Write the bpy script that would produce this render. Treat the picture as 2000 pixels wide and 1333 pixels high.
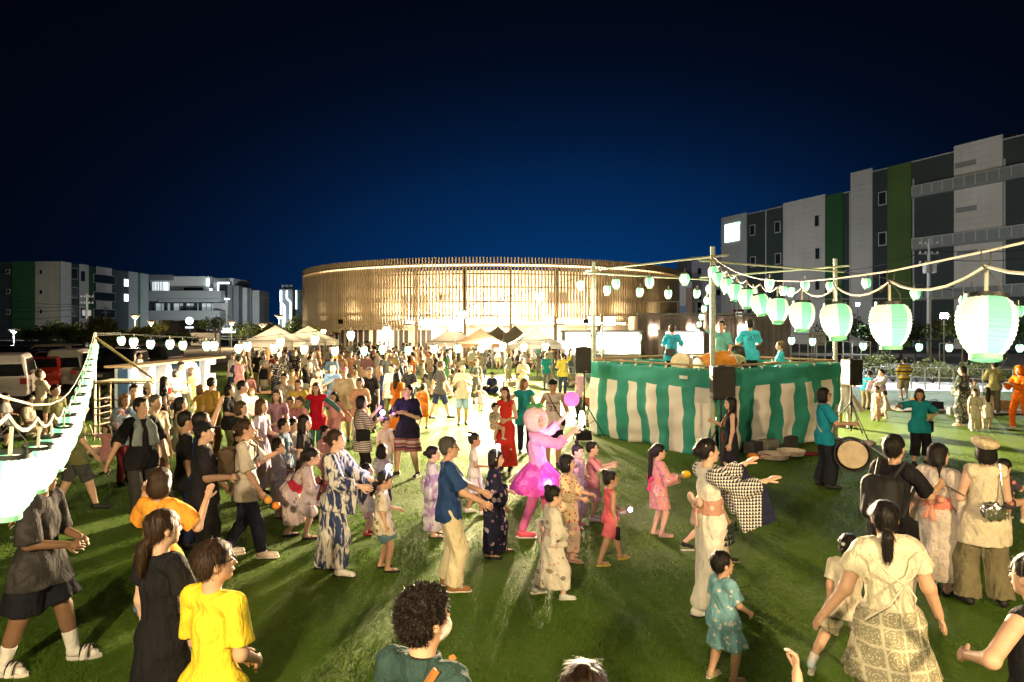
import bpy, math, random
import numpy as np
from mathutils import Vector, Matrix
R = math.radians
sc = bpy.context.scene
for _o in list(bpy.data.objects):
    bpy.data.objects.remove(_o)
C = sc.collection

# ---------------------------------------------------------------- camera, sky, exposure
CAM_H, FPX, HOR = 2.75, 1300.0, 640.0          # eye height (m), focal length and horizon in photo pixels
cam_d = bpy.data.cameras.new('camera')
cam_d.sensor_width = 36.0
cam_d.lens = 36.0 * FPX / 2000.0
cam_d.shift_y = (HOR - 666.5) / 2000.0
cam_d.clip_start = 0.1
cam_d.clip_end = 3000
cam = bpy.data.objects.new('camera', cam_d)
cam.location = (0, 0, CAM_H)
cam.rotation_euler = (R(90), 0, 0)
C.objects.link(cam)
sc.camera = cam

world = bpy.data.worlds.new('World')
sc.world = world
world.use_nodes = True
wn, wl = world.node_tree.nodes, world.node_tree.links
wn.clear()
w_out = wn.new('ShaderNodeOutputWorld')
w_bg = wn.new('ShaderNodeBackground')
w_tc = wn.new('ShaderNodeTexCoord')
w_dot = wn.new('ShaderNodeVectorMath'); w_dot.operation = 'DOT_PRODUCT'
w_nrm = wn.new('ShaderNodeVectorMath'); w_nrm.operation = 'NORMALIZE'
w_ramp = wn.new('ShaderNodeValToRGB')
# after-dusk glow: brightest low over the skyline ahead, falling off evenly in every direction away from it
w_dot.inputs[1].default_value = Vector((0.05, 1.0, 0.02)).normalized()
w_sq = wn.new('ShaderNodeVectorMath'); w_sq.operation = 'MULTIPLY'; w_sq.inputs[1].default_value = (.5, 1, 1)
wl.new(w_tc.outputs['Generated'], w_sq.inputs[0]); wl.new(w_sq.outputs[0], w_nrm.inputs[0])
wl.new(w_nrm.outputs[0], w_dot.inputs[0])
wl.new(w_dot.outputs['Value'], w_ramp.inputs[0])
cr = w_ramp.color_ramp
cr.interpolation = 'B_SPLINE'
cr.elements[0].position = 0.0; cr.elements[0].color = (0.0006, 0.0011, 0.0028, 1)
cr.elements[1].position = 1.0; cr.elements[1].color = (0.0012, 0.038, 0.150, 1)
for p, c in ((0.80, (0.0006, 0.0013, 0.0034)), (0.90, (0.0006, 0.0019, 0.0062)), (0.94, (0.0006, 0.0033, 0.0120)),
             (0.968, (0.0008, 0.0082, 0.034)), (0.99, (0.0010, 0.023, 0.098))):
    e = cr.elements.new(p); e.color = c + (1,)
wl.new(w_ramp.outputs[0], w_bg.inputs[0])
w_bg.inputs[1].default_value = 1.0
wl.new(w_bg.outputs[0], w_out.inputs[0])

sc.view_settings.view_transform = 'Standard'
sc.view_settings.look = 'None'
sc.view_settings.exposure = 0.0
sc.view_settings.gamma = 1.0
sc.view_settings.use_curve_mapping = False
sc.cycles.use_denoising = True
sc.cycles.max_bounces = 5
sc.cycles.diffuse_bounces = 2
sc.cycles.glossy_bounces = 2
sc.cycles.transmission_bounces = 3
sc.cycles.transparent_max_bounces = 6
sc.cycles.sample_clamp_indirect = 4.0
sc.cycles.caustics_reflective = False
sc.cycles.caustics_refractive = False

rng = np.random.default_rng(7)
random.seed(7)

def G(px, py):
    """ground point seen at a photo pixel"""
    y = FPX * CAM_H / (py - HOR)
    return ((px - 1000) / FPX * y, y)
def W(px, py, y):
    return Vector(((px - 1000) / FPX * y, y, CAM_H - (py - HOR) / FPX * y))

# ---------------------------------------------------------------- materials
class NT:
    """small shader-node writer"""
    def __init__(s, name):
        s.m = bpy.data.materials.new(name); s.m.use_nodes = True
        s.n = s.m.node_tree.nodes; s.l = s.m.node_tree.links
        s.b = s.n['Principled BSDF']
        s.tc = None
    def put(s, v, sock):
        if hasattr(v, 'links') or isinstance(v, bpy.types.NodeSocket): s.l.new(v, sock)
        else: sock.default_value = v
    def co(s, kind='Object'):
        if s.tc is None: s.tc = s.n.new('ShaderNodeTexCoord')
        return s.tc.outputs[kind]
    def math(s, op, a, b=0.0, c=None):
        n = s.n.new('ShaderNodeMath'); n.operation = op
        s.put(a, n.inputs[0]); s.put(b, n.inputs[1])
        if c is not None: s.put(c, n.inputs[2])
        return n.outputs[0]
    def mapv(s, v, scale=(1, 1, 1), loc=(0, 0, 0), rot=(0, 0, 0)):
        n = s.n.new('ShaderNodeMapping'); s.l.new(v, n.inputs[0])
        n.inputs['Scale'].default_value = scale; n.inputs['Location'].default_value = loc; n.inputs['Rotation'].default_value = rot
        return n.outputs[0]
    def noise(s, v, scale, detail=3, rough=.55, dist=0.0):
        n = s.n.new('ShaderNodeTexNoise'); s.l.new(v, n.inputs['Vector'])
        n.inputs['Scale'].default_value = scale; n.inputs['Detail'].default_value = detail
        n.inputs['Roughness'].default_value = rough; n.inputs['Distortion'].default_value = dist
        return n.outputs[0]
    def voro(s, v, scale, out='Distance', rnd=1.0):
        n = s.n.new('ShaderNodeTexVoronoi'); s.l.new(v, n.inputs['Vector'])
        n.inputs['Scale'].default_value = scale; n.inputs['Randomness'].default_value = rnd
        return n.outputs[out]
    def ramp(s, f, stops):
        n = s.n.new('ShaderNodeValToRGB'); s.l.new(f, n.inputs[0])
        r = n.color_ramp
        while len(r.elements) < len(stops): r.elements.new(.5)
        for e, (p, c) in zip(r.elements, stops):
            e.position = p; e.color = (c if len(c) == 4 else tuple(c) + (1,))
        return n.outputs[0]
    def mix(s, f, a, b, mode='MIX'):
        n = s.n.new('ShaderNodeMix'); n.data_type = 'RGBA'; n.blend_type = mode
        s.put(f, n.inputs[0])
        for v, i in ((a, 6), (b, 7)):
            if isinstance(v, (tuple, list)): n.inputs[i].default_value = tuple(v)[:3] + (1,)
            else: s.l.new(v, n.inputs[i])
        return n.outputs[2]
    def sep(s, v):
        n = s.n.new('ShaderNodeSeparateXYZ'); s.l.new(v, n.inputs[0]); return n.outputs
    def bump(s, h, strength=.3, dist=.01):
        n = s.n.new('ShaderNodeBump'); s.l.new(h, n.inputs['Height'])
        n.inputs['Strength'].default_value = strength; n.inputs['Distance'].default_value = dist
        s.l.new(n.outputs[0], s.b.inputs['Normal'])
    def base(s, c):
        if isinstance(c, (tuple, list)): s.b.inputs['Base Color'].default_value = tuple(c)[:3] + (1,)
        else: s.l.new(c, s.b.inputs['Base Color'])
    def set(s, rough=.8, metal=0.0, spec=.3):
        s.b.inputs['Roughness'].default_value = rough; s.b.inputs['Metallic'].default_value = metal
        s.b.inputs['Specular IOR Level'].default_value = spec

_mats = {}
def mat(name, col, rough=.8, metal=0., spec=.3, var=.18, vs=6., bump=0., bs=60.):
    """plain surface: base colour with soft uneven tone, fine relief"""
    key = (name,)
    if key in _mats: return _mats[key]
    t = NT(name); t.set(rough, metal, spec)
    n = t.noise(t.co(), vs, 4)
    lo = tuple(c * (1 - var) for c in col); hi = tuple(min(1, c * (1 + var)) for c in col)
    t.base(t.ramp(n, ((.3, lo), (.7, hi))))
    if bump: t.bump(t.noise(t.co(), bs, 3), bump, .005)
    _mats[key] = t.m
    return t.m
def glow(name, col, strength, light=True):
    key = ('glow', name)
    if key in _mats: return _mats[key]
    t = NT(name); t.base((.8, .8, .8)); t.set(.6)
    t.b.inputs['Emission Color'].default_value = tuple(col) + (1,)
    t.b.inputs['Emission Strength'].default_value = strength
    if not light:
        try: t.m.cycles.emission_sampling = 'NONE'
        except Exception: pass
    _mats[key] = t.m
    return t.m

def cloth(col, pat=None, c2=None, c3=None, s=1.0, rough=.85):
    """woven cloth with optional print"""
    key = ('cloth', tuple(col), pat, c2, c3, s)
    if key in _mats: return _mats[key]
    t = NT('cloth_' + (pat or 'plain')); t.set(rough, 0, .08)
    v = t.co()
    c = tuple(col)
    n1 = t.noise(v, 9, 3)
    base = t.ramp(n1, ((.3, tuple(x * .86 for x in c)), (.7, tuple(min(1, x * 1.08) for x in c))))
    out = base
    if pat == 'flor':
        f = t.math('LESS_THAN', t.math('ADD', t.voro(v, 13 * s), t.math('MULTIPLY', t.noise(v, 40 * s), .35)), .46)
        out = t.mix(f, base, c2)
        if c3:
            g = t.math('LESS_THAN', t.math('ADD', t.voro(t.mapv(v, loc=(.37, .21, .53)), 17 * s), t.math('MULTIPLY', t.noise(v, 50 * s), .3)), .36)
            out = t.mix(g, out, c3)
    elif pat == 'dots':
        out = t.mix(t.math('LESS_THAN', t.voro(v, 22 * s, rnd=.7), .30), base, c2)
    elif pat == 'hstripe':
        z = t.sep(v)[2]
        f = t.math('GREATER_THAN', t.math('SINE', t.math('MULTIPLY', z, 6.283 * s)), .1)
        out = t.mix(f, base, c2)
        if c3:
            g = t.math('GREATER_THAN', t.math('SINE', t.math('MULTIPLY_ADD', z, 6.283 * s * .5, 1.1)), .8)
            out = t.mix(g, out, c3)
    elif pat == 'vstripe':
        x = t.sep(v)[0]
        out = t.mix(t.math('GREATER_THAN', t.math('SINE', t.math('MULTIPLY', x, 6.283 * s)), .2), base, c2)
    elif pat == 'ikat':
        n = t.noise(t.mapv(v, (11, 11, 3.2)), 1.6 * s, 3, .6, .6)
        out = t.mix(t.ramp(n, ((.46, (0, 0, 0)), (.54, (1, 1, 1)))), base, c2)
    elif pat == 'uroko':           # rows of small triangles
        x, y, z = t.sep(v)
        u = t.math('FRACT', t.math('MULTIPLY', t.math('ADD', x, y), 15 * s))
        w = t.math('FRACT', t.math('MULTIPLY', z, 15 * s))
        a = t.math('ABSOLUTE', t.math('MULTIPLY_ADD', u, 2, -1))
        f = t.math('LESS_THAN', a, t.math('SUBTRACT', 1, w))
        out = t.mix(f, base, c2)
    elif pat == 'fadeuroko':       # dark towards the cuff, triangles, then white
        x, y, z = t.sep(v)
        u = t.math('FRACT', t.math('MULTIPLY', t.math('ADD', x, y), 17 * s))
        w = t.math('FRACT', t.math('MULTIPLY', z, 17 * s))
        a = t.math('ABSOLUTE', t.math('MULTIPLY_ADD', u, 2, -1))
        f = t.math('LESS_THAN', a, t.math('SUBTRACT', 1.05, w))
        out = t.mix(f, base, c2)
        out = t.mix(t.math('GREATER_THAN', y, c3[0]), out, c2)
    elif pat == 'lace':
        x, y, z = t.sep(v)
        u = t.math('FRACT', t.math('MULTIPLY', x, 8.5)); w = t.math('FRACT', t.math('MULTIPLY', z, 8.5))
        du = t.math('ABSOLUTE', t.math('SUBTRACT', u, .5)); dw = t.math('ABSOLUTE', t.math('SUBTRACT', w, .5))
        r = t.math('POWER', t.math('ADD', t.math('MULTIPLY', du, du), t.math('MULTIPLY', dw, dw)), .5)
        ring = t.math('GREATER_THAN', t.math('SINE', t.math('MULTIPLY', r, 52)), .15)
        edge = t.math('GREATER_THAN', t.math('MAXIMUM', du, dw), .44)
        hole = t.math('LESS_THAN', t.noise(v, 70, 1), .52)
        d = t.math('MULTIPLY', t.math('MAXIMUM', ring, hole), t.math('SUBTRACT', 1, edge))
        low = t.math('LESS_THAN', z, c3[0])
        out = t.mix(t.math('MULTIPLY', t.math('MULTIPLY', d, low), .75), base, c2)
    elif pat == 'check':
        x, y, z = t.sep(v)
        a = t.math('GREATER_THAN', t.math('SINE', t.math('MULTIPLY', x, 40 * s)), 0)
        b = t.math('GREATER_THAN', t.math('SINE', t.math('MULTIPLY', z, 40 * s)), 0)
        out = t.mix(t.math('MULTIPLY', t.math('ADD', a, b), .5), base, c2)
    elif pat == 'blotch':
        n = t.noise(v, 7 * s, 3, .6, .3)
        out = t.mix(t.ramp(n, ((.5, (0, 0, 0)), (.56, (1, 1, 1)))), base, c2)
    elif pat == 'tie':
        n = t.voro(v, 9 * s, 'Distance')
        out = t.mix(t.ramp(n, ((.25, (0, 0, 0)), (.4, (1, 1, 1)), (.5, (0, 0, 0)))), base, c2)
    t.base(out)
    t.bump(t.math('ADD', t.noise(t.mapv(v, (1, 1, .45)), 30, 3, .6), t.math('MULTIPLY', t.noise(t.mapv(v, (1, 1, .55)), 8, 3, .55, .8), 2.2)), .6, .028)
    _mats[key] = t.m
    return t.m
def skin(tone):
    key = ('skin', tone)
    if key in _mats: return _mats[key]
    t = NT('skin'); t.set(.5, 0, .35)
    c = {'fair': (.60, .38, .27), 'mid': (.52, .31, .205), 'tan': (.42, .235, .145), 'dark': (.20, .11, .062)}[tone]
    n = t.noise(t.co(), 14, 3)
    t.base(t.ramp(n, ((.3, tuple(x * .9 for x in c)), (.7, tuple(x * 1.06 for x in c)))))
    t.bump(t.noise(t.co(), 90, 2), .12, .003)
    _mats[key] = t.m
    return t.m
def hairm(col):
    key = ('hair', tuple(col))
    if key in _mats: return _mats[key]
    t = NT('hair'); t.set(.5, 0, .25)
    v = t.co()
    n = t.noise(t.mapv(v, (1, 1, .18)), 95, 3, .65)
    t.base(t.ramp(n, ((.3, tuple(x * .55 for x in col)), (.72, tuple(x * 1.5 for x in col)))))
    t.bump(n, .6, .012)
    _mats[key] = t.m
    return t.m

# ---------------------------------------------------------------- objects and meshes
def tag(o, label=None, cat=None, group=None, kind=None):
    if label: o['label'] = label
    if cat: o['category'] = cat
    if group: o['group'] = group
    if kind: o['kind'] = kind
    return o
def link(name, data, parent=None, m=None):
    o = bpy.data.objects.new(name, data)
    C.objects.link(o)
    if parent is not None: o.parent = parent
    if m is not None and data is not None: data.materials.append(m)
    return o
def empty(name, loc, rz=0):
    o = bpy.data.objects.new(name, None); C.objects.link(o)
    o.empty_display_size = .2
    o.location = loc; o.rotation_euler = (0, 0, rz)
    return o
def raw_mesh(name, V, F, smooth=True):
    """F: (n,k) array of equal-sized faces"""
    me = bpy.data.meshes.new(name)
    V = np.asarray(V, dtype=np.float32); F = np.asarray(F, dtype=np.int32)
    k = F.shape[1]
    me.vertices.add(len(V)); me.vertices.foreach_set('co', V.ravel())
    me.loops.add(F.size); me.loops.foreach_set('vertex_index', F.ravel())
    me.polygons.add(len(F)); me.polygons.foreach_set('loop_start', np.arange(0, F.size, k, dtype=np.int32))
    if smooth: me.polygons.foreach_set('use_smooth', np.ones(len(F), dtype=bool))
    me.update(calc_edges=True)
    return me
def frame(d):
    d = Vector(d).normalized()
    a = Vector((0, 0, 1)) if abs(d.z) < .9 else Vector((1, 0, 0))
    u = d.cross(a).normalized(); w = d.cross(u).normalized()
    return d, u, w
class MB:
    def __init__(s): s.v = []; s.f = []
    def add(s, vs, fs):
        b = len(s.v); s.v += [tuple(x) for x in vs]; s.f += [tuple(i + b for i in f) for f in fs]
    def box(s, c, d, rz=0, rx=0, ry=0):
        M = Matrix.Rotation(rz, 3, 'Z') @ Matrix.Rotation(ry, 3, 'Y') @ Matrix.Rotation(rx, 3, 'X')
        h = [x / 2 for x in d]
        vs = [Vector(c) + M @ Vector((sx * h[0], sy * h[1], sz * h[2])) for sz in (-1, 1) for sy in (-1, 1) for sx in (-1, 1)]
        s.add(vs, [(0, 2, 3, 1), (4, 5, 7, 6), (0, 1, 5, 4), (2, 6, 7, 3), (0, 4, 6, 2), (1, 3, 7, 5)])
        return s
    def tube(s, a, b, r, r2=None, n=8, cap=True):
        a, b = Vector(a), Vector(b); r2 = r if r2 is None else r2
        if (b - a).length < 1e-6: return s
        d, u, w = frame(b - a)
        vs = []
        for p, q in ((a, r), (b, r2)):
            for i in range(n):
                t = 2 * math.pi * i / n
                vs.append(p + u * (math.cos(t) * q) + w * (math.sin(t) * q))
        fs = [(i, i + n, (i + 1) % n + n, (i + 1) % n) for i in range(n)]
        if cap: fs += [tuple(range(n)), tuple(range(2 * n - 1, n - 1, -1))]
        s.add(vs, fs); return s
    def path(s, pts, r, n=6):
        pts = [Vector(p) for p in pts]
        vs = []
        for i, p in enumerate(pts):
            d = pts[min(i + 1, len(pts) - 1)] - pts[max(i - 1, 0)]
            _, u, w = frame(d)
            q = r[i] if isinstance(r, (list, tuple)) else r
            for k in range(n):
                t = 2 * math.pi * k / n
                vs.append(p + u * (math.cos(t) * q) + w * (math.sin(t) * q))
        fs = []
        for i in range(len(pts) - 1):
            for k in range(n):
                fs.append((i * n + k, i * n + n + k, i * n + n + (k + 1) % n, i * n + (k + 1) % n))
        fs += [tuple(range(n)), tuple(range(len(vs) - 1, len(vs) - 1 - n, -1))]
        s.add(vs, fs); return s
    def lathe(s, prof, n=16, c=(0, 0, 0), M=None, caps=True):
        vs = []
        for r, z in prof:
            for i in range(n):
                t = 2 * math.pi * i / n
                p = Vector((math.cos(t) * r, math.sin(t) * r, z))
                vs.append((M @ p if M else p) + Vector(c))
        fs = []
        for j in range(len(prof) - 1):
            for i in range(n):
                fs.append((j * n + i, j * n + (i + 1) % n, (j + 1) * n + (i + 1) % n, (j + 1) * n + i))
        if caps: fs += [tuple(range(n - 1, -1, -1)), tuple(range(len(vs) - n, len(vs)))]
        s.add(vs, fs); return s
    def prism(s, poly, a, b, ax='y'):
        """polygon in the plane across axis ax, extruded from a to b"""
        n = len(poly)
        def P(q, t):
            return {'y': (q[0], t, q[1]), 'x': (t, q[0], q[1]), 'z': (q[0], q[1], t)}[ax]
        s.add([P(q, a) for q in poly] + [P(q, b) for q in poly],
              [(i, (i + 1) % n, (i + 1) % n + n, i + n) for i in range(n)] + [tuple(range(n - 1, -1, -1)), tuple(range(n, 2 * n))])
        return s
    def quad(s, a, b, c, d): s.add([a, b, c, d], [(0, 1, 2, 3)]); return s
    def ico(s, c, r, n=8, m=6):
        c = Vector(c); r = (r, r, r) if not hasattr(r, '__len__') else r
        prof = []
        vs = [c + Vector((0, 0, -r[2]))]
        for j in range(1, m):
            p = -math.pi / 2 + math.pi * j / m
            for i in range(n):
                t = 2 * math.pi * i / n
                vs.append(c + Vector((math.cos(t) * math.cos(p) * r[0], math.sin(t) * math.cos(p) * r[1], math.sin(p) * r[2])))
        vs.append(c + Vector((0, 0, r[2])))
        fs = [(0, 1 + (i + 1) % n, 1 + i) for i in range(n)]
        for j in range(m - 2):
            b = 1 + j * n
            fs += [(b + i, b + (i + 1) % n, b + n + (i + 1) % n, b + n + i) for i in range(n)]
        b = 1 + (m - 2) * n
        fs += [(b + i, b + (i + 1) % n, len(vs) - 1) for i in range(n)]
        s.add(vs, fs); return s
    def mesh(s, name, smooth=False):
        me = bpy.data.meshes.new(name)
        me.from_pydata(s.v, [], s.f); me.update()
        if smooth:
            me.polygons.foreach_set('use_smooth', np.ones(len(me.polygons), dtype=bool))
            try: me.set_sharp_from_angle(angle=R(40))
            except Exception: pass
        return me
    def build(s, name, m, parent=None, smooth=False):
        return link(name, s.mesh(name, smooth), parent, m)
def bevel(o, w=.01, n=2):
    b = o.modifiers.new('bevel', 'BEVEL'); b.width = w; b.segments = n; b.limit_method = 'ANGLE'
    return o
def text(name, s, size, m, parent, loc, rot, depth=.002, align='CENTER'):
    cu = bpy.data.curves.new(name, 'FONT'); cu.body = s; cu.size = size; cu.extrude = depth
    cu.offset = .012*size if name == 'letter' else 0; cu.align_x = align; cu.align_y = 'CENTER'; cu.resolution_u = 3
    t = bpy.data.objects.new('t', cu); C.objects.link(t); bpy.context.view_layer.update()
    me = bpy.data.meshes.new_from_object(t); bpy.data.objects.remove(t); bpy.data.curves.remove(cu)
    me.materials.clear()
    o = link(name, me, parent, m)
    o.location = loc; o.rotation_euler = rot
    return o
def kids(o): return list(o.children)
def copy_tree(o, parent=None):
    c = o.copy(); C.objects.link(c)
    if parent is not None: c.parent = parent
    for ch in kids(o): copy_tree(ch, c)
    return c
# ================================================================ ground
def sheet(name, poly, z, m, div=None):
    mb = MB(); mb.add([(x, y, z) for x, y in poly], [tuple(range(len(poly)))])
    return tag(mb.build(name, m), kind='structure')
def grass_mat():
    t = NT('turf'); t.set(.8, 0, .12)
    v = t.co()
    a = t.noise(v, .35, 4, .6); b = t.noise(v, 9, 4, .65); c = t.noise(v, 70, 3, .7)
    col = t.ramp(t.math('ADD', t.math('MULTIPLY', a, .55), t.math('MULTIPLY', b, .45)), ((.34, (.050, .118, .012)), (.5, (.080, .160, .018)), (.66, (.125, .180, .026))))
    col = t.mix(.45, col, t.ramp(c, ((.35, (.032, .070, .007)), (.65, (.135, .20, .034)))))
    t.base(col)
    t.bump(t.math('ADD', c, t.math('MULTIPLY', b, 1.5)), .8, .03)
    return t.m
def blade_mat():
    t = NT('grass_blade'); t.set(.7, 0, .12)
    v = t.co('Object')
    n = t.noise(v, .5, 4, .6); n2 = t.noise(v, 23, 2, .6)
    c = t.ramp(t.math('ADD', t.math('MULTIPLY', n, .5), t.math('MULTIPLY', n2, .5)), ((.33, (.048, .128, .012)), (.5, (.086, .180, .019)), (.68, (.14, .20, .030))))
    t.base(c)
    tr = t.n.new('ShaderNodeBsdfTranslucent'); t.l.new(c, tr.inputs[0])
    ms = t.n.new('ShaderNodeMixShader'); ms.inputs[0].default_value = .45
    t.l.new(t.b.outputs[0], ms.inputs[1]); t.l.new(tr.outputs[0], ms.inputs[2])
    t.l.new(ms.outputs[0], t.n['Material Output'].inputs[0])
    return t.m
def asphalt_mat():
    t = NT('asphalt'); t.set(.85, 0, .25); v = t.co()
    a = t.noise(v, .4, 4); b = t.noise(v, 60, 3, .7)
    t.base(t.mix(.4, t.ramp(a, ((.35, (.045, .043, .04)), (.65, (.085, .08, .072)))), t.ramp(b, ((.3, (.03, .03, .03)), (.7, (.11, .105, .10))))))
    t.bump(b, .4, .01); return t.m
ASPH = asphalt_mat()
sheet('ground', [(-600, -60), (600, -60), (600, 900), (-600, 900)], -.03, ASPH)
LAWN = [(-11.5, -14), (34, -14), (34, 26), (26, 27.5), (15.5, 29), (12.5, 50), (-21, 52), (-22, 31), (-12.5, 24)]
def inlawn(x, y): return -11 < x < 33 and y < 27
sheet('lawn', LAWN, 0.0, grass_mat())
CONC = mat('pale_concrete', (.36, .34, .31), .85, var=.12, vs=2, bump=.2, bs=40)
sheet('path', [(15.9, 29.2), (40, 26.0), (40, 31.5), (16.2, 34.2)], -.012, CONC)
sheet('plaza', [(-40, 52.4), (26, 50.4), (26, 120), (-40, 120)], -.016, mat('plaza_paving', (.30, .27, .23), .8, var=.1))
sheet('court', [(17, 35), (60, 31), (60, 70), (17, 70)], -.02, mat('court_floor', (.16, .15, .14), .7))
def grass_blades():
    n = 330000
    y = 2.3 * (14.5 / 2.3) ** rng.random(n)
    x = rng.uniform(-.9, .9, n) * (y + .6)
    k = (x > -11.2); x, y = x[k], y[k]; n = len(x)
    cl = .75 + .5*np.sin(x*1.7 + 2*np.sin(y*1.1))*np.sin(y*2.3 + x*.6)
    h = rng.uniform(.012, .034, n) * cl; w = .0016 + .00045*y
    a = rng.uniform(0, 6.283, n); lx, ly = rng.normal(0, .018, n) + .006, rng.normal(0, .018, n)
    P = np.zeros((n, 3, 3), np.float32)
    P[:, 0] = np.stack([x - np.cos(a)*w, y - np.sin(a)*w, np.zeros(n) - .001], 1)
    P[:, 1] = np.stack([x + np.cos(a)*w, y + np.sin(a)*w, np.zeros(n) - .001], 1)
    P[:, 2] = np.stack([x + lx, y + ly, np.maximum(h, .006)], 1)
    me = raw_mesh('grass', P.reshape(-1, 3), np.arange(3*n).reshape(-1, 3), False)
    tag(link('grass', me, None, blade_mat()), 'short cut green turf blades covering the lawn', 'grass', kind='stuff')
grass_blades()
# faint painted line on the turf by the stage
mb = MB()
for a, b in (((1690, 868), (1745, 905)), ((1745, 905), (1800, 925)), ((1800, 925), (1880, 950))):
    p, q = G(*a), G(*b); d = (Vector(q) - Vector(p)).normalized(); s_ = Vector((-d.y, d.x))*.03
    mb.quad((p[0]-s_.x, p[1]-s_.y, .02), (p[0]+s_.x, p[1]+s_.y, .02), (q[0]+s_.x, q[1]+s_.y, .02), (q[0]-s_.x, q[1]-s_.y, .02))
tag(mb.build('turf_line', mat('line_paint', (.55, .52, .42), .8)), kind='structure')

# ================================================================ the round louvred hall
WOODS = mat('slat_bronze', (.19, .15, .09), .55, .2, .4, var=.15, vs=.8)
BRONZE = mat('dark_bronze', (.075, .055, .035), .5, .3)
CREAM = mat('cream_wall', (.62, .53, .42), .8, var=.05, vs=.3)
LED = glow('led_warm', (1.0, .66, .30), 10)
GLASSD = mat('dim_glass', (.06, .055, .05), .12, 0, .6)
HC, HR = Vector((-2.4, 82.3, 0)), 22.3
hall = empty('round_hall', HC)
tag(hall, 'round festival hall wrapped in tall vertical bronze slats with glowing eave', 'hall')
def arc(a0, a1, r, z0, z1, n, nm, m, thick=.3, kind=None):
    mb = MB()
    for i in range(n):
        t0, t1 = a0 + (a1-a0)*i/n, a0 + (a1-a0)*(i+1)/n
        P = lambda t, rr, z: (math.sin(t)*rr, -math.cos(t)*rr, z)
        ring = [(P(t0, r, z0), P(t1, r, z0), P(t1, r, z1), P(t0, r, z1)), (P(t0, r-thick, z0), P(t0, r-thick, z1), P(t1, r-thick, z1), P(t1, r-thick, z0)),
                (P(t0, r, z1), P(t1, r, z1), P(t1, r-thick, z1), P(t0, r-thick, z1)), (P(t0, r, z0), P(t0, r-thick, z0), P(t1, r-thick, z0), P(t1, r, z0))]
        for q in ring: mb.quad(*q)
    return mb.build(nm, m, hall)
A_ = R(100)
arc(-math.pi, math.pi, HR - 2.4, 0, 8.1, 96, 'wall', CREAM)
arc(-math.pi, math.pi, HR + .05, 8.32, 8.44, 140, 'eave_light', LED, .12)
arc(-math.pi, math.pi, HR + .12, 8.45, 8.56, 140, 'eave_beam', BRONZE, 2.2)
for z in (7.55, 6.35, 5.05, 3.75):
    arc(-A_, A_, HR - .12, z, z + .12, 90, 'rail', BRONZE, .14)
hm = MB(); hm.lathe([(HR - 2.5, 8.12), (HR - 2.6, 8.2), (.5, 8.5)], 64); hm.build('roof', BRONZE, hall)
def hem(t):
    d = math.degrees(t)
    if d < -52: return 1.1
    if d < -36: return 1.7 + (d + 52)/16*.9
    if d < -20: return 2.6
    if d < 14: return 3.1 + .5*math.sin((d + 20)/34*3.14)
    return max(2.2, 3.7 - (d - 14)*.025)
sm_cache = {}
NS = 232
for i in range(NS):
    t = -R(93) + R(186)*i/(NS-1)
    z0 = round(hem(t)*4)/4
    if z0 not in sm_cache:
        mb = MB(); mb.box((0, 0, (z0 + 9.1)/2), (.11, .26, 9.1 - z0)); me = mb.mesh('slat'); me.materials.append(WOODS); sm_cache[z0] = me
    o = link('slat', sm_cache[z0], hall); o.location = (math.sin(t)*HR, -math.cos(t)*HR, 0); o.rotation_euler = (0, 0, t)
for d in (-64, -52, -40, -29, -17, -5, 6, 17, 29, 42):
    t = R(d); mb = MB(); mb.box((0, 0, 4.2), (.22, .3, 8.4)); o = mb.build('column', BRONZE, hall); o.location = (math.sin(t)*(HR-.4), -math.cos(t)*(HR-.4), 0); o.rotation_euler = (0, 0, t)
# openings in the inner wall: upper windows, ground floor glazing, doors
for d0, d1, z0, z1, lit in ((-25, -16, 3.7, 5.8, 0), (-13, -9.5, 5.3, 5.8, 0), (17, 23, 5.0, 6.1, 0), (-60, -50, 3.2, 5.0, 0), (-46, -38, 3.4, 6.2, 0), (33, 37, 4.2, 5.2, 0),
                            (-70, -58, .2, 2.6, 0), (-56, -46, .2, 2.6, 0), (-44, -36, .2, 2.6, 0), (-33, -29, .2, 2.5, 1), (-27, -22, .2, 2.5, 0), (-20, -15, .2, 2.5, 0), (-12, -9.5, .1, 2.6, 1), (-2, 3, .2, 2.4, 0)):
    f = arc(R(d0), R(d1), HR - 2.36, z0, z1, 6, 'window', glow('door_light', (1, .8, .5), 2.2) if lit else GLASSD, .05)
    mb = MB()
    for k in range(4):
        t = R(d0 + (d1-d0)*k/3); p = (math.sin(t)*(HR-2.32), -math.cos(t)*(HR-2.32), (z0+z1)/2); mb.box(p, (.09, .09, z1-z0+.1), t)
    mb.build('frame', mat('pale_frame', (.5, .45, .36), .5), f)
arc(-R(50), R(62), HR - 1.2, 2.75, 3.0, 60, 'canopy', CREAM, 1.1)
def lamp_area(name, loc, to, size, power, col, shape='DISK', spread=180, parent=None):
    ld = bpy.data.lights.new(name, 'AREA'); ld.shape = shape; ld.size = size; ld.energy = power; ld.color = col; ld.spread = R(spread)
    o = bpy.data.objects.new(name, ld); C.objects.link(o)
    o.location = loc; o.rotation_euler = (Vector(to) - Vector(loc)).to_track_quat('-Z', 'Y').to_euler()
    return o
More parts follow.
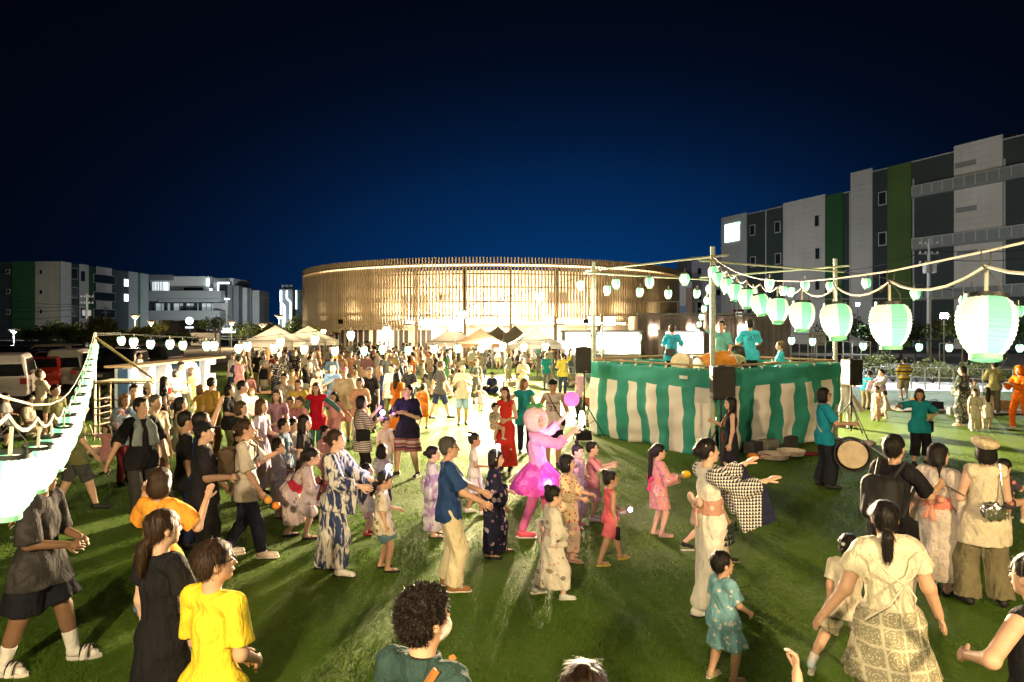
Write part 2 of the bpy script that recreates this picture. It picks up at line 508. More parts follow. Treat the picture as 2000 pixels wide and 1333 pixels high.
# wall washers between slats and wall, sitting on the canopy and along the eave
for k, d in enumerate((-62, -47, -33, -20, -7, 6, 19, 32, 46)):
    t = R(d); r = HR - 1.2
    f = .25 if d < -40 else (.55 if d < -30 or d > 40 else 1)
    lamp_area('wall_washer_light', (HC.x + math.sin(t)*r, HC.y - math.cos(t)*r, 3.1), (HC.x + math.sin(t)*(r-.7), HC.y - math.cos(t)*(r-.7), 6.2), 1.2, 3400*f, (1, .78, .50), 'SQUARE')
    mb = MB(); mb.box((0, 0, 0), (1.0, .25, .12)); o = mb.build('washer_lamp', BRONZE, hall); o.location = (math.sin(t)*r, -math.cos(t)*r, 3.06); o.rotation_euler = (0, 0, t)
for k, d in enumerate((-30, -14, 2, 18, 34)):
    t = R(d); r = HR - .6
    lamp_area('porch_light', (HC.x + math.sin(t)*r, HC.y - math.cos(t)*r, 2.65), (HC.x + math.sin(t)*(r-.7), HC.y - math.cos(t)*(r-.7), 0), .5, 450, (1, .8, .55))

# ================================================================ warehouses
def panel(nm, col):
    """metal cladding: soft weathering, shallow horizontal joints"""
    t = NT(nm); t.set(.7, 0, .25); v = t.co(); z = t.sep(v)[2]
    n = t.math('ADD', t.math('MULTIPLY', t.noise(v, .12, 4, .6), .7), t.math('MULTIPLY', t.noise(t.mapv(v, (1.4, 1.4, .12)), 1, 4, .6), .3))
    t.base(t.ramp(n, ((.3, tuple(c*.78 for c in col)), (.7, tuple(c*1.12 for c in col)))))
    t.bump(t.math('GREATER_THAN', t.math('FRACT', t.math('MULTIPLY', z, 1.25)), .06), .8, .05); return t.m
P_WHITE = panel('panel_white', (.52, .52, .50)); P_DARK = panel('panel_slate', (.042, .06, .062)); P_GREEN = panel('panel_green', (.028, .10, .036)); P_OLIVE = panel('panel_olive', (.085, .15, .042)); P_GREY = panel('panel_grey', (.22, .24, .25))
WFRAME = mat('window_frame_grey', (.42, .44, .44), .6); WDARK = mat('night_glass', (.02, .026, .03), .15, 0, .6)
class Facade:
    """a straight facade seen from the lawn; panels are placed by the bearing at which the eye meets it"""
    def __init__(s, a, b):
        s.a, s.b = Vector(a), Vector(b); s.d = (s.b - s.a).normalized(); s.n = Vector((s.d.y, -s.d.x))
        if s.n.dot(-s.a) < 0: s.n = -s.n
        s.rz = math.atan2(s.d.y, s.d.x)
    def t(s, px):
        k = (px - 1000)/FPX
        return (k*s.a.y - s.a.x)/(s.d.x - k*s.d.y)
    def z(s, px, py): return CAM_H + (HOR - py)/FPX*(s.a + s.d*s.t(px)).y
    def box(s, t0, t1, z0, z1, off, th):
        mb = MB(); c = s.a + s.d*((t0+t1)/2) + s.n*(off - th/2)
        mb.box((c.x, c.y, (z0+z1)/2), (abs(t1-t0), th, z1-z0), s.rz); return mb
    def win(s, px, py, w, h, root, off=.06):
        t = s.t(px); z = s.z(px, py)
        f = s.box(t-w/2, t+w/2, z-h/2, z+h/2, off + .08, .12).build('window', WFRAME, root)
        s.box(t-w/2+.14, t+w/2-.14, z-h/2+.14, z+h/2-.14, off + .1, .06).build('pane', WDARK, f)
fr = Facade((38.7, 122.6), (66.5, 55.8))
wr = fr.box(0, fr.t(1663), 0, 22.5, 0, 30).build('warehouse', P_DARK)
tag(wr, 'long slate grey warehouse with white and green panels behind the court', 'warehouse')
fr.box(fr.t(1663), 73, 0, 24.6, 0.02, 30).build('wall', P_DARK, wr)
for p0, p1, m_, top in ((1410, 1459, P_WHITE, 22.9), (1531, 1613, P_WHITE, 23.0), (1613, 1648, P_GREEN, 22.7), (1663, 1705, P_WHITE, 25.2), (1735, 1781, P_OLIVE, 24.75), (1865, 1960, P_WHITE, 25.3), (2085, 2200, P_WHITE, 25.2)):
    fr.box(fr.t(p0), fr.t(p1), .1, top, .18, .2).build('panel', m_, wr)
for p0 in (1496, 1660, 1784, 1962): fr.box(fr.t(p0), fr.t(p0) + .16, .2, 22.4, .16, .14).build('downpipe', WFRAME, wr)
for t0, t1, z0, off in ((8, 12, 22.5, -4), (31, 36, 24.6, -5), (45, 48, 24.6, -3)): fr.box(t0, t1, z0, z0 + 1.3, off, 3).build('roof_unit', P_GREY, wr)
fr.box(0, fr.t(1663), 22.5, 22.62, .12, .3).build('coping', WFRAME, wr); fr.box(fr.t(1663), 73, 24.6, 24.72, .14, .3).build('coping', WFRAME, wr)
for px, py in ((1470, 450), (1519, 444), (1471, 512), (1520, 506), (1724, 388), (1724, 467), (1726, 546)): fr.win(px, py, 1.3, 1.9, wr, .0)
for px, py in ((1598, 432), (1599, 496), (1599, 556)): fr.win(px, py, 1.0, 1.9, wr, .2)
for px, py in ((1888, 321), (1889, 409), (1891, 494)): 
    t = fr.t(px); z = fr.z(px, py); fr.box(t-1.25, t+1.25, z-.3, z+.3, .24, .1).build('vent', P_GREY, wr)
for py0, py1 in ((365, 388), (467, 490), (566, 588)):
    z1, z0 = fr.z(1788, py0), fr.z(1788, py1); t0 = fr.t(1788)
    bl = fr.box(t0, 72, z0, z0 + .25, .75, .8).build('balcony', P_GREY, wr)
    fr.box(t0, 72, z0 + .25, z1 - .1, .70, .06).build('railing', mat('rail_panel', (.20, .23, .23), .5), bl)
    fr.box(t0, 72, z1 - .1, z1, .76, .12).build('handrail', WFRAME, bl)
    t = t0
    while t < 72:
        fr.box(t, t + .12, z0 + .25, z1, .78, .12).build('post', WFRAME, bl); t += 1.35
sg = fr.box(fr.t(1418), fr.t(1446), fr.z(1432, 472), fr.z(1432, 437), .3, .1).build('sign', glow('sign_white', (.72, 1.0, .9), 3.0), wr)
fr.box(fr.t(1446), fr.t(1448), fr.z(1432, 441), fr.z(1432, 436.5), .3, .1).build('sign_corner', glow('sign_green', (.2, .9, .5), 1.5), wr)

fl = Facade((-119, 175), (-117, 300))
wl_ = fl.box(0, 42, 0, 20.0, 0, 46).build('warehouse', P_DARK)
tag(wl_, 'wide warehouse with green, beige and white stripes beyond the car park', 'warehouse')
for p0, p1, m_, top in ((118, 138, P_WHITE, 20.2), (155, 172, P_WHITE, 20.2), (172, 181, P_GREEN, 20.1), (188, 217, P_WHITE, 20.2), (250, 268, P_GREY, 20.1), (268, 273, P_GREEN, 20.05), (273, 289, P_GREY, 20.1)):
    fl.box(fl.t(p0), fl.t(p1), .1, top, .2, .2).build('panel', m_, wl_)
for px, py in ((144, 535), (144, 572), (144, 608)): fl.win(px, py, 3, 3, wl_, 0)
for px, py in ((160, 540), (160, 612)): fl.win(px, py, 2, 3, wl_, .2)
for px, py in ((203, 546), (203, 580), (203, 613)): fl.win(px, py, 10, 2.6, wl_, .2)
for px, py in ((247, 553), (247, 582)):
    t = fl.t(px); z = fl.z(px, py); fl.box(t-1.2, t+1.2, z-1.1, z+1.1, .1, .1).build('lit_window', glow('cold_window', (.85, .95, 1), 2.5), wl_)
fe = Facade((-165, 174.9), (-119.2, 174.9))
for p0, p1, m_ in ((25, 70, P_GREEN), (70, 117, panel('panel_beige', (.40, .36, .28)))):
    fe.box(fe.t(p0), fe.t(p1), .1, 20.1, .25, .2).build('panel', m_, wl_)
for px, py in ((17, 531), (18, 570), (18, 610), (82, 532), (82, 571), (82, 609)): fe.win(px, py, 1.0, 1.3, wl_, .28)
# white building with car ramps
YB = 245
def bw(px): return (px - 1000)/FPX*YB
def bz(py): return CAM_H + (HOR - py)/FPX*YB
LITW = glow('lit_hall_white', (.86, .97, 1.0), .85)
rampb = MB().box((bw(372), YB + 9, bz(595)), (bw(455) - bw(292), 16, bz(545) - bz(648))).build('ramp_building', mat('ramp_wall', (.55, .56, .56), .8))
tag(rampb, 'white lit building with stacked car ramps beside the far warehouse', 'building')
def rb(name, p0, p1, q0, q1, dy, th, m_): return MB().box(((bw(p0)+bw(p1))/2, YB + dy, (bz(q0)+bz(q1))/2), (bw(p1)-bw(p0), th, bz(q0)-bz(q1))).build(name, m_, rampb)
RW = mat('ramp_concrete', (.38, .40, .39), .85)
rb('ramp', 290, 448, 570, 590, -3, 8, RW); rb('ramp', 288, 448, 608, 626, -4, 8, RW); rb('parapet', 330, 410, 541, 545, 0, 3, P_WHITE)
rb('block', 336, 413, 541, 569, 3, 10, mat('block_white', (.62, .62, .60), .8)); rb('window', 365, 402, 563, 570, -2.2, .4, WDARK); rb('roof_slab', 294, 345, 539, 549, 1, 12, P_GREY)
rb('lit_hall', 296, 322, 551, 569, .8, .5, LITW); rb('lit_hall', 322, 338, 552, 569, .6, .5, glow('lit_hall_bright', (.9, 1, 1), 1.6))
rb('lit_hall', 300, 445, 592, 607, .7, .5, glow('lit_deck', (.8, .95, .98), .26)); rb('lit_hall', 300, 445, 628, 645, .7, .5, glow('lit_deck_low', (.8, .95, .98), .3))
for px in (300, 306, 311, 316, 328, 333): rb('mullion', px, px + .5, 551, 569, .2, .3, P_GREY)
for px in (314, 350, 372, 402, 412, 436): rb('mullion', px, px + .6, 592, 607, .2, .3, P_DARK)
rb('soffit', 294, 446, 590, 593, -1, 6, P_DARK); rb('ramp', 330, 446, 586, 592, -6, 3, RW); rb('stair', 352, 380, 598, 607, .0, 1, P_GREY)
for px in (282, 302, 325, 337, 362, 383, 392, 425, 446): rb('column', px, px + 3.2, 590, 648, -1, 1.5, P_DARK)
rb('sign', 410.5, 416, 545, 560, -3, .4, glow('sign_mint', (.7, 1, .92), 3)); rb('window', 417, 422, 565, 572, -3.2, .4, glow('cold_window', (.85, .95, 1), 2.5))
rb('block', 424, 452, 553, 648, 2, 10, P_WHITE); rb('window', 437, 452, 556, 584, -3.4, .4, WDARK); rb('light_strip', 434, 456, 553, 556, -3.8, .3, glow('neon_white', (.85, .95, 1), 5)); rb('light_strip', 446, 457, 584, 586, -3.8, .3, glow('neon_white', (.85, .95, 1), 5)); rb('light_strip', 434, 435.5, 556, 576, -3.8, .3, glow('neon_white', (.85, .95, 1), 5))
for p0, p1, m_, tp in ((452, 464, P_GREY, 558), (464, 473, P_WHITE, 561), (473, 476, P_GREY, 562), (476, 490, P_WHITE, 565)): rb('panel', p0, p1, tp, 648, 6 + (p0-452)*.3, 10, m_)
# tower with zigzag light lines
YT = 230
tw = empty('light_tower', ((558-1000)/FPX*YT, YT, 0)); tag(tw, 'slim grey tower with zigzag white light lines and tanks on top', 'tower')
def tp(px, py, dy=0): return Vector(((px-558)/FPX*YT, dy, CAM_H + (HOR-py)/FPX*YT))
mb = MB(); a, b = tp(545, 565), tp(570, 650); mb.box(((a.x+b.x)/2, 4, a.z/2), (b.x-a.x, 7, a.z)); mb.build('wall', P_GREY, tw)
mb = MB(); a, b = tp(577, 566), tp(593, 650); mb.box(((a.x+b.x)/2, 4, a.z/2), (b.x-a.x, 7, a.z)); mb.build('annex', P_DARK, tw)
for q in (548, 556, 564):
    a = tp(q, 556); mb = MB(); mb.lathe([(.55, tp(0, 566).z - .1), (.75, a.z - .3), (.75, a.z)], 10, (a.x, 3, 0)); mb.build('tank', P_GREY, tw)
for pts in (((547.5, 568), (547.5, 590), (555, 598), (555, 650)), ((559.5, 568), (559.5, 583), (567, 591), (567, 650)), ((548.5, 568), (548.5, 618), (552, 624), (552, 648)), ((578, 568), (578, 604))):
    mb = MB()
    for p, q in zip(pts, pts[1:]): mb.tube(tp(*p, .3), tp(*q, .3), .22, n=6)
    mb.build('light_line', glow('neon_white', (.85, .95, 1), 5), tw)
# tower block and low buildings behind the stage
YW = 130
tb = MB().box(((1380-1000)/FPX*YW, YW + 6, (CAM_H + 138/FPX*YW)/2), (58/FPX*YW, 12, CAM_H + 138/FPX*YW)).build('tower_block', mat('block_lilac', (.42, .42, .47), .8, var=.05))
tag(tb, 'tall narrow pale block behind the stage poles', 'building')
for px, py in ((1366, 530), (1403, 572), (1366, 580), (1366, 596), (1366, 612)):
    w_ = W(px, py, YW - .05); MB().box(w_, (.7, .12, 1.1)).build('window', WDARK, tb)
mb = MB(); mb.box(((1338-1000)/FPX*118, 121, 5.5), (30/FPX*118, 5, 11)); lb = mb.build('annex_building', mat('annex_wall', (.44, .42, .42), .8)); tag(lb, 'pale stepped annex between the round hall and tall block', 'building')
w_ = W(1333, 607, 118.2); MB().box(w_, (1.7, .4, 1.7)).build('window', mat('blue_glass', (.12, .17, .24), .2), lb)
w_ = W(1346, 590, 118.2); MB().box(w_, (.9, .5, 5)).build('pilaster', mat('brick_tan', (.3, .19, .13), .85), lb)

# pavilion wall behind the stage
pv = MB().box((15.2, 52, 1.8), (11.5, 4, 3.6)).build('pavilion', mat('pavilion_wall', (.50, .42, .38), .8)); tag(pv, 'low ribbed pavilion glowing behind the stage', 'pavilion')
for i in range(24): MB().box((9.7 + i*.48, 49.96, 1.7), (.14, .1, 3.3)).build('rib', mat('rib_tan', (.42, .33, .28), .8), pv)
MB().box((15.2, 49.9, 3.75), (11.7, .25, .18)).build('cornice', mat('white_trim', (.7, .68, .64), .7), pv)
for i in range(9): MB().box((9.7 + i*1.4, 50.2, 4.25), (.06, .06, .9)).build('post', mat('white_trim', (.7, .68, .64), .7), pv)
MB().box((15.2, 50.2, 4.7), (11.5, .06, .06)).build('handrail', mat('white_trim', (.7, .68, .64), .7), pv)
for x in (10.6, 13.4, 15.6, 17.2): MB().box((x, 49.85, 2.55), (.5, .12, .75)).build('wall_light', glow('wall_light_warm', (1, .82, .6), 14), pv)
MB().box((12.0, 49.9, 1.2), (1.2, .1, 2.3)).build('door', mat('taupe_door', (.22, .17, .14), .7), pv)

# low brown building and white wall by the road
lw = MB().box((W(350, 650, 120).x, 122, 2), (6.2, 4, 4.0)).build('roadside_building', mat('brown_wall', (.16, .12, .08), .85)); tag(lw, 'low brown roadside building below the ramp', 'building')
MB().box((W(352, 650, 118).x, 119.9, 3.6), (6.4, .2, .3)).build('cornice', mat('fascia_brown', (.10, .07, .05), .8), lw)
ww = MB().box((W(402, 665, 100).x, 100, 1.0), (4.3, .4, 1.9)).build('garden_wall', mat('garden_wall', (.5, .46, .4), .85)); tag(ww, 'short pale wall behind the hanging lanterns', 'wall')

# ================================================================ poles, wires, lamps
STEEL = mat('grey_steel', (.30, .31, .31), .45, .4); CPOLE = mat('pole_concrete', (.34, .34, .33), .8)
def utility(px, y, h, label, arms=2, tr=True, r=.16):
    x = (px-1000)/FPX*y; o = empty('utility_pole', (x, y, 0)); tag(o, label, 'utility pole')
    MB().tube((0, 0, 0), (0, 0, h), r*1.25, r*.8, 10).build('pole', CPOLE, o, True)
    for k in range(arms):
        c = MB().box((0, 0, h - .5 - k*.9), (1.9, .1, .1)).build('crossarm', STEEL, o)
        for q in (-.8, -.3, .3, .8): MB().lathe([(.05, 0), (.09, .1), (.05, .2)], 8, (q, 0, h - .45 - k*.9)).build('insulator', mat('porcelain', (.6, .6, .6), .3), c)
    if tr:
        for q in (-.35, .4): MB().lathe([(.2, 0), (.24, .1), (.24, .8), (.2, .85)], 10, (q, -.1, h - 3.2)).build('transformer', mat('transformer_grey', (.45, .46, .46), .6), o)
    return o
utility(1814, 62, 11.0, 'tall utility pole with transformers in front of the slate warehouse', 3)
utility(170, 95, 7.6, 'dark utility pole between the car park trees', 2, True, .14)
utility(206, 130, 7.0, 'thin far utility pole before the white stripe wall', 2, False, .13)
utility(518, 140, 9.5, 'far utility pole near the zigzag light tower', 2, False, .12)
def wire(name, a, b, sag, r, label, n=14, m_=None):
    a, b = Vector(a), Vector(b)
    pts = [a.lerp(b, i/n) - Vector((0, 0, sag*4*(i/n)*(1-i/n))) for i in range(n+1)]
    return tag(MB().path(pts, r, 4).build(name, m_ or mat('black_cable', (.02, .02, .02), .5)), label, 'cable')
for k, (q0, q1) in enumerate(((578, 596), (594, 598), (603, 604), (620, 615), (632, 633))):
    wire('power_line', W(-40, q0, 100), W(170, q1 - 2, 95), .5, .03, ('uppermost', 'second highest', 'middle', 'second lowest', 'lowest')[k] + ' power line crossing the green striped warehouse')
for k, q in enumerate((510, 527)):
    wire('power_line', W(1640, q + 20, 66), W(1812, q - 22, 62), .4, .03, ('upper', 'lower')[k] + ' power line running to the transformer pole')
    wire('power_line', W(1816, q - 22, 62), W(2060, q - 30, 58), .4, .03, ('upper', 'lower')[k] + ' power line leaving the transformer pole past the balconies')
wire('guy_wire', W(1806, 560, 61.5), W(1782, 735, 58), 0, .03, 'slanting guy wire beside the transformer pole')
def street_lamp(px, y, h, label, warm=True, power=260, lit=True, w=.85):
    x = (px-1000)/FPX*y; o = empty('street_lamp', (x, y, 0)); tag(o, label, 'street lamp')
    MB().tube((0, 0, 0), (0, 0, h - .5), .07, .05, 8).build('pole', STEEL, o, True)
    MB().lathe([(.06, h - .6), (w*.7, h - .12), (w*.72, h - .05), (.1, h)], 14).build('lamp_shade', mat('lamp_shade', (.3, .28, .25), .6), o, True)
    if lit:
        MB().lathe([(.02, h - .2), (w*.6, h - .16), (w*.6, h - .12), (.02, h - .1)], 12).build('bulb', glow('bulb_warm', (1, .66, .34), 60) if warm else glow('bulb_cold', (.85, .95, 1), 30), o, True)
        ld = bpy.data.lights.new('street_light', 'POINT'); ld.energy = power*7; ld.color = (1, .72, .38) if warm else (.86, .95, 1); ld.shadow_soft_size = .25
        l = bpy.data.objects.new('street_light', ld); C.objects.link(l); l.location = (x, y, h - .75)
    return o
street_lamp(264, 78, 4.3, 'tall warm street lamp with conical shade above the lanterns', True, 500)
street_lamp(295, 92, 3.7, 'shorter warm street lamp next to the round yellow tree', True, 350)
street_lamp(27, 82, 2.6, 'cold white lamp by the dark trees at the car park end', False, 900)
street_lamp(452, 88, 3.6, 'warm street lamp among trees before the ramp building', True, 250)
street_lamp(513, 86, 3.3, 'warm street lamp between the ramp building and the light tower', True, 250)
street_lamp(545, 84, 4.4, 'warm street lamp in front of the zigzag light tower', True, 300)
for px, lab in ((430, 'unlit twin arm post above the pale wall'), (484, 'unlit twin arm post above the tent corner')):
    x = (px-1000)/FPX*70; o = empty('lamp_post', (x, 70, 0)); tag(o, lab, 'lamp post')
    MB().tube((0, 0, 0), (0, 0, 3.4), .06, .05, 8).build('pole', STEEL, o, True); MB().box((0, 0, 3.4), (1.0, .08, .06)).build('arm', STEEL, o)
rs = empty('round_sign', W(370, 627, 110)); tag(rs, 'round glowing white sign on a mast before the ramp building', 'sign')
MB().lathe([(0.02, -.1), (.62, -.1), (.62, .1), (.02, .1)], 24, M=Matrix.Rotation(R(90), 3, 'X')).build('sign_disc', glow('sign_disc_light', (.8, 1, .97), 3.0), rs); MB().tube((0, .2, -rs.location.z), (0, .2, -.6), .1, n=8).build('pole', STEEL, rs)
MB().box((0, 0, -1.1), (1.3, .15, .3)).build('sign_plate', glow('sign_plate_light', (.8, .95, 1), 1.5), rs)
o = tag(MB().box(W(447, 646, 100), (2.0, .2, .7)).build('light_sign', glow('neon_white', (.85, .95, 1), 5)), 'small white glowing shop sign at the tree line', 'sign'); MB().tube((W(447, 650, 100).x, 100.2, 0), W(447, 647, 100.2), .06, n=6).build('pole', STEEL, o)

# ================================================================ trees and shrubs
def leaf_mat(nm, c, k=.3):
    t = NT(nm); t.set(.6, 0, .3); n = t.noise(t.co(), 1.3, 3); 
    col = t.ramp(n, ((.3, tuple(x*.55 for x in c)), (.7, tuple(x*1.35 for x in c)))); t.base(col)
    tr = t.n.new('ShaderNodeBsdfTranslucent'); t.l.new(col, tr.inputs[0]); ms = t.n.new('ShaderNodeMixShader'); ms.inputs[0].default_value = k
    t.l.new(t.b.outputs[0], ms.inputs[1]); t.l.new(tr.outputs[0], ms.inputs[2]); t.l.new(ms.outputs[0], t.n['Material Output'].inputs[0]); return t.m
LEAF = leaf_mat('leaf_green', (.05, .085, .025)); LEAFY = leaf_mat('leaf_olive', (.11, .12, .03)); BARK = mat('bark', (.09, .065, .045), .9, bump=.6, bs=20)
def crown_mesh(r, h, n, leaf, seed, clumps=14, low=.0):
    g = np.random.default_rng(seed)
    cc = g.normal(size=(clumps, 3)); cc /= np.linalg.norm(cc, axis=1, keepdims=True); cc *= g.uniform(.35, .85, (clumps, 1)); cc[:, 2] = np.abs(cc[:, 2])*1.0 - low
    cr_ = g.uniform(.25, .5, clumps)
    k = g.integers(0, clumps, n)
    d = g.normal(size=(n, 3)); d /= np.linalg.norm(d, axis=1, keepdims=True)
    p = (cc[k] + d*(cr_[k]*g.uniform(.45, 1.05, n)**.5)[:, None]) * np.array([r, r, h])
    a = g.normal(size=(n, 3)); a /= np.linalg.norm(a, axis=1, keepdims=True); b = np.cross(a, g.normal(size=(n, 3))); b /= np.linalg.norm(b, axis=1, keepdims=True) + 1e-6
    L = leaf*g.uniform(.6, 1.3, n)[:, None]
    V = np.stack([p - a*L, p - b*L*.45, p + a*L, p + b*L*.45], 1).reshape(-1, 3)
    return raw_mesh('crown', V, np.arange(4*n).reshape(-1, 4), False)
def tree(px, y, h, r, label, seed, lm=None, n=1500, crown=.62, leaf=.16):
    x = (px-1000)/FPX*y; o = empty('tree', (x, y, 0)); tag(o, label, 'tree', 'trees around the car park')
    g = random.Random(seed); mb = MB(); t0 = h*(1-crown)
    mb.tube((0, 0, 0), (0, 0, t0 + .2*h), .05*h**.7, .03*h**.7, 8)
    for k in range(6):
        a = g.uniform(0, 6.28); mb.tube((0, 0, t0*g.uniform(.8, 1.2)), (math.cos(a)*r*.6, math.sin(a)*r*.6, t0 + h*crown*g.uniform(.25, .7)), .025*h**.7, .008, 5)
    mb.build('trunk', BARK, o, True)
    c = link('crown', crown_mesh(r, h*crown*.62, n, leaf, seed), o, lm or LEAF); c.location = (0, 0, t0 + h*crown*.22)
for k, (px, y, h, r, lab, lm) in enumerate(((85, 62, 3.4, 2.2, 'bushy dark tree near the cold car park lamp', LEAF), (125, 75, 4.0, 2.0, 'tall sparse tree standing before the beige wall', LEAF), (150, 58, 3.3, 2.3, 'dark round tree right of the sparse car park tree', LEAF),
        (196, 52, 4.0, 1.7, 'yellow lit leafy tree above the end of the white lantern row', LEAFY), (222, 60, 3.0, 1.6, 'low olive tree behind the first far lantern', LEAFY), (276, 74, 3.2, 1.5, 'round yellow green tree under the conical street lamp', LEAFY), (312, 98, 4.6, 1.8, 'pale lit tree in front of the ramp columns', LEAFY),
        (421, 96, 5.2, 2.6, 'dark round tree in front of the white ramp building', LEAF), (470, 92, 3.6, 3.0, 'wide dark tree at the ramp building end', LEAF), (498, 90, 3.9, 2.4, 'dark tree left of the warm lamp pair', LEAF), (530, 80, 3.6, 2.2, 'olive lit tree under the light tower', LEAFY), (577, 84, 4.6, 2.3, 'dark tree between light tower and round hall', LEAF), (600, 62, 2.6, 1.9, 'low tree behind the second tent', LEAFY), (612, 58, 3.1, 1.2, 'slim tree by the glazed hall corner', LEAFY),
        (355, 66, 2.4, 2.6, 'low dark hedge tree behind the lantern pair', LEAF), (1425, 70, 3.4, 1.5, 'dark tree behind the raised drummer', LEAF), (1640, 58, 4.4, 2.6, 'dark tree behind the basketball backboard', LEAF), (1760, 60, 4.0, 3.2, 'dark tree mass behind the cold floodlight', LEAF), (1885, 50, 4.6, 2.6, 'pale lit tree behind the largest lantern', LEAFY), (1965, 56, 4.2, 3.2, 'dark tree at the court end', LEAF), (1700, 54, 3.6, 2.6, 'dark tree left of the transformer pole', LEAF))):
    tree(px, y, h, r, lab, 40 + k, lm, 1300)
def shrub(px, y, h, r, label, seed, lm=None, n=420):
    x = (px-1000)/FPX*y; o = empty('shrub', (x, y, -.02)); tag(o, label, 'shrub', 'shrubs along the lawn edge')
    g = random.Random(seed); mb = MB()
    for k in range(9):
        a = g.uniform(0, 6.28); q = g.uniform(.3, .9)*r; mb.tube((0, 0, 0), (math.cos(a)*q, math.sin(a)*q, h*g.uniform(.6, 1)), .018, .006, 4)
    mb.build('stem', BARK, o)
    c = link('foliage', crown_mesh(r, h*.55, n, .07, seed, 9, .25), o, lm or LEAFY); c.location = (0, 0, h*.45)
SH = ('first', 'second', 'third', 'fourth', 'fifth', 'sixth', 'seventh', 'eighth', 'ninth', 'tenth', 'eleventh')
for k, px in enumerate((1676, 1712, 1744, 1790, 1822, 1866, 1900, 1930, 1965, 1998)):
    y = 34.6 - (px-1676)/322*3.2
    shrub(px, y, 1.35 + .35*math.sin(k*2.1), 1.0, SH[k] + ' wiry green shrub from the stage along the bright path', 90 + k)
for k, px in enumerate((1160, 1178, 1200, 1226, 1246)):
    shrub(px, 46, 1.5 + .3*math.sin(k*1.7), .8, SH[k] + ' reedy shrub from the stage pole in front of the lit stall', 120 + k)
# ================================================================ yagura stage
SF = Vector((4.23, 14.02, 0)); SU = Vector((-.55, .835, 0)).normalized(); SV = Vector((.835, .55, 0)).normalized(); LU, LV = 3.84, 4.55
SL, SR = SF + SU*LU, SF + SV*LV
SB = SF + SU*LU + SV*LV
SRZ = math.atan2(SV.y, SV.x); FLOOR = 1.22; CT = 1.88; PT = 4.15
stage = empty('stage', SF, SRZ); tag(stage, 'raised square drum stage framed by four pale lashed poles', 'stage')
# local frame of the stage: x along SV, y along SU
POLE = NT('pole_pale'); POLE.set(.6, 0, .3)
_v = POLE.co(); POLE.base(POLE.ramp(POLE.noise(POLE.mapv(_v, (3, 3, 22)), 1, 3), ((.4, (.34, .40, .30)), (.6, (.46, .52, .40))))); POLE = POLE.m
PLANK = mat('stage_plank', (.24, .16, .09), .75, var=.25, vs=4, bump=.3)
npl = 15
for i in range(npl):
    w_ = LU/npl; MB().box((LV/2, w_*(i+.5), FLOOR - .03), (LV, w_ - .012, .06)).build('plank', PLANK, stage)
for x, y in ((0, 0), (LV, 0), (0, LU), (LV, LU)):
    p = MB().tube((x, y, 0), (x, y, PT + .3), .055, .048, 10).build('pole', POLE, stage, True)
    mb = MB()
    for k in range(7): mb.lathe([(.05, PT - .12 + k*.035), (.057, PT - .11 + k*.035), (.05, PT - .09 + k*.035)], 10, (x, y, 0))
    mb.build('lashing', mat('rope', (.35, .33, .22), .9), p, True)
    MB().box((x, y, .012), (.3, .3, .024)).build('base_plate', STEEL, p)
for a, b in (((-.35, .05, PT), (LV + .45, .05, PT)), ((-.4, LU - .05, PT + .0), (LV + .4, LU - .05, PT)), ((.05, -.35, PT + .1), (.05, LU + .4, PT + .1)), ((LV - .05, -.4, PT + .1), (LV - .05, LU + .4, PT + .1))):
    MB().tube(a, b, .026, .022, 10).build('beam', POLE, stage, True)
for a, b in (((0, 0, CT + .05), (LV, 0, CT + .05)), ((0, LU, CT + .08), (LV, LU, CT + .08)), ((0, 0, CT + .05), (0, LU, CT + .05)), ((LV, 0, CT + .05), (LV, LU, CT + .05))):
    MB().tube(a, b, .024, n=8).build('rail', mat('rail_wood', (.30, .20, .11), .7), stage, True)
for x in np.linspace(.5, LV - .5, 4):
    for y in (.5, LU/2, LU - .5): MB().tube((x, y, 0), (x, y, FLOOR - .06), .03, n=6).build('support', STEEL, stage)

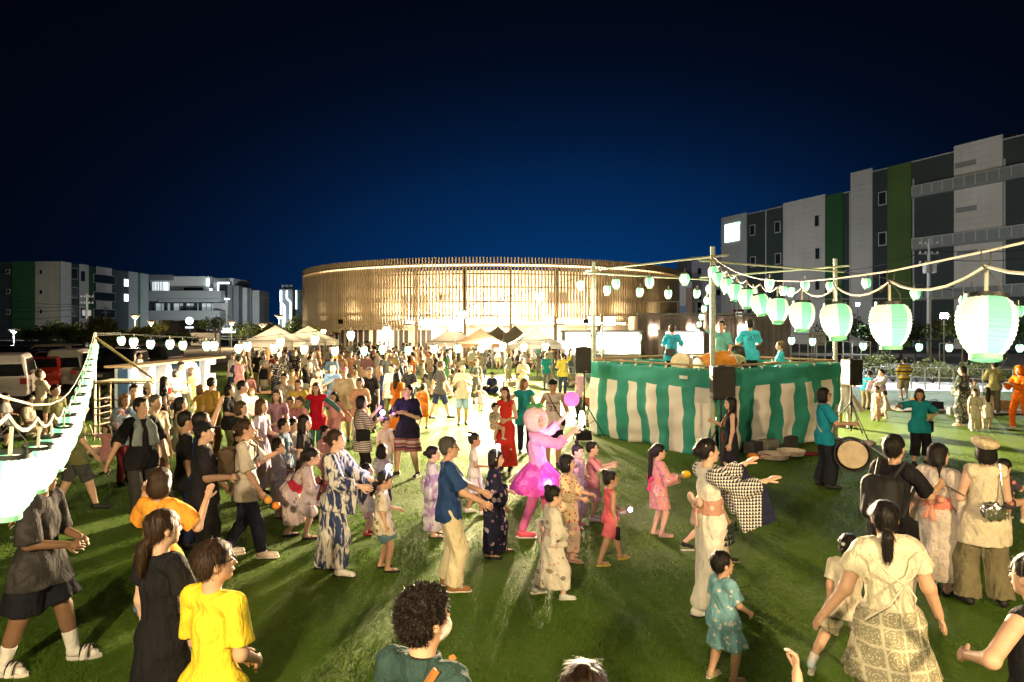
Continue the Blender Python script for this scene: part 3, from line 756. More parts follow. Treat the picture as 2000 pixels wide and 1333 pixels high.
# striped curtain: one cloth per side, sewn in strips
def curtain_mat():
    t = NT('curtain_cloth'); t.set(.75, 0, .25)
    uv = t.n.new('ShaderNodeUVMap'); uv.uv_map = 'u'
    x, y, z = t.sep(uv.outputs[0])
    f = t.math('GREATER_THAN', t.math('FRACT', x), .5)
    band = t.math('GREATER_THAN', y, .78)
    g = t.mix(t.noise(t.co(), 3, 3), (.028, .235, .19), (.042, .31, .25))
    w_ = t.mix(t.noise(t.co(), 3, 3), (.76, .71, .66), (.86, .81, .76))
    t.base(t.mix(t.math('MAXIMUM', f, band), w_, g))
    tr = t.n.new('ShaderNodeBsdfTranslucent'); 
    t.bump(t.noise(t.mapv(t.co(), (2, 2, 1)), 5, 4), .35, .03)
    return t.m
CURT = curtain_mat()
def curtain(p0, p1, z0, z1, periods, phase, label, seed, bulge=.06, side=1, low=None):
    p0, p1 = Vector(p0), Vector(p1); d = (p1 - p0); Ln = d.length; d = d.normalized(); n = Vector((d.y, -d.x, 0))*side
    nx, nz = 120, 26
    u = np.linspace(0, 1, nx); v = np.linspace(0, 1, nz); U, Vv = np.meshgrid(u, v, indexing='ij')
    g = np.random.default_rng(seed); ph = g.uniform(0, 6.28, 8)
    dn = 1 - Vv
    off = bulge*(.35 + dn)*(np.sin(U*9 + ph[0] + 1.5*Vv) + .6*np.sin(U*19 + ph[1] + 3*Vv) + .35*np.sin(U*41 + ph[2] - 4*Vv)) + .10*np.sin(dn*3.1)*np.sin(U*3.1)
    off += .018*np.sin(Vv*17 + U*6 + ph[3]) + .012*np.sin(Vv*31 - U*13 + ph[4])
    lat = bulge*(.62*np.sin(dn*5.2 + ph[5] + U*2)*dn + .2*np.sin(dn*11 + ph[6] + U*7))
    lat *= np.minimum(1, 8*np.minimum(U, 1 - U))
    sag = -.022*np.abs(np.sin(U*periods*math.pi))
    zb = z0 if low is None else z0 + (low - z0)*U
    X = p0.x + d.x*(U*Ln + lat) + n.x*(off + .05); Y = p0.y + d.y*(U*Ln + lat) + n.y*(off + .05); Z = zb + Vv*(z1 - zb) + sag*Vv + .02*np.sin(U*14 + ph[7])*dn
    V = np.stack([X, Y, Z], 2).reshape(-1, 3)
    i, j = np.meshgrid(np.arange(nx-1), np.arange(nz-1), indexing='ij'); k = i*nz + j
    F = np.stack([k, k + nz, k + nz + 1, k + 1], 2).reshape(-1, 4)
    me = raw_mesh('stage_curtain', V, F)
    ul = me.uv_layers.new(name='u')
    uvv = np.stack([U*periods + phase, Vv], 2).reshape(-1, 2)[F.ravel()]
    ul.data.foreach_set('uv', uvv.astype(np.float32).ravel())
    o = link('stage_curtain', me, None, CURT); tag(o, label, 'curtain', 'striped curtains round the stage')
    m = o.modifiers.new('thick', 'SOLIDIFY'); m.thickness = .008
    # ties along the upper hem
    for k in range(int(periods*1.3) + 1):
        t = (k + .35)/(int(periods*1.3) + 1); q = p0 + d*(t*Ln) + n*.05
        mb = MB(); mb.ico((0, 0, 0), (.03, .022, .035), 6, 5); mb.tube((0, 0, 0), tuple(-n*.06 + Vector((0, 0, .05))), .01, n=5)
        b = mb.build('tie', mat('tie_cloth', (.7, .64, .5), .8), o, True); b.location = (q.x, q.y, z1 - .02)
    return o
curtain(SL - SU*-.05, SF, .0, CT, 5.5, .05, 'green and white striped curtain on the stage side facing the dancers', 3)
curtain(SF, SR + SV*.12, .12, CT, 5.3, .55, 'wavy green and white striped curtain behind the woman in black', 8, .07, 1, .04)
curtain(SB, SL, .1, CT, 6.0, .2, 'striped curtain along the hidden rear of the stage towards the round hall', 5, .05, 1)
curtain(SR, SB, .1, CT, 5.0, .4, 'striped curtain along the hidden rear of the stage towards the court', 6, .05, 1)
tag_ = MB().box((SF.x - .62*.55*1.2, SF.y, 0), (.22, .004, .07), math.atan2(-SU.y, -SU.x))
lb_ = tag_.build('cloth_label', mat('label_white', (.7, .7, .66), .7)); tag(lb_, 'small white rectangular label pinned on the green curtain band', 'label')
lb_.location = (SU.x*.15 - SV.x*0 - .13, SU.y*.15 - .13, 1.70)

# ---------------------------------------------------------------- speakers
SPK = mat('speaker_black', (.016, .015, .014), .6, bump=.2, bs=90); GRIL = mat('speaker_grille', (.028, .026, .024), .55, .3, bump=.6, bs=240)
def speaker(loc, rz, label, w_=.37, h=.60, dp=.34):
    o = empty('speaker', loc, rz); tag(o, label, 'speaker', 'speakers on tripods round the stage')
    b = MB().prism([(-w_/2, -dp/2), (w_/2, -dp/2), (w_*.36, dp/2), (-w_*.36, dp/2)], 0, h, 'z').build('cabinet', SPK, o); bevel(b, .018)
    g = MB().box((0, -dp/2 - .008, h/2), (w_ - .04, .016, h - .05)).build('grille', GRIL, o); bevel(g, .006)
    MB().box((0, 0, h + .012), (.16, .05, .02)).build('handle', SPK, o); MB().box((w_*.2, -dp/2 - .018, .05), (.05, .004, .018)).build('badge', mat('badge', (.3, .3, .3), .4), o)
    return o
def tripod(loc, h, rz, label, sp=.55):
    o = empty('speaker_stand', loc, rz); tag(o, label, 'speaker stand', 'tripod stands under the speakers')
    MB().tube((0, 0, .12), (0, 0, h), .019, n=10).build('pole', SPK, o, True); MB().tube((0, 0, .5), (0, 0, 1.0), .026, n=10).build('sleeve', SPK, o, True)
    MB().lathe([(.04, .78), (.045, .80), (.045, .86), (.03, .88)], 10).build('collar', SPK, o, True); MB().lathe([(.035, .2), (.045, .22), (.035, .28)], 10).build('lower_collar', SPK, o, True)
    for k in range(3):
        a = R(90 + k*120); p = Vector((math.cos(a)*sp, math.sin(a)*sp, .02))
        l = MB().tube((math.cos(a)*.03, math.sin(a)*.03, .83), p, .014, n=8).build('leg', SPK, o, True)
        MB().ico(p, .024, 8, 6).build('rubber_foot', SPK, l, True)
        MB().tube((math.cos(a)*.03, math.sin(a)*.03, .24), Vector((math.cos(a)*.03, math.sin(a)*.03, .83)).lerp(p, .52), .009, n=6).build('brace', SPK, o, True)
    return o
x, y = G(1141, 852); tripod((x, y, 0), 1.62, .4, 'black tripod stand at the dancers side stage corner', .5); speaker((x, y, 1.60), R(-14), 'black loudspeaker high on a tripod left of the green curtain edge', .40, .66, .36) 
x, y = G(1408, 912); tripod((x, y, 0), 1.36, .9, 'black tripod stand in front of the stage corner pole', .45); speaker((x, y, 1.34), R(4), 'black loudspeaker covering the near stage corner', .46, .64, .36)
x, y = G(1662, 852); tripod((x, y, 0), 1.32, 1.2, 'black tripod stand by the drummer with bass drum', .62); speaker((x, y, 1.30), R(18), 'black loudspeaker beyond the far end of the striped curtain', .40, .64, .36)
# weight bag on the stand foot
x, y = G(1690, 872)
mb = MB(); mb.ico((0, 0, .07), (.26, .13, .08), 12, 7); o = mb.build('sandbag', mat('white_bag', (.6, .5, .5), .8, bump=.4), None, True); o.location = (x, y, 0); tag(o, 'white weight bag lying on the tripod foot', 'sandbag')

# ---------------------------------------------------------------- drums
DW = mat('drum_orange_wood', (.62, .24, .035), .28, 0, .5, var=.3, vs=5); SKINM = mat('drum_skin', (.68, .55, .36), .6); STUD = mat('drum_stud', (.05, .04, .03), .35, .8)
def barrel(r, ln, name, label, loc, rot, body=DW, stand=True, loc_h=None):
    o = empty(name, loc); o.rotation_euler = rot; tag(o, label, 'drum')
    pr = [(r*(.86 + .16*math.sin(math.pi*k/12)), -ln/2 + ln*k/12) for k in range(13)]
    MB().lathe(pr, 32, caps=False).build('shell', body, o, True)
    for q in (-1, 1):
        z = q*ln/2
        h = MB().lathe([(.001, z + q*.012), (r*.84, z + q*.012), (r*.875, z + q*.004), (r*.885, z - q*.05), (r*.87, z - q*.055)] if q > 0 else [(r*.87, z - q*.055), (r*.885, z - q*.05), (r*.875, z + q*.004), (r*.84, z + q*.012), (.001, z + q*.012)], 32, caps=False).build('drum_head', SKINM, o, True)
        mb = MB()
        for k in range(26): a = 6.283*k/26; mb.ico((math.cos(a)*r*.895, math.sin(a)*r*.895, z - q*.03), .012, 6, 4)
        tag(mb.build('stud', STUD, h, True), kind='stuff')
    for q in (-1, 1):
        mb = MB(); pts = [(q*r*1.03, .05*math.cos(t), .05*math.sin(t)) for t in np.linspace(0, 6.283, 12)]; mb.path(pts, .007, 5); mb.build('ring', STUD, o, True)
    return o
def drum_stand(name, label, loc, w_, h, rz=0):
    o = empty(name, loc, rz); tag(o, label, 'drum stand')
    for sx in (-1, 1):
        MB().tube((sx*w_, -.28, 0), (sx*w_*.7, .18, h), .028, n=8).build('leg', PLANK, o); MB().tube((sx*w_, .28, 0), (sx*w_*.7, -.18, h), .028, n=8).build('leg', PLANK, o)
    MB().tube((-w_, 0, h*.35), (w_, 0, h*.35), .022, n=8).build('stretcher', PLANK, o)
    return o
D1 = W(1398, 715, 15.0); barrel(.36, .78, 'barrel_drum', 'big orange barrel drum behind the near stage corner pole', (D1.x, D1.y, FLOOR + .62), (0, R(78), R(8)))
drum_stand('drum_stand', 'wooden cross stand under the big orange barrel drum', (D1.x, D1.y, FLOOR), .24, .36, R(8))
D2 = W(1336, 716, 16.6); barrel(.27, .6, 'barrel_drum', 'smaller orange barrel drum beside the drummer with shoulder bag', (D2.x, D2.y, FLOOR + .58), (R(70), 0, R(-35)))
drum_stand('drum_stand', 'wooden cross stand under the smaller orange drum', (D2.x, D2.y, FLOOR), .2, .36, R(30))
D3 = W(1440, 694, 16.2); barrel(.24, .3, 'snare_drum', 'shallow dark drum with pale skin tilted towards the drummer', (D3.x, D3.y, FLOOR + .86), (R(-35), R(20), 0), mat('drum_dark', (.03, .02, .016), .35))
drum_stand('drum_stand', 'tall stand under the shallow dark drum', (D3.x, D3.y, FLOOR), .16, .70, .3)
x, y = G(1158, 838); barrel(.25, .34, 'barrel_drum', 'red rimmed drum on folding stand left of the stage', (x + .0, y + .3, .80), (R(25), R(-15), 0), mat('drum_red', (.22, .05, .03), .35))
drum_stand('drum_stand', 'folding wooden stand under the red rimmed drum', (x, y + .3, 0), .22, .68, .5)
bx = MB().box((0, 0, .2), (.7, .4, .4)).build('speaker_case', mat('case_brown', (.14, .11, .07), .7)); q = W(1374, 690, 18.4); bx.location = (q.x, q.y, FLOOR + .35); bevel(bx, .02); tag(bx, 'brown equipment case standing at the rear rail of the stage', 'case')
MB().box((q.x, q.y, FLOOR + .175), (.6, .36, .35)).build('equipment_crate', SPK); tag(bpy.data.objects['equipment_crate'], 'black crate under the brown equipment case', 'crate')

# things lying by the stage foot
for k, (px, py, r_, lab) in enumerate(((1512, 897, .32, 'large round white tray lying in front of the curtain'), (1545, 893, .30, 'square cornered white tray overlapping the round tray'))):
    x, y = G(px, py); o = MB().lathe([(.02, .012), (r_*.82, .012), (r_, .10), (r_*1.02, .10), (r_*.84, .0), (.02, .0)], 24 if k == 0 else 8).build('serving_tray', mat('tray_cream', (.68, .56, .47), .6), None, True); o.location = (x, y, .02 + k*.03); tag(o, lab, 'tray')
x, y = G(1470, 899); o = MB().ico((0, 0, .07), (.13, .1, .08), 10, 6).build('cloth_bundle', mat('bundle_orange', (.7, .25, .03), .8, bump=.5)); o.location = (x, y, 0); tag(o, 'orange cloth bundle beside the white trays', 'bundle')
x, y = G(1490, 897); o = MB().ico((0, 0, .05), (.2, .1, .06), 10, 6).build('cloth_bundle', cloth((.25, .05, .08), 'dots', (.7, .65, .6))); o.location = (x, y, 0); tag(o, 'maroon spotted cloth bundle next to the orange bundle', 'bundle')
x, y = G(1575, 890); o = MB().ico((0, 0, .04), (.3, .12, .05), 10, 6).build('cloth_bundle', cloth((.13, .02, .03))); o.location = (x, y, 0); tag(o, 'dark red cloth heap right of the white trays', 'bundle')
for k, (px, w_) in enumerate(((1462, .34), (1492, .42), (1530, .4))):
    t = ((px-1000)/FPX*SF.y - SF.x)/(SV.x - (px-1000)/FPX*SV.y); p = SF + SV*t + Vector((.15, -.28, 0))*.4
    o = MB().box((0, 0, .13), (w_, .26, .26)).build('storage_crate', mat('crate_%d' % k, ((.10, .10, .11), (.20, .19, .17), (.05, .05, .05))[k], .7)); o.location = (p.x, p.y, 0); o.rotation_euler = (0, 0, SRZ); bevel(o, .015)
    tag(o, ('dark storage crate under the curtain near the woman in black', 'grey patterned storage crate under the curtain middle', 'black storage crate under the curtain by the trays')[k], 'crate')

# ================================================================ paper lanterns on their strings
def paper_mat(nm, e):
    t = NT(nm); t.set(.7, 0, .2)
    x, y, z = t.sep(t.co())
    a = t.math('ARCTAN2', y, x)
    st = t.math('GREATER_THAN', t.math('SINE', t.math('MULTIPLY_ADD', a, 3.0, .35)), .28)
    rib = t.math('MULTIPLY_ADD', t.math('SINE', t.math('MULTIPLY', z, 420)), .04, .96)
    c = t.mix(st, (.90, 1.0, .90), (.24, .83, .50))
    t.base(t.mix(.65, c, (0, 0, 0))); c2 = t.mix(.5, c, (0, 0, 0))
    mul = t.n.new('ShaderNodeVectorMath'); mul.operation = 'SCALE'; t.l.new(c, mul.inputs[0]); t.l.new(rib, mul.inputs['Scale'])
    t.l.new(mul.outputs[0], t.b.inputs['Emission Color']); t.b.inputs['Emission Strength'].default_value = e
    tr = t.n.new('ShaderNodeBsdfTranslucent'); t.l.new(c2, tr.inputs[0]); ad = t.n.new('ShaderNodeAddShader')
    t.l.new(t.b.outputs[0], ad.inputs[0]); t.l.new(tr.outputs[0], ad.inputs[1]); t.l.new(ad.outputs[0], t.n['Material Output'].inputs[0])
    return t.m
PAPER = paper_mat('lantern_paper', .14); PAPER_HI = paper_mat('lantern_paper_lit', .55); PAPER_FAR = paper_mat('lantern_paper_far', 1.5)
RINGB = mat('lantern_ring_black', (.012, .014, .012), .5); RINGG = mat('lantern_ring_green', (.2, .55, .34), .6); CORD = mat('cord_pale', (.36, .35, .28), .7); CORDD = mat('cord_dark', (.05, .05, .04), .7)
BULB = glow('lantern_bulb', (1, .95, .78), 27)
lan_mesh = {}
def lantern_parts(hi):
    if hi in lan_mesh: return lan_mesh[hi]
    h, r = .27, .118; n = 24; pr = []
    m = 26 if hi != 'far' else 12
    for k in range(m + 1):
        t = k/m; z = h*(t - .5)
        q = float(np.interp(t, [0, .05, .12, .22, .35, .5, .62, .74, .84, .92, .97, 1], [.48, .52, .66, .79, .91, .98, 1.0, .985, .93, .83, .73, .66]))
        rib = .0022*math.cos(k*math.pi) if hi != 'far' else 0
        pr.append((r*q + rib, z))
    a = MB().lathe(pr, n if hi != 'far' else 14, caps=False).mesh('paper', True)
    a.materials.append(PAPER_HI if hi == 'bright' else PAPER_FAR if hi == 'far' else PAPER)
    b = MB().lathe([(pr[-1][0] - .004, h/2 - .012), (pr[-1][0] + .004, h/2 - .012), (pr[-1][0] + .004, h/2 + .014), (pr[-1][0] - .004, h/2 + .014), (pr[-1][0] - .004, h/2 - .012)], 20, caps=False).mesh('top_ring', True); b.materials.append(RINGB)
    c = MB().lathe([(pr[0][0] - .003, -h/2 - .016), (pr[0][0] + .003, -h/2 - .016), (pr[0][0] + .004, -h/2 + .008), (pr[0][0] - .003, -h/2 + .008), (pr[0][0] - .003, -h/2 - .016)], 20, caps=False).mesh('bottom_ring', True); c.materials.append(RINGG)
    e = MB().ico((0, 0, -.045), (.026, .026, .036), 10, 7).mesh('bulb', True); e.materials.append(BULB)
    rr = pr[-1][0]
    d = MB().path([(rr, 0, h/2), (rr*.8, 0, h/2 + .07), (.012, 0, h/2 + .128), (-.012, 0, h/2 + .128), (-rr*.8, 0, h/2 + .07), (-rr, 0, h/2)], .0022, 5).mesh('handle', True); d.materials.append(CORDD)
    f = MB().tube((.0, 0, h/2 + .13), (.0, .004, -.01), .008, .008, 6).mesh('lamp_holder', True); f.materials.append(CORD)
    lan_mesh[hi] = (('paper', a), ('top_ring', b), ('bottom_ring', c), ('bulb', e), ('handle', d), ('lamp_holder', f))
    return lan_mesh[hi]
def lantern(p, label, group, hi='near', tilt=(0, 0), rz=0, s=1.0, power=0):
    o = empty('paper_lantern', p); o.rotation_euler = (R(tilt[0]), R(tilt[1]), rz); o.scale = (s, s, s); tag(o, label, 'lantern', group)
    for nm, me in lantern_parts(hi): link(nm, me, o)
    if power:
        ld = bpy.data.lights.new('lantern_light', 'POINT'); ld.energy = power; ld.color = (1, .82, .54); ld.shadow_soft_size = .2
        l = bpy.data.objects.new('lantern_light', ld); C.objects.link(l); l.location = Vector(p) - Vector((0, 0, .30*s))
    return o
ORD = ('first', 'second', 'third', 'fourth', 'fifth', 'sixth', 'seventh', 'eighth', 'ninth', 'tenth', 'eleventh', 'twelfth', 'thirteenth', 'fourteenth', 'fifteenth', 'sixteenth', 'seventeenth', 'eighteenth', 'nineteenth', 'twentieth')
g_ = random.Random(3)
# string from the near stage pole out over the lawn
pts = []; y = 2.85
for k in range(-3, 11):
    y = 2.85 + 1.1*k; x = 1.468 + .197*y; z = 2.75 + .0094*(y - 2.85)**2 * (1 if y > 2.85 else .6); pts.append(Vector((x, y, z)))
vis = 0
for k, p in enumerate(pts):
    if p.y > 2: vis += 1; lab = 'largest glowing green striped lantern, nearest on the rope from the stage' if vis == 1 else ORD[vis-1] + ' glowing green striped lantern along the rope to the stage pole'
    else: lab = 'assumed green striped lantern on the rope beyond the largest one, ' + ORD[k] + ' from its end'
    lantern(p, lab, 'lanterns on the rope from the stage to the lawn', 'near', (g_.uniform(-12, 0), g_.uniform(-7, 7)), g_.uniform(-.3, .3), .95, 0 if p.y > 2 else 34)  # lanterns out of view are assumed, with point lights for the foreground
end_p = SF + Vector((0, 0, 4.1)); hang = [p + Vector((0, 0, .262)) for p in pts]
cab = []
for a, b in zip(hang, hang[1:] + [end_p]):
    for q in range(6): t = q/6; cab.append(a.lerp(b, t) - Vector((0, 0, .075*4*t*(1-t))))
tag(MB().path(cab + [end_p], .0075, 6).build('lantern_cable', CORD, None, True), 'pale wavy cable carrying the lanterns to the stage pole', 'cable')
far_end = hang[0] + Vector((0, 0, .1))
tag(MB().path([end_p + Vector((0, 0, .02))] + [h + Vector((0, 0, .06 + .004*(i % 2))) for i, h in reversed(list(enumerate(hang)))] , .0055, 5).build('support_wire', CORD, None, True), 'thin straight support wire above the wavy lantern cable', 'cable')
for h in hang[2:7]: pass
mb = MB()
for h in hang: mb.path([h + Vector((0, 0, -.02)), h + Vector((.022, 0, .02)), h + Vector((.02, 0, .07)), h + Vector((-.02, 0, .07)), h + Vector((-.022, 0, .02)), h + Vector((0, 0, -.02))], .004, 4)
tag(mb.build('cable_tie', CORDD), 'dark wire loops tying the wavy lantern cable to the wire above', 'cable ties', kind='stuff')
# row of lanterns descending at the other side of the lawn
pts = []; k = -3
for k in range(-2, 15):
    y = 2.5 + 1.01*k; x = -1.894 + (y - 2.5)*(-10.66 + 1.894)/14.5
    z = 1.9 + (.0055*(y - 7.3)**2 if y > 7.3 else .017*(y - 7.3)**2) - .135
    pts.append(Vector((x, y, z)))
vis = 0
for k, p in enumerate(pts):
    if p.y > 2.2: vis += 1; lab = ORD[vis-1] + ' overbright lantern from the near end of the dense row by the car park'
    else: lab = 'assumed overbright lantern on the dense row before its near end, ' + ORD[k] + ' from the anchor'
    lantern(p, lab, 'dense bright lantern row by the car park', 'bright', (g_.uniform(-5, 5), g_.uniform(-5, 5)), g_.uniform(-.3, .3), .84, 0 if p.y > 2 else 30)  # the unseen near ones are assumed and powered to light the onlookers
LP = Vector((-10.72, 17.1, 0))
lp = empty('lantern_pole', LP); tag(lp, 'pole holding up the far end of the dense lantern row', 'pole'); MB().tube((0, 0, 0), (0, 0, 2.62), .04, .035, 10).build('pole', POLE, lp, True); MB().box((0, 0, .015), (.3, .3, .03)).build('base_plate', STEEL, lp)
br = MB().tube((LP.x, LP.y, 2.5), (W(297, 733, 16.2).x, 16.2, 1.52), .03, n=8).build('brace_pole', mat('bamboo', (.42, .34, .15), .6), None, True); tag(br, 'slanting bamboo brace from the lantern pole to the steel cage', 'pole')
hang = [p + Vector((0, 0, .262)) for p in pts]; cab = []
for a, b in zip(hang, hang[1:] + [LP + Vector((0, 0, 2.6))]):
    for q in range(5): t = q/5; cab.append(a.lerp(b, t) - Vector((0, 0, .06*4*t*(1-t))))
tag(MB().path(cab, .009, 5).build('lantern_cable', CORD, None, True), 'pale looping cable above the dense bright lantern row', 'cable')
tag(MB().path([h + Vector((-.02, 0, .07)) for h in hang] + [LP + Vector((0, 0, 2.62))], .006, 5).build('support_wire', CORD, None, True), 'straight support wire over the dense bright lantern row', 'cable')
# lanterns hanging from the stage beams
def beam_lanterns(a, b, ts, lab, dz=.42):
    for k, t in enumerate(ts):
        p = a.lerp(b, t) + Vector((0, 0, PT - dz + g_.uniform(-.04, .03)))
        lantern(p, ORD[k] + ' ' + lab, 'lanterns under the stage beams', 'near', (g_.uniform(-6, 6), g_.uniform(-6, 6)), g_.uniform(0, 3), .88, 34)
beam_lanterns(SL, SF, (.22, .52, .80), 'lantern from the round hall end of the beam over the dancers side', .34)
beam_lanterns(SL, SB, (.10, .36, .60, .86), 'lantern from the round hall end of the rear stage beam', .42)
beam_lanterns(SF, SR, (.42, .72, .95), 'lantern from the near corner of the beam over the wavy curtain', .42)
beam_lanterns(SB, SR, (.38, .62, .68), 'lantern from the rear corner of the beam on the court side', .42)
def string(name, anchors, pys, depth, label, group, s=.9, hi='far', wl_label=None, p0=None, p1=None, power=0):
    hs = []
    for k, ((px, py), y) in enumerate(zip(pys, depth)):
        p = W(px, py, y); lantern(p, ORD[k % 20] + ' ' + label, group, hi, (g_.uniform(-5, 5), g_.uniform(-5, 5)), g_.uniform(0, 3), s, power); hs.append(p + Vector((0, 0, .25*s)))
    if p0 is not None: hs = [Vector(p0)] + hs
    if p1 is not None: hs = hs + [Vector(p1)]
    tag(MB().path(hs, .007, 4).build('lantern_cable', CORDD), wl_label, 'cable')
A_px = [(1134, 558), (1053, 580), (978, 600), (902, 616), (829, 632), (755, 646), (685, 656), (615, 664), (548, 669), (483, 677), (418, 676), (357, 675), (294, 673), (237, 666)]
string('a', None, A_px, [17.3 + .08*k for k in range(14)], 'lantern from the stage on the long sagging string to the car park pole', 'lanterns on the long sagging string', .86, 'far', 'thin dark cable sagging from the stage to the car park pole', SL + Vector((0, 0, 4.1)), LP + Vector((0, 0, 2.6)), 100)
B_px = [(1247, 660), (1103, 674), (1065, 678), (1023, 679), (982, 678), (953, 674), (940, 681), (894, 681), (848, 682), (797, 685), (747, 683), (711, 686), (654, 686), (594, 683), (535, 681), (466, 681), (403, 676), (332, 673), (261, 669)]
string('b', None, B_px, [22.5 - .22*k for k in range(19)], 'lantern from the stage on the low string above the crowd', 'lanterns on the low string above the crowd', .92, 'far', 'thin dark cable strung low above the crowd', None, LP + Vector((0, 0, 2.55)), 46)
string('c', None, [(1692, 554), (1788, 575), (1884, 590), (1990, 608), (2090, 622)], [16.2, 15.4, 14.8, 14.2, 13.6], 'lantern from the stage on the high string over the court side lawn', 'lanterns on the high court side string', .9, 'near', 'thin cable from the stage corner over the court side lawn', SR + Vector((0, 0, 4.15)))
string('d', None, [(1546, 666), (1587, 668), (1686, 677), (1795, 679), (1854, 680), (1992, 681), (2080, 682)], [24 - .2*k for k in range(7)], 'lantern from the stage on the low string along the shrubs', 'lanterns on the low string along the shrubs', .98, 'far', 'thin cable along the shrubs at the court side')
string('e', None, [(1386, 566), (1381, 588), (1375, 604), (1370, 620), (1366, 634), (1362, 648)], [21.5, 24, 26.5, 29, 32, 35], 'lantern from the stage on the string running back to the pavilion', 'lanterns on the string to the pavilion', .95, 'far', 'thin cable running from the rear stage pole to the pavilion', SB + Vector((0, 0, 4.1)))

# ================================================================ floodlights
def flood(loc, to, power, col, label, heads=1, spread=150, size=.34, es=90, gap=.5):
    x, y, h = loc; o = empty('floodlight', (x, y, 0)); tag(o, label, 'floodlight')
    MB().tube((0, 0, 0), (0, 0, h - .12), .03, n=8).build('pole', STEEL, o, True)
    for k in range(3):
        a = R(30 + 120*k); MB().tube((0, 0, .7), (math.cos(a)*.5, math.sin(a)*.5, .01), .018, n=6).build('leg', STEEL, o)
    d = (Vector(to) - Vector(loc)).normalized(); rz = math.atan2(d.y, d.x) - math.pi/2
    if heads > 1: MB().box((0, 0, h - .12), (gap + .2, .05, .05), rz).build('crossbar', STEEL, o)
    sd = Vector((math.cos(rz), math.sin(rz), 0))
    for k in range(heads):
        q = sd*((k - (heads-1)/2)*gap)
        b = MB().box((0, 0, 0), (size, .12, size*.8)).build('lamp_head', SPK, o); b.location = q + Vector((0, 0, h)); b.rotation_euler = (math.asin(max(-1, min(1, d.z))), 0, rz)
        MB().box((0, .064, 0), (size*.86, .008, size*.66)).build('lens', glow('flood_lens_%s' % ('w' if col[2] < .9 else 'c'), col, es), b)
        p = Vector(loc) + q + d*.1
        lamp_area('flood_light', p, p + d, size*.8, power, col, 'SQUARE', spread)
    return o
WARM = (1.0, .75, .44); WARM2 = (1.0, .68, .42); COLD = (.88, .97, 1.0)
flood((3.65, 27, 3.02), (0.0, 6, .3), 14000, WARM, 'twin headed floodlight shining across the lawn beside the stage pole', 2, 150, .5, 90, .62)
flood((-3.05, 36.0, 2.86), (-2.5, 12, .2), 9500, WARM, 'strongest warm floodlight in front of the hall doors', 1, 150, .85, 140)
flood((-.5, 40.5, 3.15), (-1.5, 15, .2), 9000, WARM, 'warm floodlight above the row of tent peaks', 1, 150, .7, 120)
flood((W(632, 652, 45).x, 45, 2.5), (-6, 15, 0), 5000, WARM2, 'small warm floodlight between the second tent and the hall', 1, 150, .3)
flood((19.6, 35.6, 3.3), (9, 12, .2), 1000, COLD, 'cold white floodlight on a pole behind the shrubs', 1, 160, .4, 150)
flood((22.2, 34.2, 3.35), (13, 12, .2), 1000, COLD, 'second cold white floodlight on a pole by the transformer pole', 1, 160, .4, 150)
flood((27.5, 53, 4.6), (25, 30, 0), 1500, COLD, 'small distant cold lamp beyond the court', 1, 160, .3, 60)
flood((-13.0, 50.5, 3.2), (-6, 62, 5), 4200, WARM, 'added warm floodlight by the tents brightening the round hall', 1, 165, .4, 10)  # added, like the next one, to brighten the hall slats and base
flood((5.5, 49.5, 3.2), (3, 61, 5), 3600, WARM, 'added warm floodlight by the stalls brightening the round hall', 1, 165, .4, 10)
# floods added without a seen source to brighten the warehouses and ramp building
flood((30, 62, 6.0), (47, 95, 11), 1700, (.93, .97, 1.0), 'added tall court floodlight brightening the slate warehouse', 1, 170, .5)
flood((44, 42, 6.0), (57, 74, 12), 1300, (.93, .97, 1.0), 'added court floodlight beyond the picture brightening the slate warehouse', 1, 170, .5)
flood((22, 95, 6.0), (41, 118, 10), 1500, (.93, .97, 1.0), 'added far floodlight brightening the warehouse end', 1, 170, .5)
flood((-70, 150, 3), (-119, 200, 9), 3600, (.90, .96, 1.0), 'added far floodlight brightening the striped warehouse', 1, 170, .5)  # this and the next two are added lamps to lift the far facades
flood((-100, 140, 3), (-140, 175, 9), 2200, (.95, .96, .9), 'added far floodlight brightening the beige stripe wall', 1, 170, .5)
flood((-88, 205, 3), (-105, 245, 9), 9000, (.88, .97, 1.0), 'added far floodlight brightening the ramp building', 1, 170, .5)
# assumed, unseen warm floods behind the viewer, lighting the backs of the onlookers
flood((-2.6, -3.2, 4.4), (-.2, 7, .6), 930, (1.0, .76, .44), 'warm work floodlight behind the onlookers', 1, 160, .4)
flood((5.5, -3.0, 4.2), (4.2, 6, .6), 950, (1.0, .70, .36), 'second warm work floodlight behind the onlookers', 1, 160, .4)
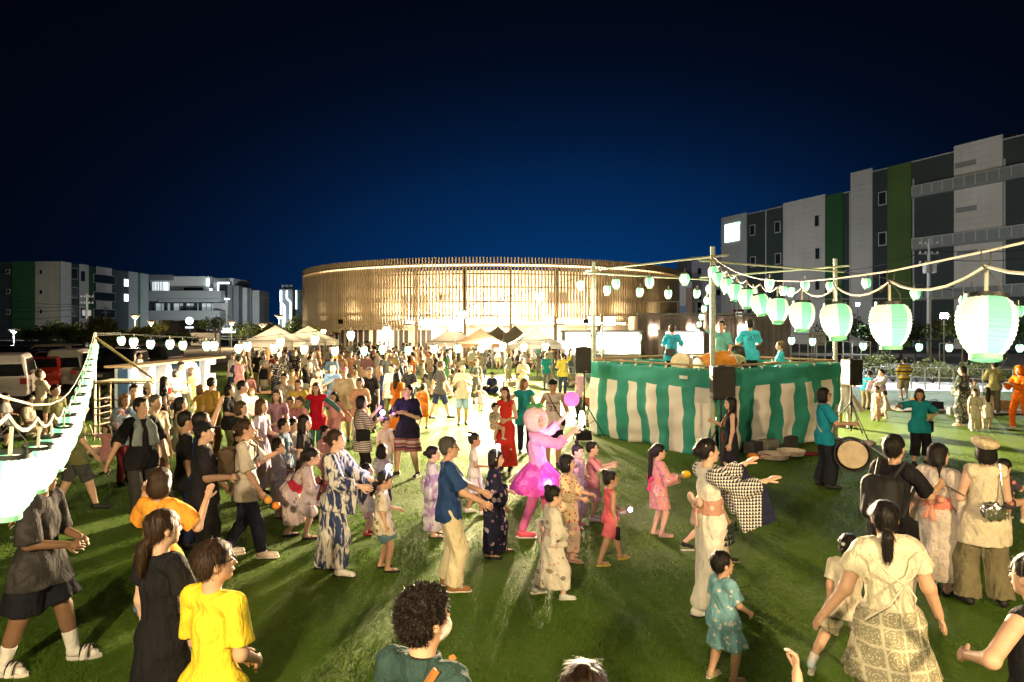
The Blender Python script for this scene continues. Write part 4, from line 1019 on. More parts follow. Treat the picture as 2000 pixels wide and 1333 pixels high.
# ================================================================ people: bodies and clothes grown from distance fields
CORN = np.array([(0,0,0),(1,0,0),(0,1,0),(1,1,0),(0,0,1),(1,0,1),(0,1,1),(1,1,1)])
EDGES = [(0,1),(2,3),(4,5),(6,7),(0,2),(1,3),(4,6),(5,7),(0,4),(1,5),(2,6),(3,7)]
def surface_net(F, lo, c):
    S = F < 0
    n0, n1, n2 = F.shape
    cnt = np.zeros((n0-1, n1-1, n2-1), np.uint8)
    for a in CORN:
        cnt += S[a[0]:n0-1+a[0], a[1]:n1-1+a[1], a[2]:n2-1+a[2]]
    act = (cnt > 0) & (cnt < 8)
    I, J, K = np.nonzero(act)
    ids = np.full(act.shape, -1, np.int32); ids[I, J, K] = np.arange(len(I), dtype=np.int32)
    f = [F[I+a[0], J+a[1], K+a[2]] for a in CORN]
    acc = np.zeros((len(I), 3), np.float32); num = np.zeros(len(I), np.float32)
    for a, b in EDGES:
        m = (f[a] < 0) != (f[b] < 0)
        t = np.where(m, f[a] / np.where(m, f[a] - f[b], 1), 0)
        acc += (CORN[a] + t[:, None] * (CORN[b] - CORN[a])) * m[:, None]
        num += m
    V = np.asarray(lo, np.float32) + c * (np.stack([I, J, K], 1) + acc / num[:, None])
    Q = []
    def faces(s0, s1, c4):
        ch = s0 != s1
        i, j, k = np.nonzero(ch)
        q = np.stack([ids[i+d[0], j+d[1], k+d[2]] for d in c4], 1)
        ins = s0[i, j, k]
        q[~ins] = q[~ins][:, ::-1]
        Q.append(q)
    faces(S[:-1, 1:-1, 1:-1], S[1:, 1:-1, 1:-1], ((0,0,0),(0,1,0),(0,1,1),(0,0,1)))
    faces(S[1:-1, :-1, 1:-1], S[1:-1, 1:, 1:-1], ((0,0,0),(0,0,1),(1,0,1),(1,0,0)))
    faces(S[1:-1, 1:-1, :-1], S[1:-1, 1:-1, 1:], ((0,0,0),(1,0,0),(1,1,0),(0,1,0)))
    Q = np.concatenate(Q)
    Q = Q[(Q >= 0).all(1)]
    return V, Q

class Fld:
    def __init__(s, cell, k=.03):
        s.c = cell; s.k = k; s.p = []; s.cut = []; s.lo = np.full(3, 9e9); s.hi = -s.lo; s.rel = None
    def _bb(s, pts, r):
        lo = np.min(pts, 0) - r; hi = np.max(pts, 0) + r
        s.lo = np.minimum(s.lo, lo); s.hi = np.maximum(s.hi, hi); return lo, hi
    def cap(s, a, b, ra, rb=None, fl=None, flat=False, k=None, fold=None):
        """tapered capsule; fl=(dir,factor) flattens it, flat cuts the b end square, fold=(n,amp,phase) flutes it towards b"""
        rb = ra if rb is None else rb
        a = np.array(a, float); b = np.array(b, float); ab = b - a; L2 = max(ab @ ab, 1e-9); L = math.sqrt(L2)
        bb = s._bb([a, b], max(ra, rb) * (1.25 if fold else 1.0))
        dn = ab / L
        if fl is not None:
            fd = np.array(fl[0], float); fd /= np.linalg.norm(fd); ff = fl[1]
        if fold:
            ux = np.cross(dn, (0, 1, 0)); ux = ux / np.linalg.norm(ux) if np.linalg.norm(ux) > .1 else np.array((1., 0, 0)); uy = np.cross(dn, ux)
        def fn(X, Y, Z):
            x, y, z = X - a[0], Y - a[1], Z - a[2]
            t0 = (x*ab[0] + y*ab[1] + z*ab[2]) / L2
            t = np.clip(t0, 0, 1)
            x = x - t*ab[0]; y = y - t*ab[1]; z = z - t*ab[2]
            r = ra + (rb - ra) * t
            if fold:
                th = np.arctan2(x*uy[0]+y*uy[1]+z*uy[2], x*ux[0]+y*ux[1]+z*ux[2])
                r = r * (1 + fold[1] * t * (np.sin(fold[0]*th + fold[2]) + .5*np.sin((fold[0]*1.7)*th + 2*fold[2])))
            if fl is not None:
                q = x*fd[0] + y*fd[1] + z*fd[2]
                d2 = x*x + y*y + z*z + q*q*(ff*ff - 1)
            else: d2 = x*x + y*y + z*z
            d = np.sqrt(np.maximum(d2, 0)) - r
            if flat: d = np.maximum(d, (t0 - 1) * L)
            return d
        s.p.append((fn, bb, s.k if k is None else k)); return s
    def ell(s, c, r, M=None, k=None):
        c = np.array(c, float); r = np.array(r, float)
        bb = s._bb([c], r.max()); mn = r.min()
        Mt = np.eye(3) if M is None else np.array(M).T
        def fn(X, Y, Z):
            x, y, z = X - c[0], Y - c[1], Z - c[2]
            q = 0
            for i in range(3):
                w = (Mt[i][0]*x + Mt[i][1]*y + Mt[i][2]*z) / r[i]; q = q + w*w
            q = np.sqrt(q)
            return (q - 1) * mn * (.6 + .4*np.minimum(q, 2))
        s.p.append((fn, bb, s.k if k is None else k)); return s
    def box(s, c, ax, h, r=.01, k=None):
        c = np.array(c, float); A = np.array(ax, float); h = np.array(h, float)
        bb = s._bb([c + (sx*A[0]*h[0] + sy*A[1]*h[1] + sz*A[2]*h[2]) for sx in (-1,1) for sy in (-1,1) for sz in (-1,1)], r)
        def fn(X, Y, Z):
            x, y, z = X - c[0], Y - c[1], Z - c[2]
            q = [np.abs(A[i][0]*x + A[i][1]*y + A[i][2]*z) - h[i] for i in range(3)]
            o = np.sqrt(sum(np.maximum(v, 0)**2 for v in q))
            return o + np.minimum(np.maximum(np.maximum(q[0], q[1]), q[2]), 0) - r
        s.p.append((fn, bb, s.k if k is None else k)); return s
    def wedge(s, *planes):
        """carve away the region in front of every plane (normal, point)"""
        P = [(np.array(n, float), np.array(p, float)) for n, p in planes]
        def fn(X, Y, Z):
            d = None
            for n, p in P:
                v = (X - p[0])*n[0] + (Y - p[1])*n[1] + (Z - p[2])*n[2]
                d = v if d is None else np.minimum(d, v)
            return d
        s.cut.append(fn); return s
    def ball(s, c, r):
        s.cut.append(lambda X, Y, Z: r - np.sqrt((X-c[0])**2 + (Y-c[1])**2 + (Z-c[2])**2)); return s
    def dig(s, c, r, M):
        Mt = np.array(M).T; mn = min(r)
        def fn(X, Y, Z):
            x, y, z = X - c[0], Y - c[1], Z - c[2]
            q = 0
            for i in range(3):
                w = (Mt[i][0]*x + Mt[i][1]*y + Mt[i][2]*z) / r[i]; q = q + w*w
            return (1 - np.sqrt(q)) * mn
        s.cut.append(fn); return s
    def floor(s, z): return s.wedge(((0, 0, -1), (0, 0, z)))
    def top(s, z): return s.wedge(((0, 0, 1), (0, 0, z)))
    def relief(s, amp, seed=0, f=(34, 34, 13)):
        r = np.random.default_rng(seed); ph = r.uniform(0, 6.28, 8); ro = r.uniform(-.5, .5, 8)
        def fn(X, Y, Z):
            n = 0
            for i in range(3):
                g = 1 + .7*i
                n = n + (np.sin(f[0]*g*X + ro[i]*22*Y + ro[i+3]*f[2]*Z + ph[i]) * np.sin(f[1]*g*Y + f[2]*g*Z*(.6 + ro[i+2]) + ph[i+3])) / g
            return amp * n
        s.rel = fn; return s
    def net(s):
        c = s.c; pad = 2.5*c
        lo = s.lo - pad; n = np.ceil((s.hi - s.lo + 2*pad) / c).astype(int) + 1
        ax = [(lo[i] + c*np.arange(n[i])).astype(np.float32) for i in range(3)]
        F = np.full(n, .3, np.float32)
        for fn, (blo, bhi), k in s.p:
            m = 3*c + k
            a = np.maximum(((blo - m - lo) / c).astype(int), 0); b = np.minimum(((bhi + m - lo) / c).astype(int) + 2, n)
            sl = tuple(slice(a[i], b[i]) for i in range(3))
            d = fn(ax[0][sl[0]][:, None, None], ax[1][sl[1]][None, :, None], ax[2][sl[2]][None, None, :])
            o = F[sl]
            if k > 0:
                h = np.clip(.5 + .5*(o - d)/k, 0, 1)
                F[sl] = o + (d - o)*h - k*h*(1 - h)
            else: F[sl] = np.minimum(o, d)
        X, Y, Z = ax[0][:, None, None], ax[1][None, :, None], ax[2][None, None, :]
        if s.rel: F += s.rel(X, Y, Z)
        for fn in s.cut: F = np.maximum(F, fn(X, Y, Z))
        return surface_net(F, lo, c)

def strip_tube(pts, rad, n=6):
    """quads only tube through pts"""
    pts = [Vector(p) for p in pts]; V = []; F = []
    for i, p in enumerate(pts):
        _, u, w = frame(pts[min(i+1, len(pts)-1)] - pts[max(i-1, 0)])
        for q in range(n):
            t = 2*math.pi*q/n
            V.append(p + u*(math.cos(t)*rad[i]) + w*(math.sin(t)*rad[i]))
    for i in range(len(pts)-1):
        for q in range(n):
            F.append((i*n+q, i*n+n+q, i*n+n+(q+1) % n, i*n+(q+1) % n))
    return V, F

ARMS = {   # outward, forward, up of upper arm, then of forearm
    'down': (.18, .02, -1, .10, .22, -1), 'swing': (.17, .28, -.95, -.05, .6, -.8), 'back': (.2, -.4, -.9, .1, -.1, -1),
    'clap': (.22, .22, -.95, -.62, .7, .35), 'phone': (.25, .45, -.85, -.55, .8, .45), 'look': (.3, .75, -.55, -.5, .5, .75),
    'up': (.65, .25, .1, .15, .25, 1), 'raise': (.5, .4, .5, .0, .35, 1), 'fwd': (.16, .7, -.65, -.12, .9, .32), 'fwdup': (.2, .85, -.3, .0, .85, .6),
    'hold': (.20, .16, -.95, -.42, .78, -.12), 'hip': (.75, -.25, -.7, -.7, .35, -.55), 'out': (.8, .1, -.55, .65, .25, -.5), 'lap': (.2, .35, -.9, -.25, .9, -.1),
    'side': (.9, .3, -.15, .5, .8, .1), 'wave': (.42, .35, -.62, .12, .35, 1), 'low': (.2, .35, -.9, .0, .55, -.85), 'drum': (.3, .5, -.8, -.15, 1, -.2),
}
class Skel: pass
def skeleton(H, w=1.0, lean=0, side=0, twist=0, drop=0, feet=None, fyaw=(8, -8), arms=('down', 'down'), head=(0, 0, 0), sit=None, hs=1.0, shift=(0, 0)):
    J = Skel()
    hd = H * np.interp(H, [.75, 1.0, 1.2, 1.4, 1.62], [.205, .185, .165, .15, .136]) * hs
    L = H - hd
    u = L / 1.43; J.u = u; J.w = w; J.H = H; J.L = L
    J.s = hd / .225
    fat = np.interp(H, [.8, 1.3, 1.6], [1.22, 1.05, 1.0]) * w; J.fat = fat
    hip_z = .598*L - drop
    if sit == 'floor': hip_z = .10*u
    elif sit == 'stool': hip_z = .33*L
    J.hc = Vector((shift[0], shift[1], hip_z))
    RT = Matrix.Rotation(R(twist), 3, 'Z') @ Matrix.Rotation(R(side), 3, 'Y') @ Matrix.Rotation(R(-lean), 3, 'X')
    J.RT = RT; J.fwd = RT @ Vector((0, 1, 0))
    J.waist = J.hc + RT @ Vector((0, 0, .115*L)); J.chest = J.hc + RT @ Vector((0, -.005, .235*L)); J.neck = J.hc + RT @ Vector((0, -.01, .372*L))
    sw = .112*L*(.6 + .4*w) * .98
    J.sh = [J.hc + RT @ Vector((x*sw, -.005, .336*L)) for x in (1, -1)]
    RH = Matrix.Rotation(R(twist*.6 - head[0]), 3, 'Z') @ Matrix.Rotation(R(head[2] + side*.5), 3, 'Y') @ Matrix.Rotation(R(head[1] - lean*.55), 3, 'X')
    J.RH = RH
    J.head = J.neck + RT @ Vector((0, .012*u, .03*L)) + RH @ Vector((0, .015, .112)) * J.s
    hw = .058*L*(.6 + .4*w)*1.05
    J.hip = [J.hc + Vector((x*hw, 0, -.01)) for x in (1, -1)]
    th, sn = .288*L, .262*L
    if feet is None:
        feet = [(.075*u+.02, .0, 0), (-.075*u-.02, .0, 0)]
        if sit == 'floor': feet = [(.12*u, .62*u, 0), (-.14*u, .6*u, 0)]
        if sit == 'stool': feet = [(.12*u, .36*u, 0), (-.12*u, .36*u, 0)]
    J.ank = []; J.knee = []; J.toe = []
    for i in (0, 1):
        a = Vector((feet[i][0], feet[i][1], .055*L + feet[i][2])); h = J.hip[i]
        d = a - h; l = min(d.length, (th + sn)*.998)
        if d.length > l: a = h + d.normalized()*l
        d = d.normalized()
        x = (th*th - sn*sn + l*l) / (2*l); hh = math.sqrt(max(th*th - x*x, 0))
        kd = Vector((math.sin(R(fyaw[i]))*1.0, 1, .25)); kd = (kd - d*kd.dot(d)).normalized()
        if sit == 'floor': kd = Vector(((.9 if i == 0 else -.9), .2, .55)); kd = (kd - d*kd.dot(d)).normalized()
        J.knee.append(h + d*x + kd*hh); J.ank.append(a)
        td = Vector((math.sin(R(fyaw[i])), math.cos(R(fyaw[i])), -.04 - feet[i][2]*2.5)).normalized()
        J.toe.append(a + td*.118*L*.95 + Vector((0, 0, -.03*L)))
    J.el = []; J.wr = []; J.hdir = []
    for i in (0, 1):
        A = ARMS[arms[i]] if isinstance(arms[i], str) else arms[i]
        sgn = 1 if i == 0 else -1
        ud = (RT @ Vector((A[0]*sgn, A[1], A[2]))).normalized(); fd = (RT @ Vector((A[3]*sgn, A[4], A[5]))).normalized()
        e = J.sh[i] + ud*.198*L; J.el.append(e); J.wr.append(e + fd*.172*L); J.hdir.append(fd)
    return J
def HP(J, v): return J.head + J.RH @ Vector(v) * J.s

def body_field(J, cell, torso=True, legs=True):
    F = Fld(cell, .03*J.u); u = J.u; ft = J.fat; fw = J.fwd; g = 0
    s = J.s
    F.cap(J.hip[0].lerp(J.hip[1], .15), J.hip[1].lerp(J.hip[0], .15), .098*u*ft, fl=(fw, 1.1))
    F.cap(J.hc, J.waist, .112*u*ft, .098*u*ft, fl=(fw, 1.3)); F.cap(J.waist, J.chest, .098*u*ft, .118*u*ft, fl=(fw, 1.38))
    F.cap(J.sh[0].lerp(J.sh[1], .12), J.sh[1].lerp(J.sh[0], .12), .052*u*ft)
    F.cap(J.neck - Vector((0, 0, .01)), HP(J, (0, -.02, -.07)), .05*u*(.5+.5*ft), .05*s, k=.02*u)
    for i in (0, 1):
        F.cap(J.sh[i], J.el[i], .047*u*ft, .038*u*ft); F.cap(J.el[i], J.wr[i], .038*u*ft, .026*u*ft)
        F.cap(J.hip[i], J.knee[i], .084*u*ft, .055*u*ft); F.cap(J.knee[i], J.ank[i], .055*u*ft, .036*u*ft)
        F.cap(J.knee[i].lerp(J.ank[i], .12), J.knee[i].lerp(J.ank[i], .45), .05*u*ft, .048*u*ft)
        F.cap(J.ank[i] + Vector((0, -.02*u, -.03*u)), J.toe[i], .034*u, .028*u, k=.02)
    M = J.RH
    E = lambda c, r, k=.012: F.ell(HP(J, c), [x*s for x in r], M, k*s)
    E((0, -.015, .028), (.074, .092, .086)); E((0, .02, -.03), (.06, .067, .082), .03)
    if cell < .024:
        E((0, .062, -.094), (.024, .022, .018), .02)
        F.cap(HP(J, (0, .083, .0)), HP(J, (0, .101, -.031)), .008*s, .013*s, k=.008*s)
        for x in (-1, 1): E((.074*x, -.008, -.012), (.012, .021, .031), .006)
        E((0, .082, -.06), (.026, .013, .014), .01)
        for x in (-1, 1): F.dig(HP(J, (.031*x, .101, .004)), [.02*s, .02*s, .011*s], M)
    F.floor(.004)
    return F

def hand(J, i, cell, curl=.5, normal=None):
    """palm joined to the wrist, four bent fingers of their own lengths and a thumb off the side"""
    u = J.u*np.interp(J.H, [.9, 1.6], [.95, 1.0]); d = J.hdir[i].normalized(); sg = 1 if i == 0 else -1
    n = Vector(normal) if normal is not None else Vector((-.8*sg, .1, -.45))
    n = (n - d*n.dot(d)).normalized(); sd = d.cross(n).normalized()
    w = J.wr[i]
    V, F = [], []
    def addt(p, r):
        v, f = strip_tube(p, r, 6); b = len(V); V.extend(v); F.extend([tuple(q + b for q in t) for t in f])
    b0 = w + d*.075*u
    for q, (o, ln) in enumerate(((-.030, .066), (-.010, .076), (.011, .072), (.030, .056))):
        p = [b0 + sd*o*u - d*.02*u, b0 + sd*o*1.02*u]
        a = curl*.55; dd = d
        for fr in (.42, .33, .25):
            dd = (d*math.cos(a) + n*math.sin(a)).normalized(); p.append(p[-1] + dd*ln*fr*u); a += curl*.6
        addt(p + [p[-1] + dd*.004*u], [.0095*u, .0098*u, .009*u, .0082*u, .0065*u, .001*u])
    # the thumb leaves the side nearer the body's front
    ts = -sd
    p = [w + d*.02*u + ts*.018*u, w + d*.045*u + ts*.042*u + n*.008*u, w + d*.07*u + ts*.056*u + n*.02*u, w + d*.09*u + ts*.058*u + n*.028*u]
    addt(p + [p[-1] + d*.004*u], [.014*u, .012*u, .0105*u, .008*u, .001*u])
    return V, F, n

def person(x, y, H, face, label, hair=('short', (.02, .016, .013)), tone='fair', wear=(), cell=.016, z0=0.0, pose=None, w=1.0, hs=1.0, fing=True,
           group=None, curl=.5, seed=0, strands=0, face_parts=True, hn=(None, None), name='person'):
    pose = dict(pose or {})
    J = skeleton(H, w, hs=hs, **pose)
    F = body_field(J, cell)
    for i in (0, 1):
        sg = 1 if i == 0 else -1
        n = Vector(hn[i]) if hn[i] is not None else Vector((-.8*sg, .1, -.45))
        d = J.hdir[i]; n = (n - d*n.dot(d)).normalized()
        F.cap(J.wr[i], J.wr[i] + d*.072*J.u, .026*J.u, .036*J.u, fl=(n, 2.1), k=.015)
        if cell > .0185 or not fing:
            F.cap(J.wr[i] + d*.07*J.u, J.wr[i] + d*.14*J.u + n*.02*J.u, .034*J.u, .022*J.u, fl=(n, 2.0), k=.01)
    V, Q = F.net()
    if fing and cell <= .0185:
        for i in (0, 1):
            v, f, n = hand(J, i, cell, curl, hn[i]); b = len(V)
            V = np.concatenate([V, np.array([tuple(p) for p in v], np.float32)]); Q = np.concatenate([Q, np.array(f, np.int32) + b])
    root = link(name, raw_mesh('person_body', V, Q), None, skin(tone))
    root.location = (x, y, z0); root.rotation_euler = (0, 0, R(-face))
    tag(root, label, 'person', group)
    J.root = root; J.M = Matrix.Translation((x, y, z0)) @ Matrix.Rotation(R(-face), 4, 'Z')
    if face_parts and cell < .0205:
        mb = MB(); mb.ico((0, 0, 0), (.0135*J.s, .006*J.s, .0065*J.s), 8, 6); me = mb.mesh('eye', True); me.materials.append(mat('eye_dark', (.015, .012, .01), .2))
        bb = MB(); bb.ico((0, 0, 0), (.02*J.s, .006*J.s, .004*J.s), 8, 4); bme = bb.mesh('eyebrow', True); bme.materials.append(mat('brow', (.02, .015, .012), .8))
        mo = MB(); mo.ico((0, 0, 0), (.021*J.s, .006*J.s, .0055*J.s), 8, 4); mme = mo.mesh('mouth', True); mme.materials.append(mat('lips', (.38, .12, .10), .5))
        for q in (-1, 1):
            for nm, me_, c in (('eye', me, (.031*q, .0825, .003)), ('eyebrow', bme, (.032*q, .0815, .023))):
                o = link(nm, me_, root); o.matrix_local = Matrix.Translation(HP(J, c)) @ J.RH.to_4x4()
        o = link('mouth', mme, root); o.matrix_local = Matrix.Translation(HP(J, (0, .0905, -.06))) @ J.RH.to_4x4()
    make_hair(J, root, hair, cell, seed, strands)
    for g in wear: GARMENT[g[0]](J, root, cell, seed, *g[1:])
    return J

def make_hair(J, root, hair, cell, seed, strands):
    kind, col = hair[0], hair[1]
    if kind == 'none': return
    s = J.s; M = J.RH; c = cell*.9
    F = Fld(c, .02*s)
    E = lambda cc, r, k=.02: F.ell(HP(J, cc), [x*s for x in r], M, k*s)
    CP = lambda a, b, r1, r2, **kw: F.cap(HP(J, a), HP(J, b), r1*s, r2*s, **kw)
    wd = lambda *pl: F.wedge(*[(M @ Vector(n), HP(J, p)) for n, p in pl])
    full = 1.0
    fr = .055 if kind in ('short', 'crop', 'curly', 'back', 'bun', 'updo') else .04
    if kind == 'crop': E((0, -.016, .032), (.079, .096, .087)); E((0, -.05, -.01), (.068, .052, .06))
    else: E((0, -.018, .038), (.085, .102, .09)); E((0, -.052, -.012), (.074, .06, .066))
    if kind in ('bob', 'bobfull', 'long', 'twin', 'braid'):
        E((0, -.028, -.04), (.09, .082, .095)); E((0, -.05, -.07), (.08, .06, .06))
    if kind == 'bobfull': E((0, -.03, -.05), (.104, .085, .1))
    if kind == 'long': CP((0, -.07, -.06), (0, -.095, -.3), .085, .06, fl=(M @ Vector((0, 1, 0)), 1.8)); 
    if kind == 'long':
        for q in (-1, 1): CP((.07*q, -.01, -.05), (.075*q, .01, -.26), .035, .025)
    if kind == 'pony': CP((0, -.1, .03), (0, -.135, .02), .03, .035); CP((0, -.135, .02), (0, -.16, -.16), .042, .022)
    if kind == 'lowpony': CP((0, -.1, -.06), (0, -.125, -.09), .028, .035); CP((0, -.125, -.09), (0, -.14, -.22), .04, .028)
    if kind == 'longpony': CP((0, -.1, .03), (0, -.13, .0), .03, .036); CP((0, -.13, .0), (0, -.15, -.42), .042, .028)
    if kind in ('bun', 'updo'): E((0, -.115, .01) if kind == 'updo' else (0, -.085, .1), (.045, .042, .042), .01)
    if kind == 'topknot': E((0, -.03, .15), (.034, .034, .034), .008)
    if kind == 'twin':
        for q in (-1, 1): CP((.08*q, -.03, .02), (.115*q, -.04, -.12), .03, .018)
    if kind == 'braid':
        for q in (-1, 1): CP((.065*q, -.05, -.07), (.08*q, -.05, -.3), .028, .016)
    if kind == 'buns2':
        for q in (-1, 1): E((.06*q, -.03, .105), (.035, .035, .035), .008)
    # face opening, ears and nape
    wd(((0, 1, 0), (0, .042, 0)), ((0, .35, -1), (0, .05, fr)))
    if kind in ('short', 'crop', 'curly', 'pony', 'lowpony', 'longpony', 'bun', 'updo', 'back', 'topknot', 'buns2'):
        wd(((0, 1, 0), (0, -.02, 0)), ((0, 0, -1), (0, 0, -.02)))
    else:
        wd(((0, 1, 0), (0, .03, 0)), ((0, 0, -1), (0, 0, -.0)))
    if kind == 'curly': F.relief(.005*s, seed, (75, 75, 70))
    else: F.relief(.0035*s, seed, (95, 95, 22))
    V, Q = F.net()
    me = raw_mesh('hair', V, Q)
    if strands:
        nv = len(V); N = np.zeros(nv*3, np.float32); me.vertices.foreach_get('normal', N); N = N.reshape(-1, 3)
        r = np.random.default_rng(seed + 5); pk = r.integers(0, nv, strands)
        p = V[pk]; n = N[pk]
        if kind == 'curly': t = r.normal(size=(strands, 3)); ln = r.uniform(.012, .030, strands)*s; lift = r.uniform(.15, .8, strands)
        else: t = np.array([0, -.15, -1.]) + r.normal(size=(strands, 3))*.22; ln = r.uniform(.025, .07, strands)*s; lift = r.uniform(.02, .22, strands)
        t = t - n*np.sum(t*n, 1, keepdims=True); t /= np.linalg.norm(t, axis=1, keepdims=True) + 1e-6
        b = np.cross(n, t); wdt = (.0013 if kind == 'curly' else .0018)*s
        mid = p + t*ln[:, None]*.5 + n*(lift*ln*.45)[:, None]
        tip = p + t*ln[:, None]*(.95 if kind != 'curly' else .55) + n*(lift*ln*(.6 if kind != 'curly' else .9))[:, None]
        SV = np.stack([p - b*wdt, p + b*wdt, mid + b*wdt*.8, mid - b*wdt*.8, tip + b*wdt*.25, tip - b*wdt*.25], 1).reshape(-1, 3)
        k = np.arange(strands)[:, None]*6 + nv
        SF = np.concatenate([k + np.array([0, 1, 2, 3]), k + np.array([3, 2, 4, 5])])
        me = raw_mesh('hair', np.concatenate([V, SV]), np.concatenate([Q, SF]))
    link('hair', me, root, hairm(col))

# ---------------------------------------------------------------- clothes
def put(F, name, m, root):
    V, Q = F.net()
    return link(name, raw_mesh(name, V, Q), root, m)
def torso(F, J, g, top=True):
    u, ft, fw = J.u, J.fat, J.fwd
    F.cap(J.hip[0].lerp(J.hip[1], .15), J.hip[1].lerp(J.hip[0], .15), .098*u*ft + g, fl=(fw, 1.1))
    F.cap(J.hc, J.waist, .112*u*ft + g, .1*u*ft + g, fl=(fw, 1.25)); F.cap(J.waist, J.chest, .1*u*ft + g, .12*u*ft + g, fl=(fw, 1.32))
    if top: F.cap(J.sh[0].lerp(J.sh[1], .1), J.sh[1].lerp(J.sh[0], .1), .053*u*ft + g)
def neckhole(F, J, r=.062, v=0):
    F.ball(J.neck + J.RT @ Vector((0, .012, .035)), r*J.u)
    if v: F.ball(J.neck + J.RT @ Vector((0, .09*J.u, -.02*J.u)), v*J.u)
def sleeves(F, J, slv, g, flare=.012):
    u, ft = J.u, J.fat
    for i in (0, 1):
        if slv <= 0: continue
        if slv <= 1: F.cap(J.sh[i], J.sh[i].lerp(J.el[i], slv), .046*u*ft + g*.75, .043*u*ft + g*1.1 + flare*u, flat=True, k=.02)
        else:
            F.cap(J.sh[i], J.el[i], .05*u*ft + g, .043*u*ft + g, k=.02); F.cap(J.el[i], J.el[i].lerp(J.wr[i], slv - 1), .043*u*ft + g, .034*u*ft + g + flare*u, flat=True, k=.02)
def g_top(J, root, cell, seed, m, slv=.62, hem=.09, g=.016, v=0, name='shirt', flare=.012, sharp=None):
    F = Fld(cell, .022); g = max(g*.62, cell*.5); flare *= .6
    torso(F, J, g)
    F.cap(J.hip[0].lerp(J.hip[1], .15), J.hip[1].lerp(J.hip[0], .15), .098*J.u*J.fat + g + .014, fl=(J.fwd, 1.06))
    dn = J.RT @ Vector((0, 0, -1))
    F.cap(J.hc + Vector((0, 0, .05*J.u)), J.hc + dn*hem*J.u, .118*J.u*J.fat + g + .006, .122*J.u*J.fat + g*1.3 + .012, fl=(J.fwd, 1.12), flat=True, fold=(5, .035, seed))
    if g >= .012: F.cap(J.chest, J.hc, .113*J.u*J.fat + g, .118*J.u*J.fat + g, fl=(J.fwd, 1.3))
    if hem > .1:
        for i in (0, 1): F.cap(J.hip[i], J.hip[i].lerp(J.knee[i], .6), .092*J.u*J.fat + g + .012, k=.04)
    sleeves(F, J, slv, g, flare)
    F.relief(min(.0075, .6*g), seed, (26, 26, 19))
    neckhole(F, J, .064 if not v else .06, v)
    hz = J.hc + dn*hem*J.u
    F.wedge((dn, hz), ((0, 0, -1), J.hc + Vector((0, 0, .02))))
    if slv <= 0:       # arm openings
        for i in (0, 1): F.ball(J.sh[i] + J.RT @ Vector(((.045 if i == 0 else -.045)*J.u*J.fat, 0, -.015*J.u)), .055*J.u*J.fat)
    return put(F, name, m, root)
def g_dress(J, root, cell, seed, m, slv=.6, hem=.35, r=.2, g=.014, fold=(7, .08), name='dress', v=0):
    """hem: height of the hem above the ground in body heights"""
    F = Fld(cell, .03); g = max(g*.75, cell*.5)
    torso(F, J, g); sleeves(F, J, slv, g)
    mid = (J.ank[0] + J.ank[1])/2
    t = 1 - hem*J.H/max(J.hc.z, .1)
    b = Vector((J.hc.x*(1-t) + mid.x*t, J.hc.y*(1-t) + mid.y*t, hem*J.H))
    F.cap(J.hc + Vector((0, 0, .04*J.u)), b, .122*J.u*J.fat + g, r*J.u*(.5+.5*J.fat), fl=((0, 1, 0), 1.1), flat=True, fold=(fold[0], fold[1], seed*1.3))
    for i in (0, 1): F.cap(J.hip[i], J.hip[i].lerp(J.knee[i], .75), .09*J.u*J.fat + g)
    F.floor(hem*J.H if hem > .02 else .015)
    F.relief(min(.006, .3*g), seed); neckhole(F, J, .066, v)
    if slv <= 0:
        for i in (0, 1): F.ball(J.sh[i] + J.RT @ Vector(((.045 if i == 0 else -.045)*J.u*J.fat, 0, -.015*J.u)), .055*J.u*J.fat)
    return put(F, name, m, root)
def g_skirt(J, root, cell, seed, m, hem=.3, r=.2, fold=(8, .1), name='skirt'):
    F = Fld(cell, .02); mid = (J.ank[0] + J.ank[1])/2
    t = 1 - hem*J.H/max(J.hc.z, .1)
    b = Vector((J.hc.x*(1-t) + mid.x*t, J.hc.y*(1-t) + mid.y*t, hem*J.H))
    F.cap(J.waist.lerp(J.hc, .35), b, .108*J.u*J.fat + .012, r*J.u*(.5+.5*J.fat), fl=((0, 1, 0), 1.12), flat=True, fold=(fold[0], fold[1], seed*1.7))
    F.top(J.waist.z); F.floor(max(hem*J.H, .012))
    return put(F, name, m, root)
def g_pants(J, root, cell, seed, m, ln=1.0, g=.014, wide=0.0, name='trousers'):
    """ln: 1 to the ankle, .5 to the knee"""
    F = Fld(cell, .02); u, ft = J.u, J.fat; g = max(g, cell*.5); gh = min(g, .011)
    F.cap(J.hip[0].lerp(J.hip[1], .15), J.hip[1].lerp(J.hip[0], .15), .098*u*ft + gh, fl=(J.fwd, 1.1)); F.cap(J.hc, J.waist.lerp(J.hc, .3), .112*u*ft + gh, .106*u*ft + gh*.6, fl=(J.fwd, 1.3))
    for i in (0, 1):
        if ln <= .5:
            F.cap(J.hip[i], J.hip[i].lerp(J.knee[i], ln*2), .086*u*ft + gh, (.078 + wide)*u*ft + g, flat=True)
        else:
            F.cap(J.hip[i], J.knee[i], .086*u*ft + gh, (.06 + wide*.6)*u*ft + g)
            F.cap(J.knee[i], J.knee[i].lerp(J.ank[i], (ln - .5)*2) , (.06 + wide*.6)*u*ft + g, (.046 + wide)*u*ft + g, flat=True)
    F.relief(min(.006, .3*g), seed); F.floor(.012)
    return put(F, name, m, root)
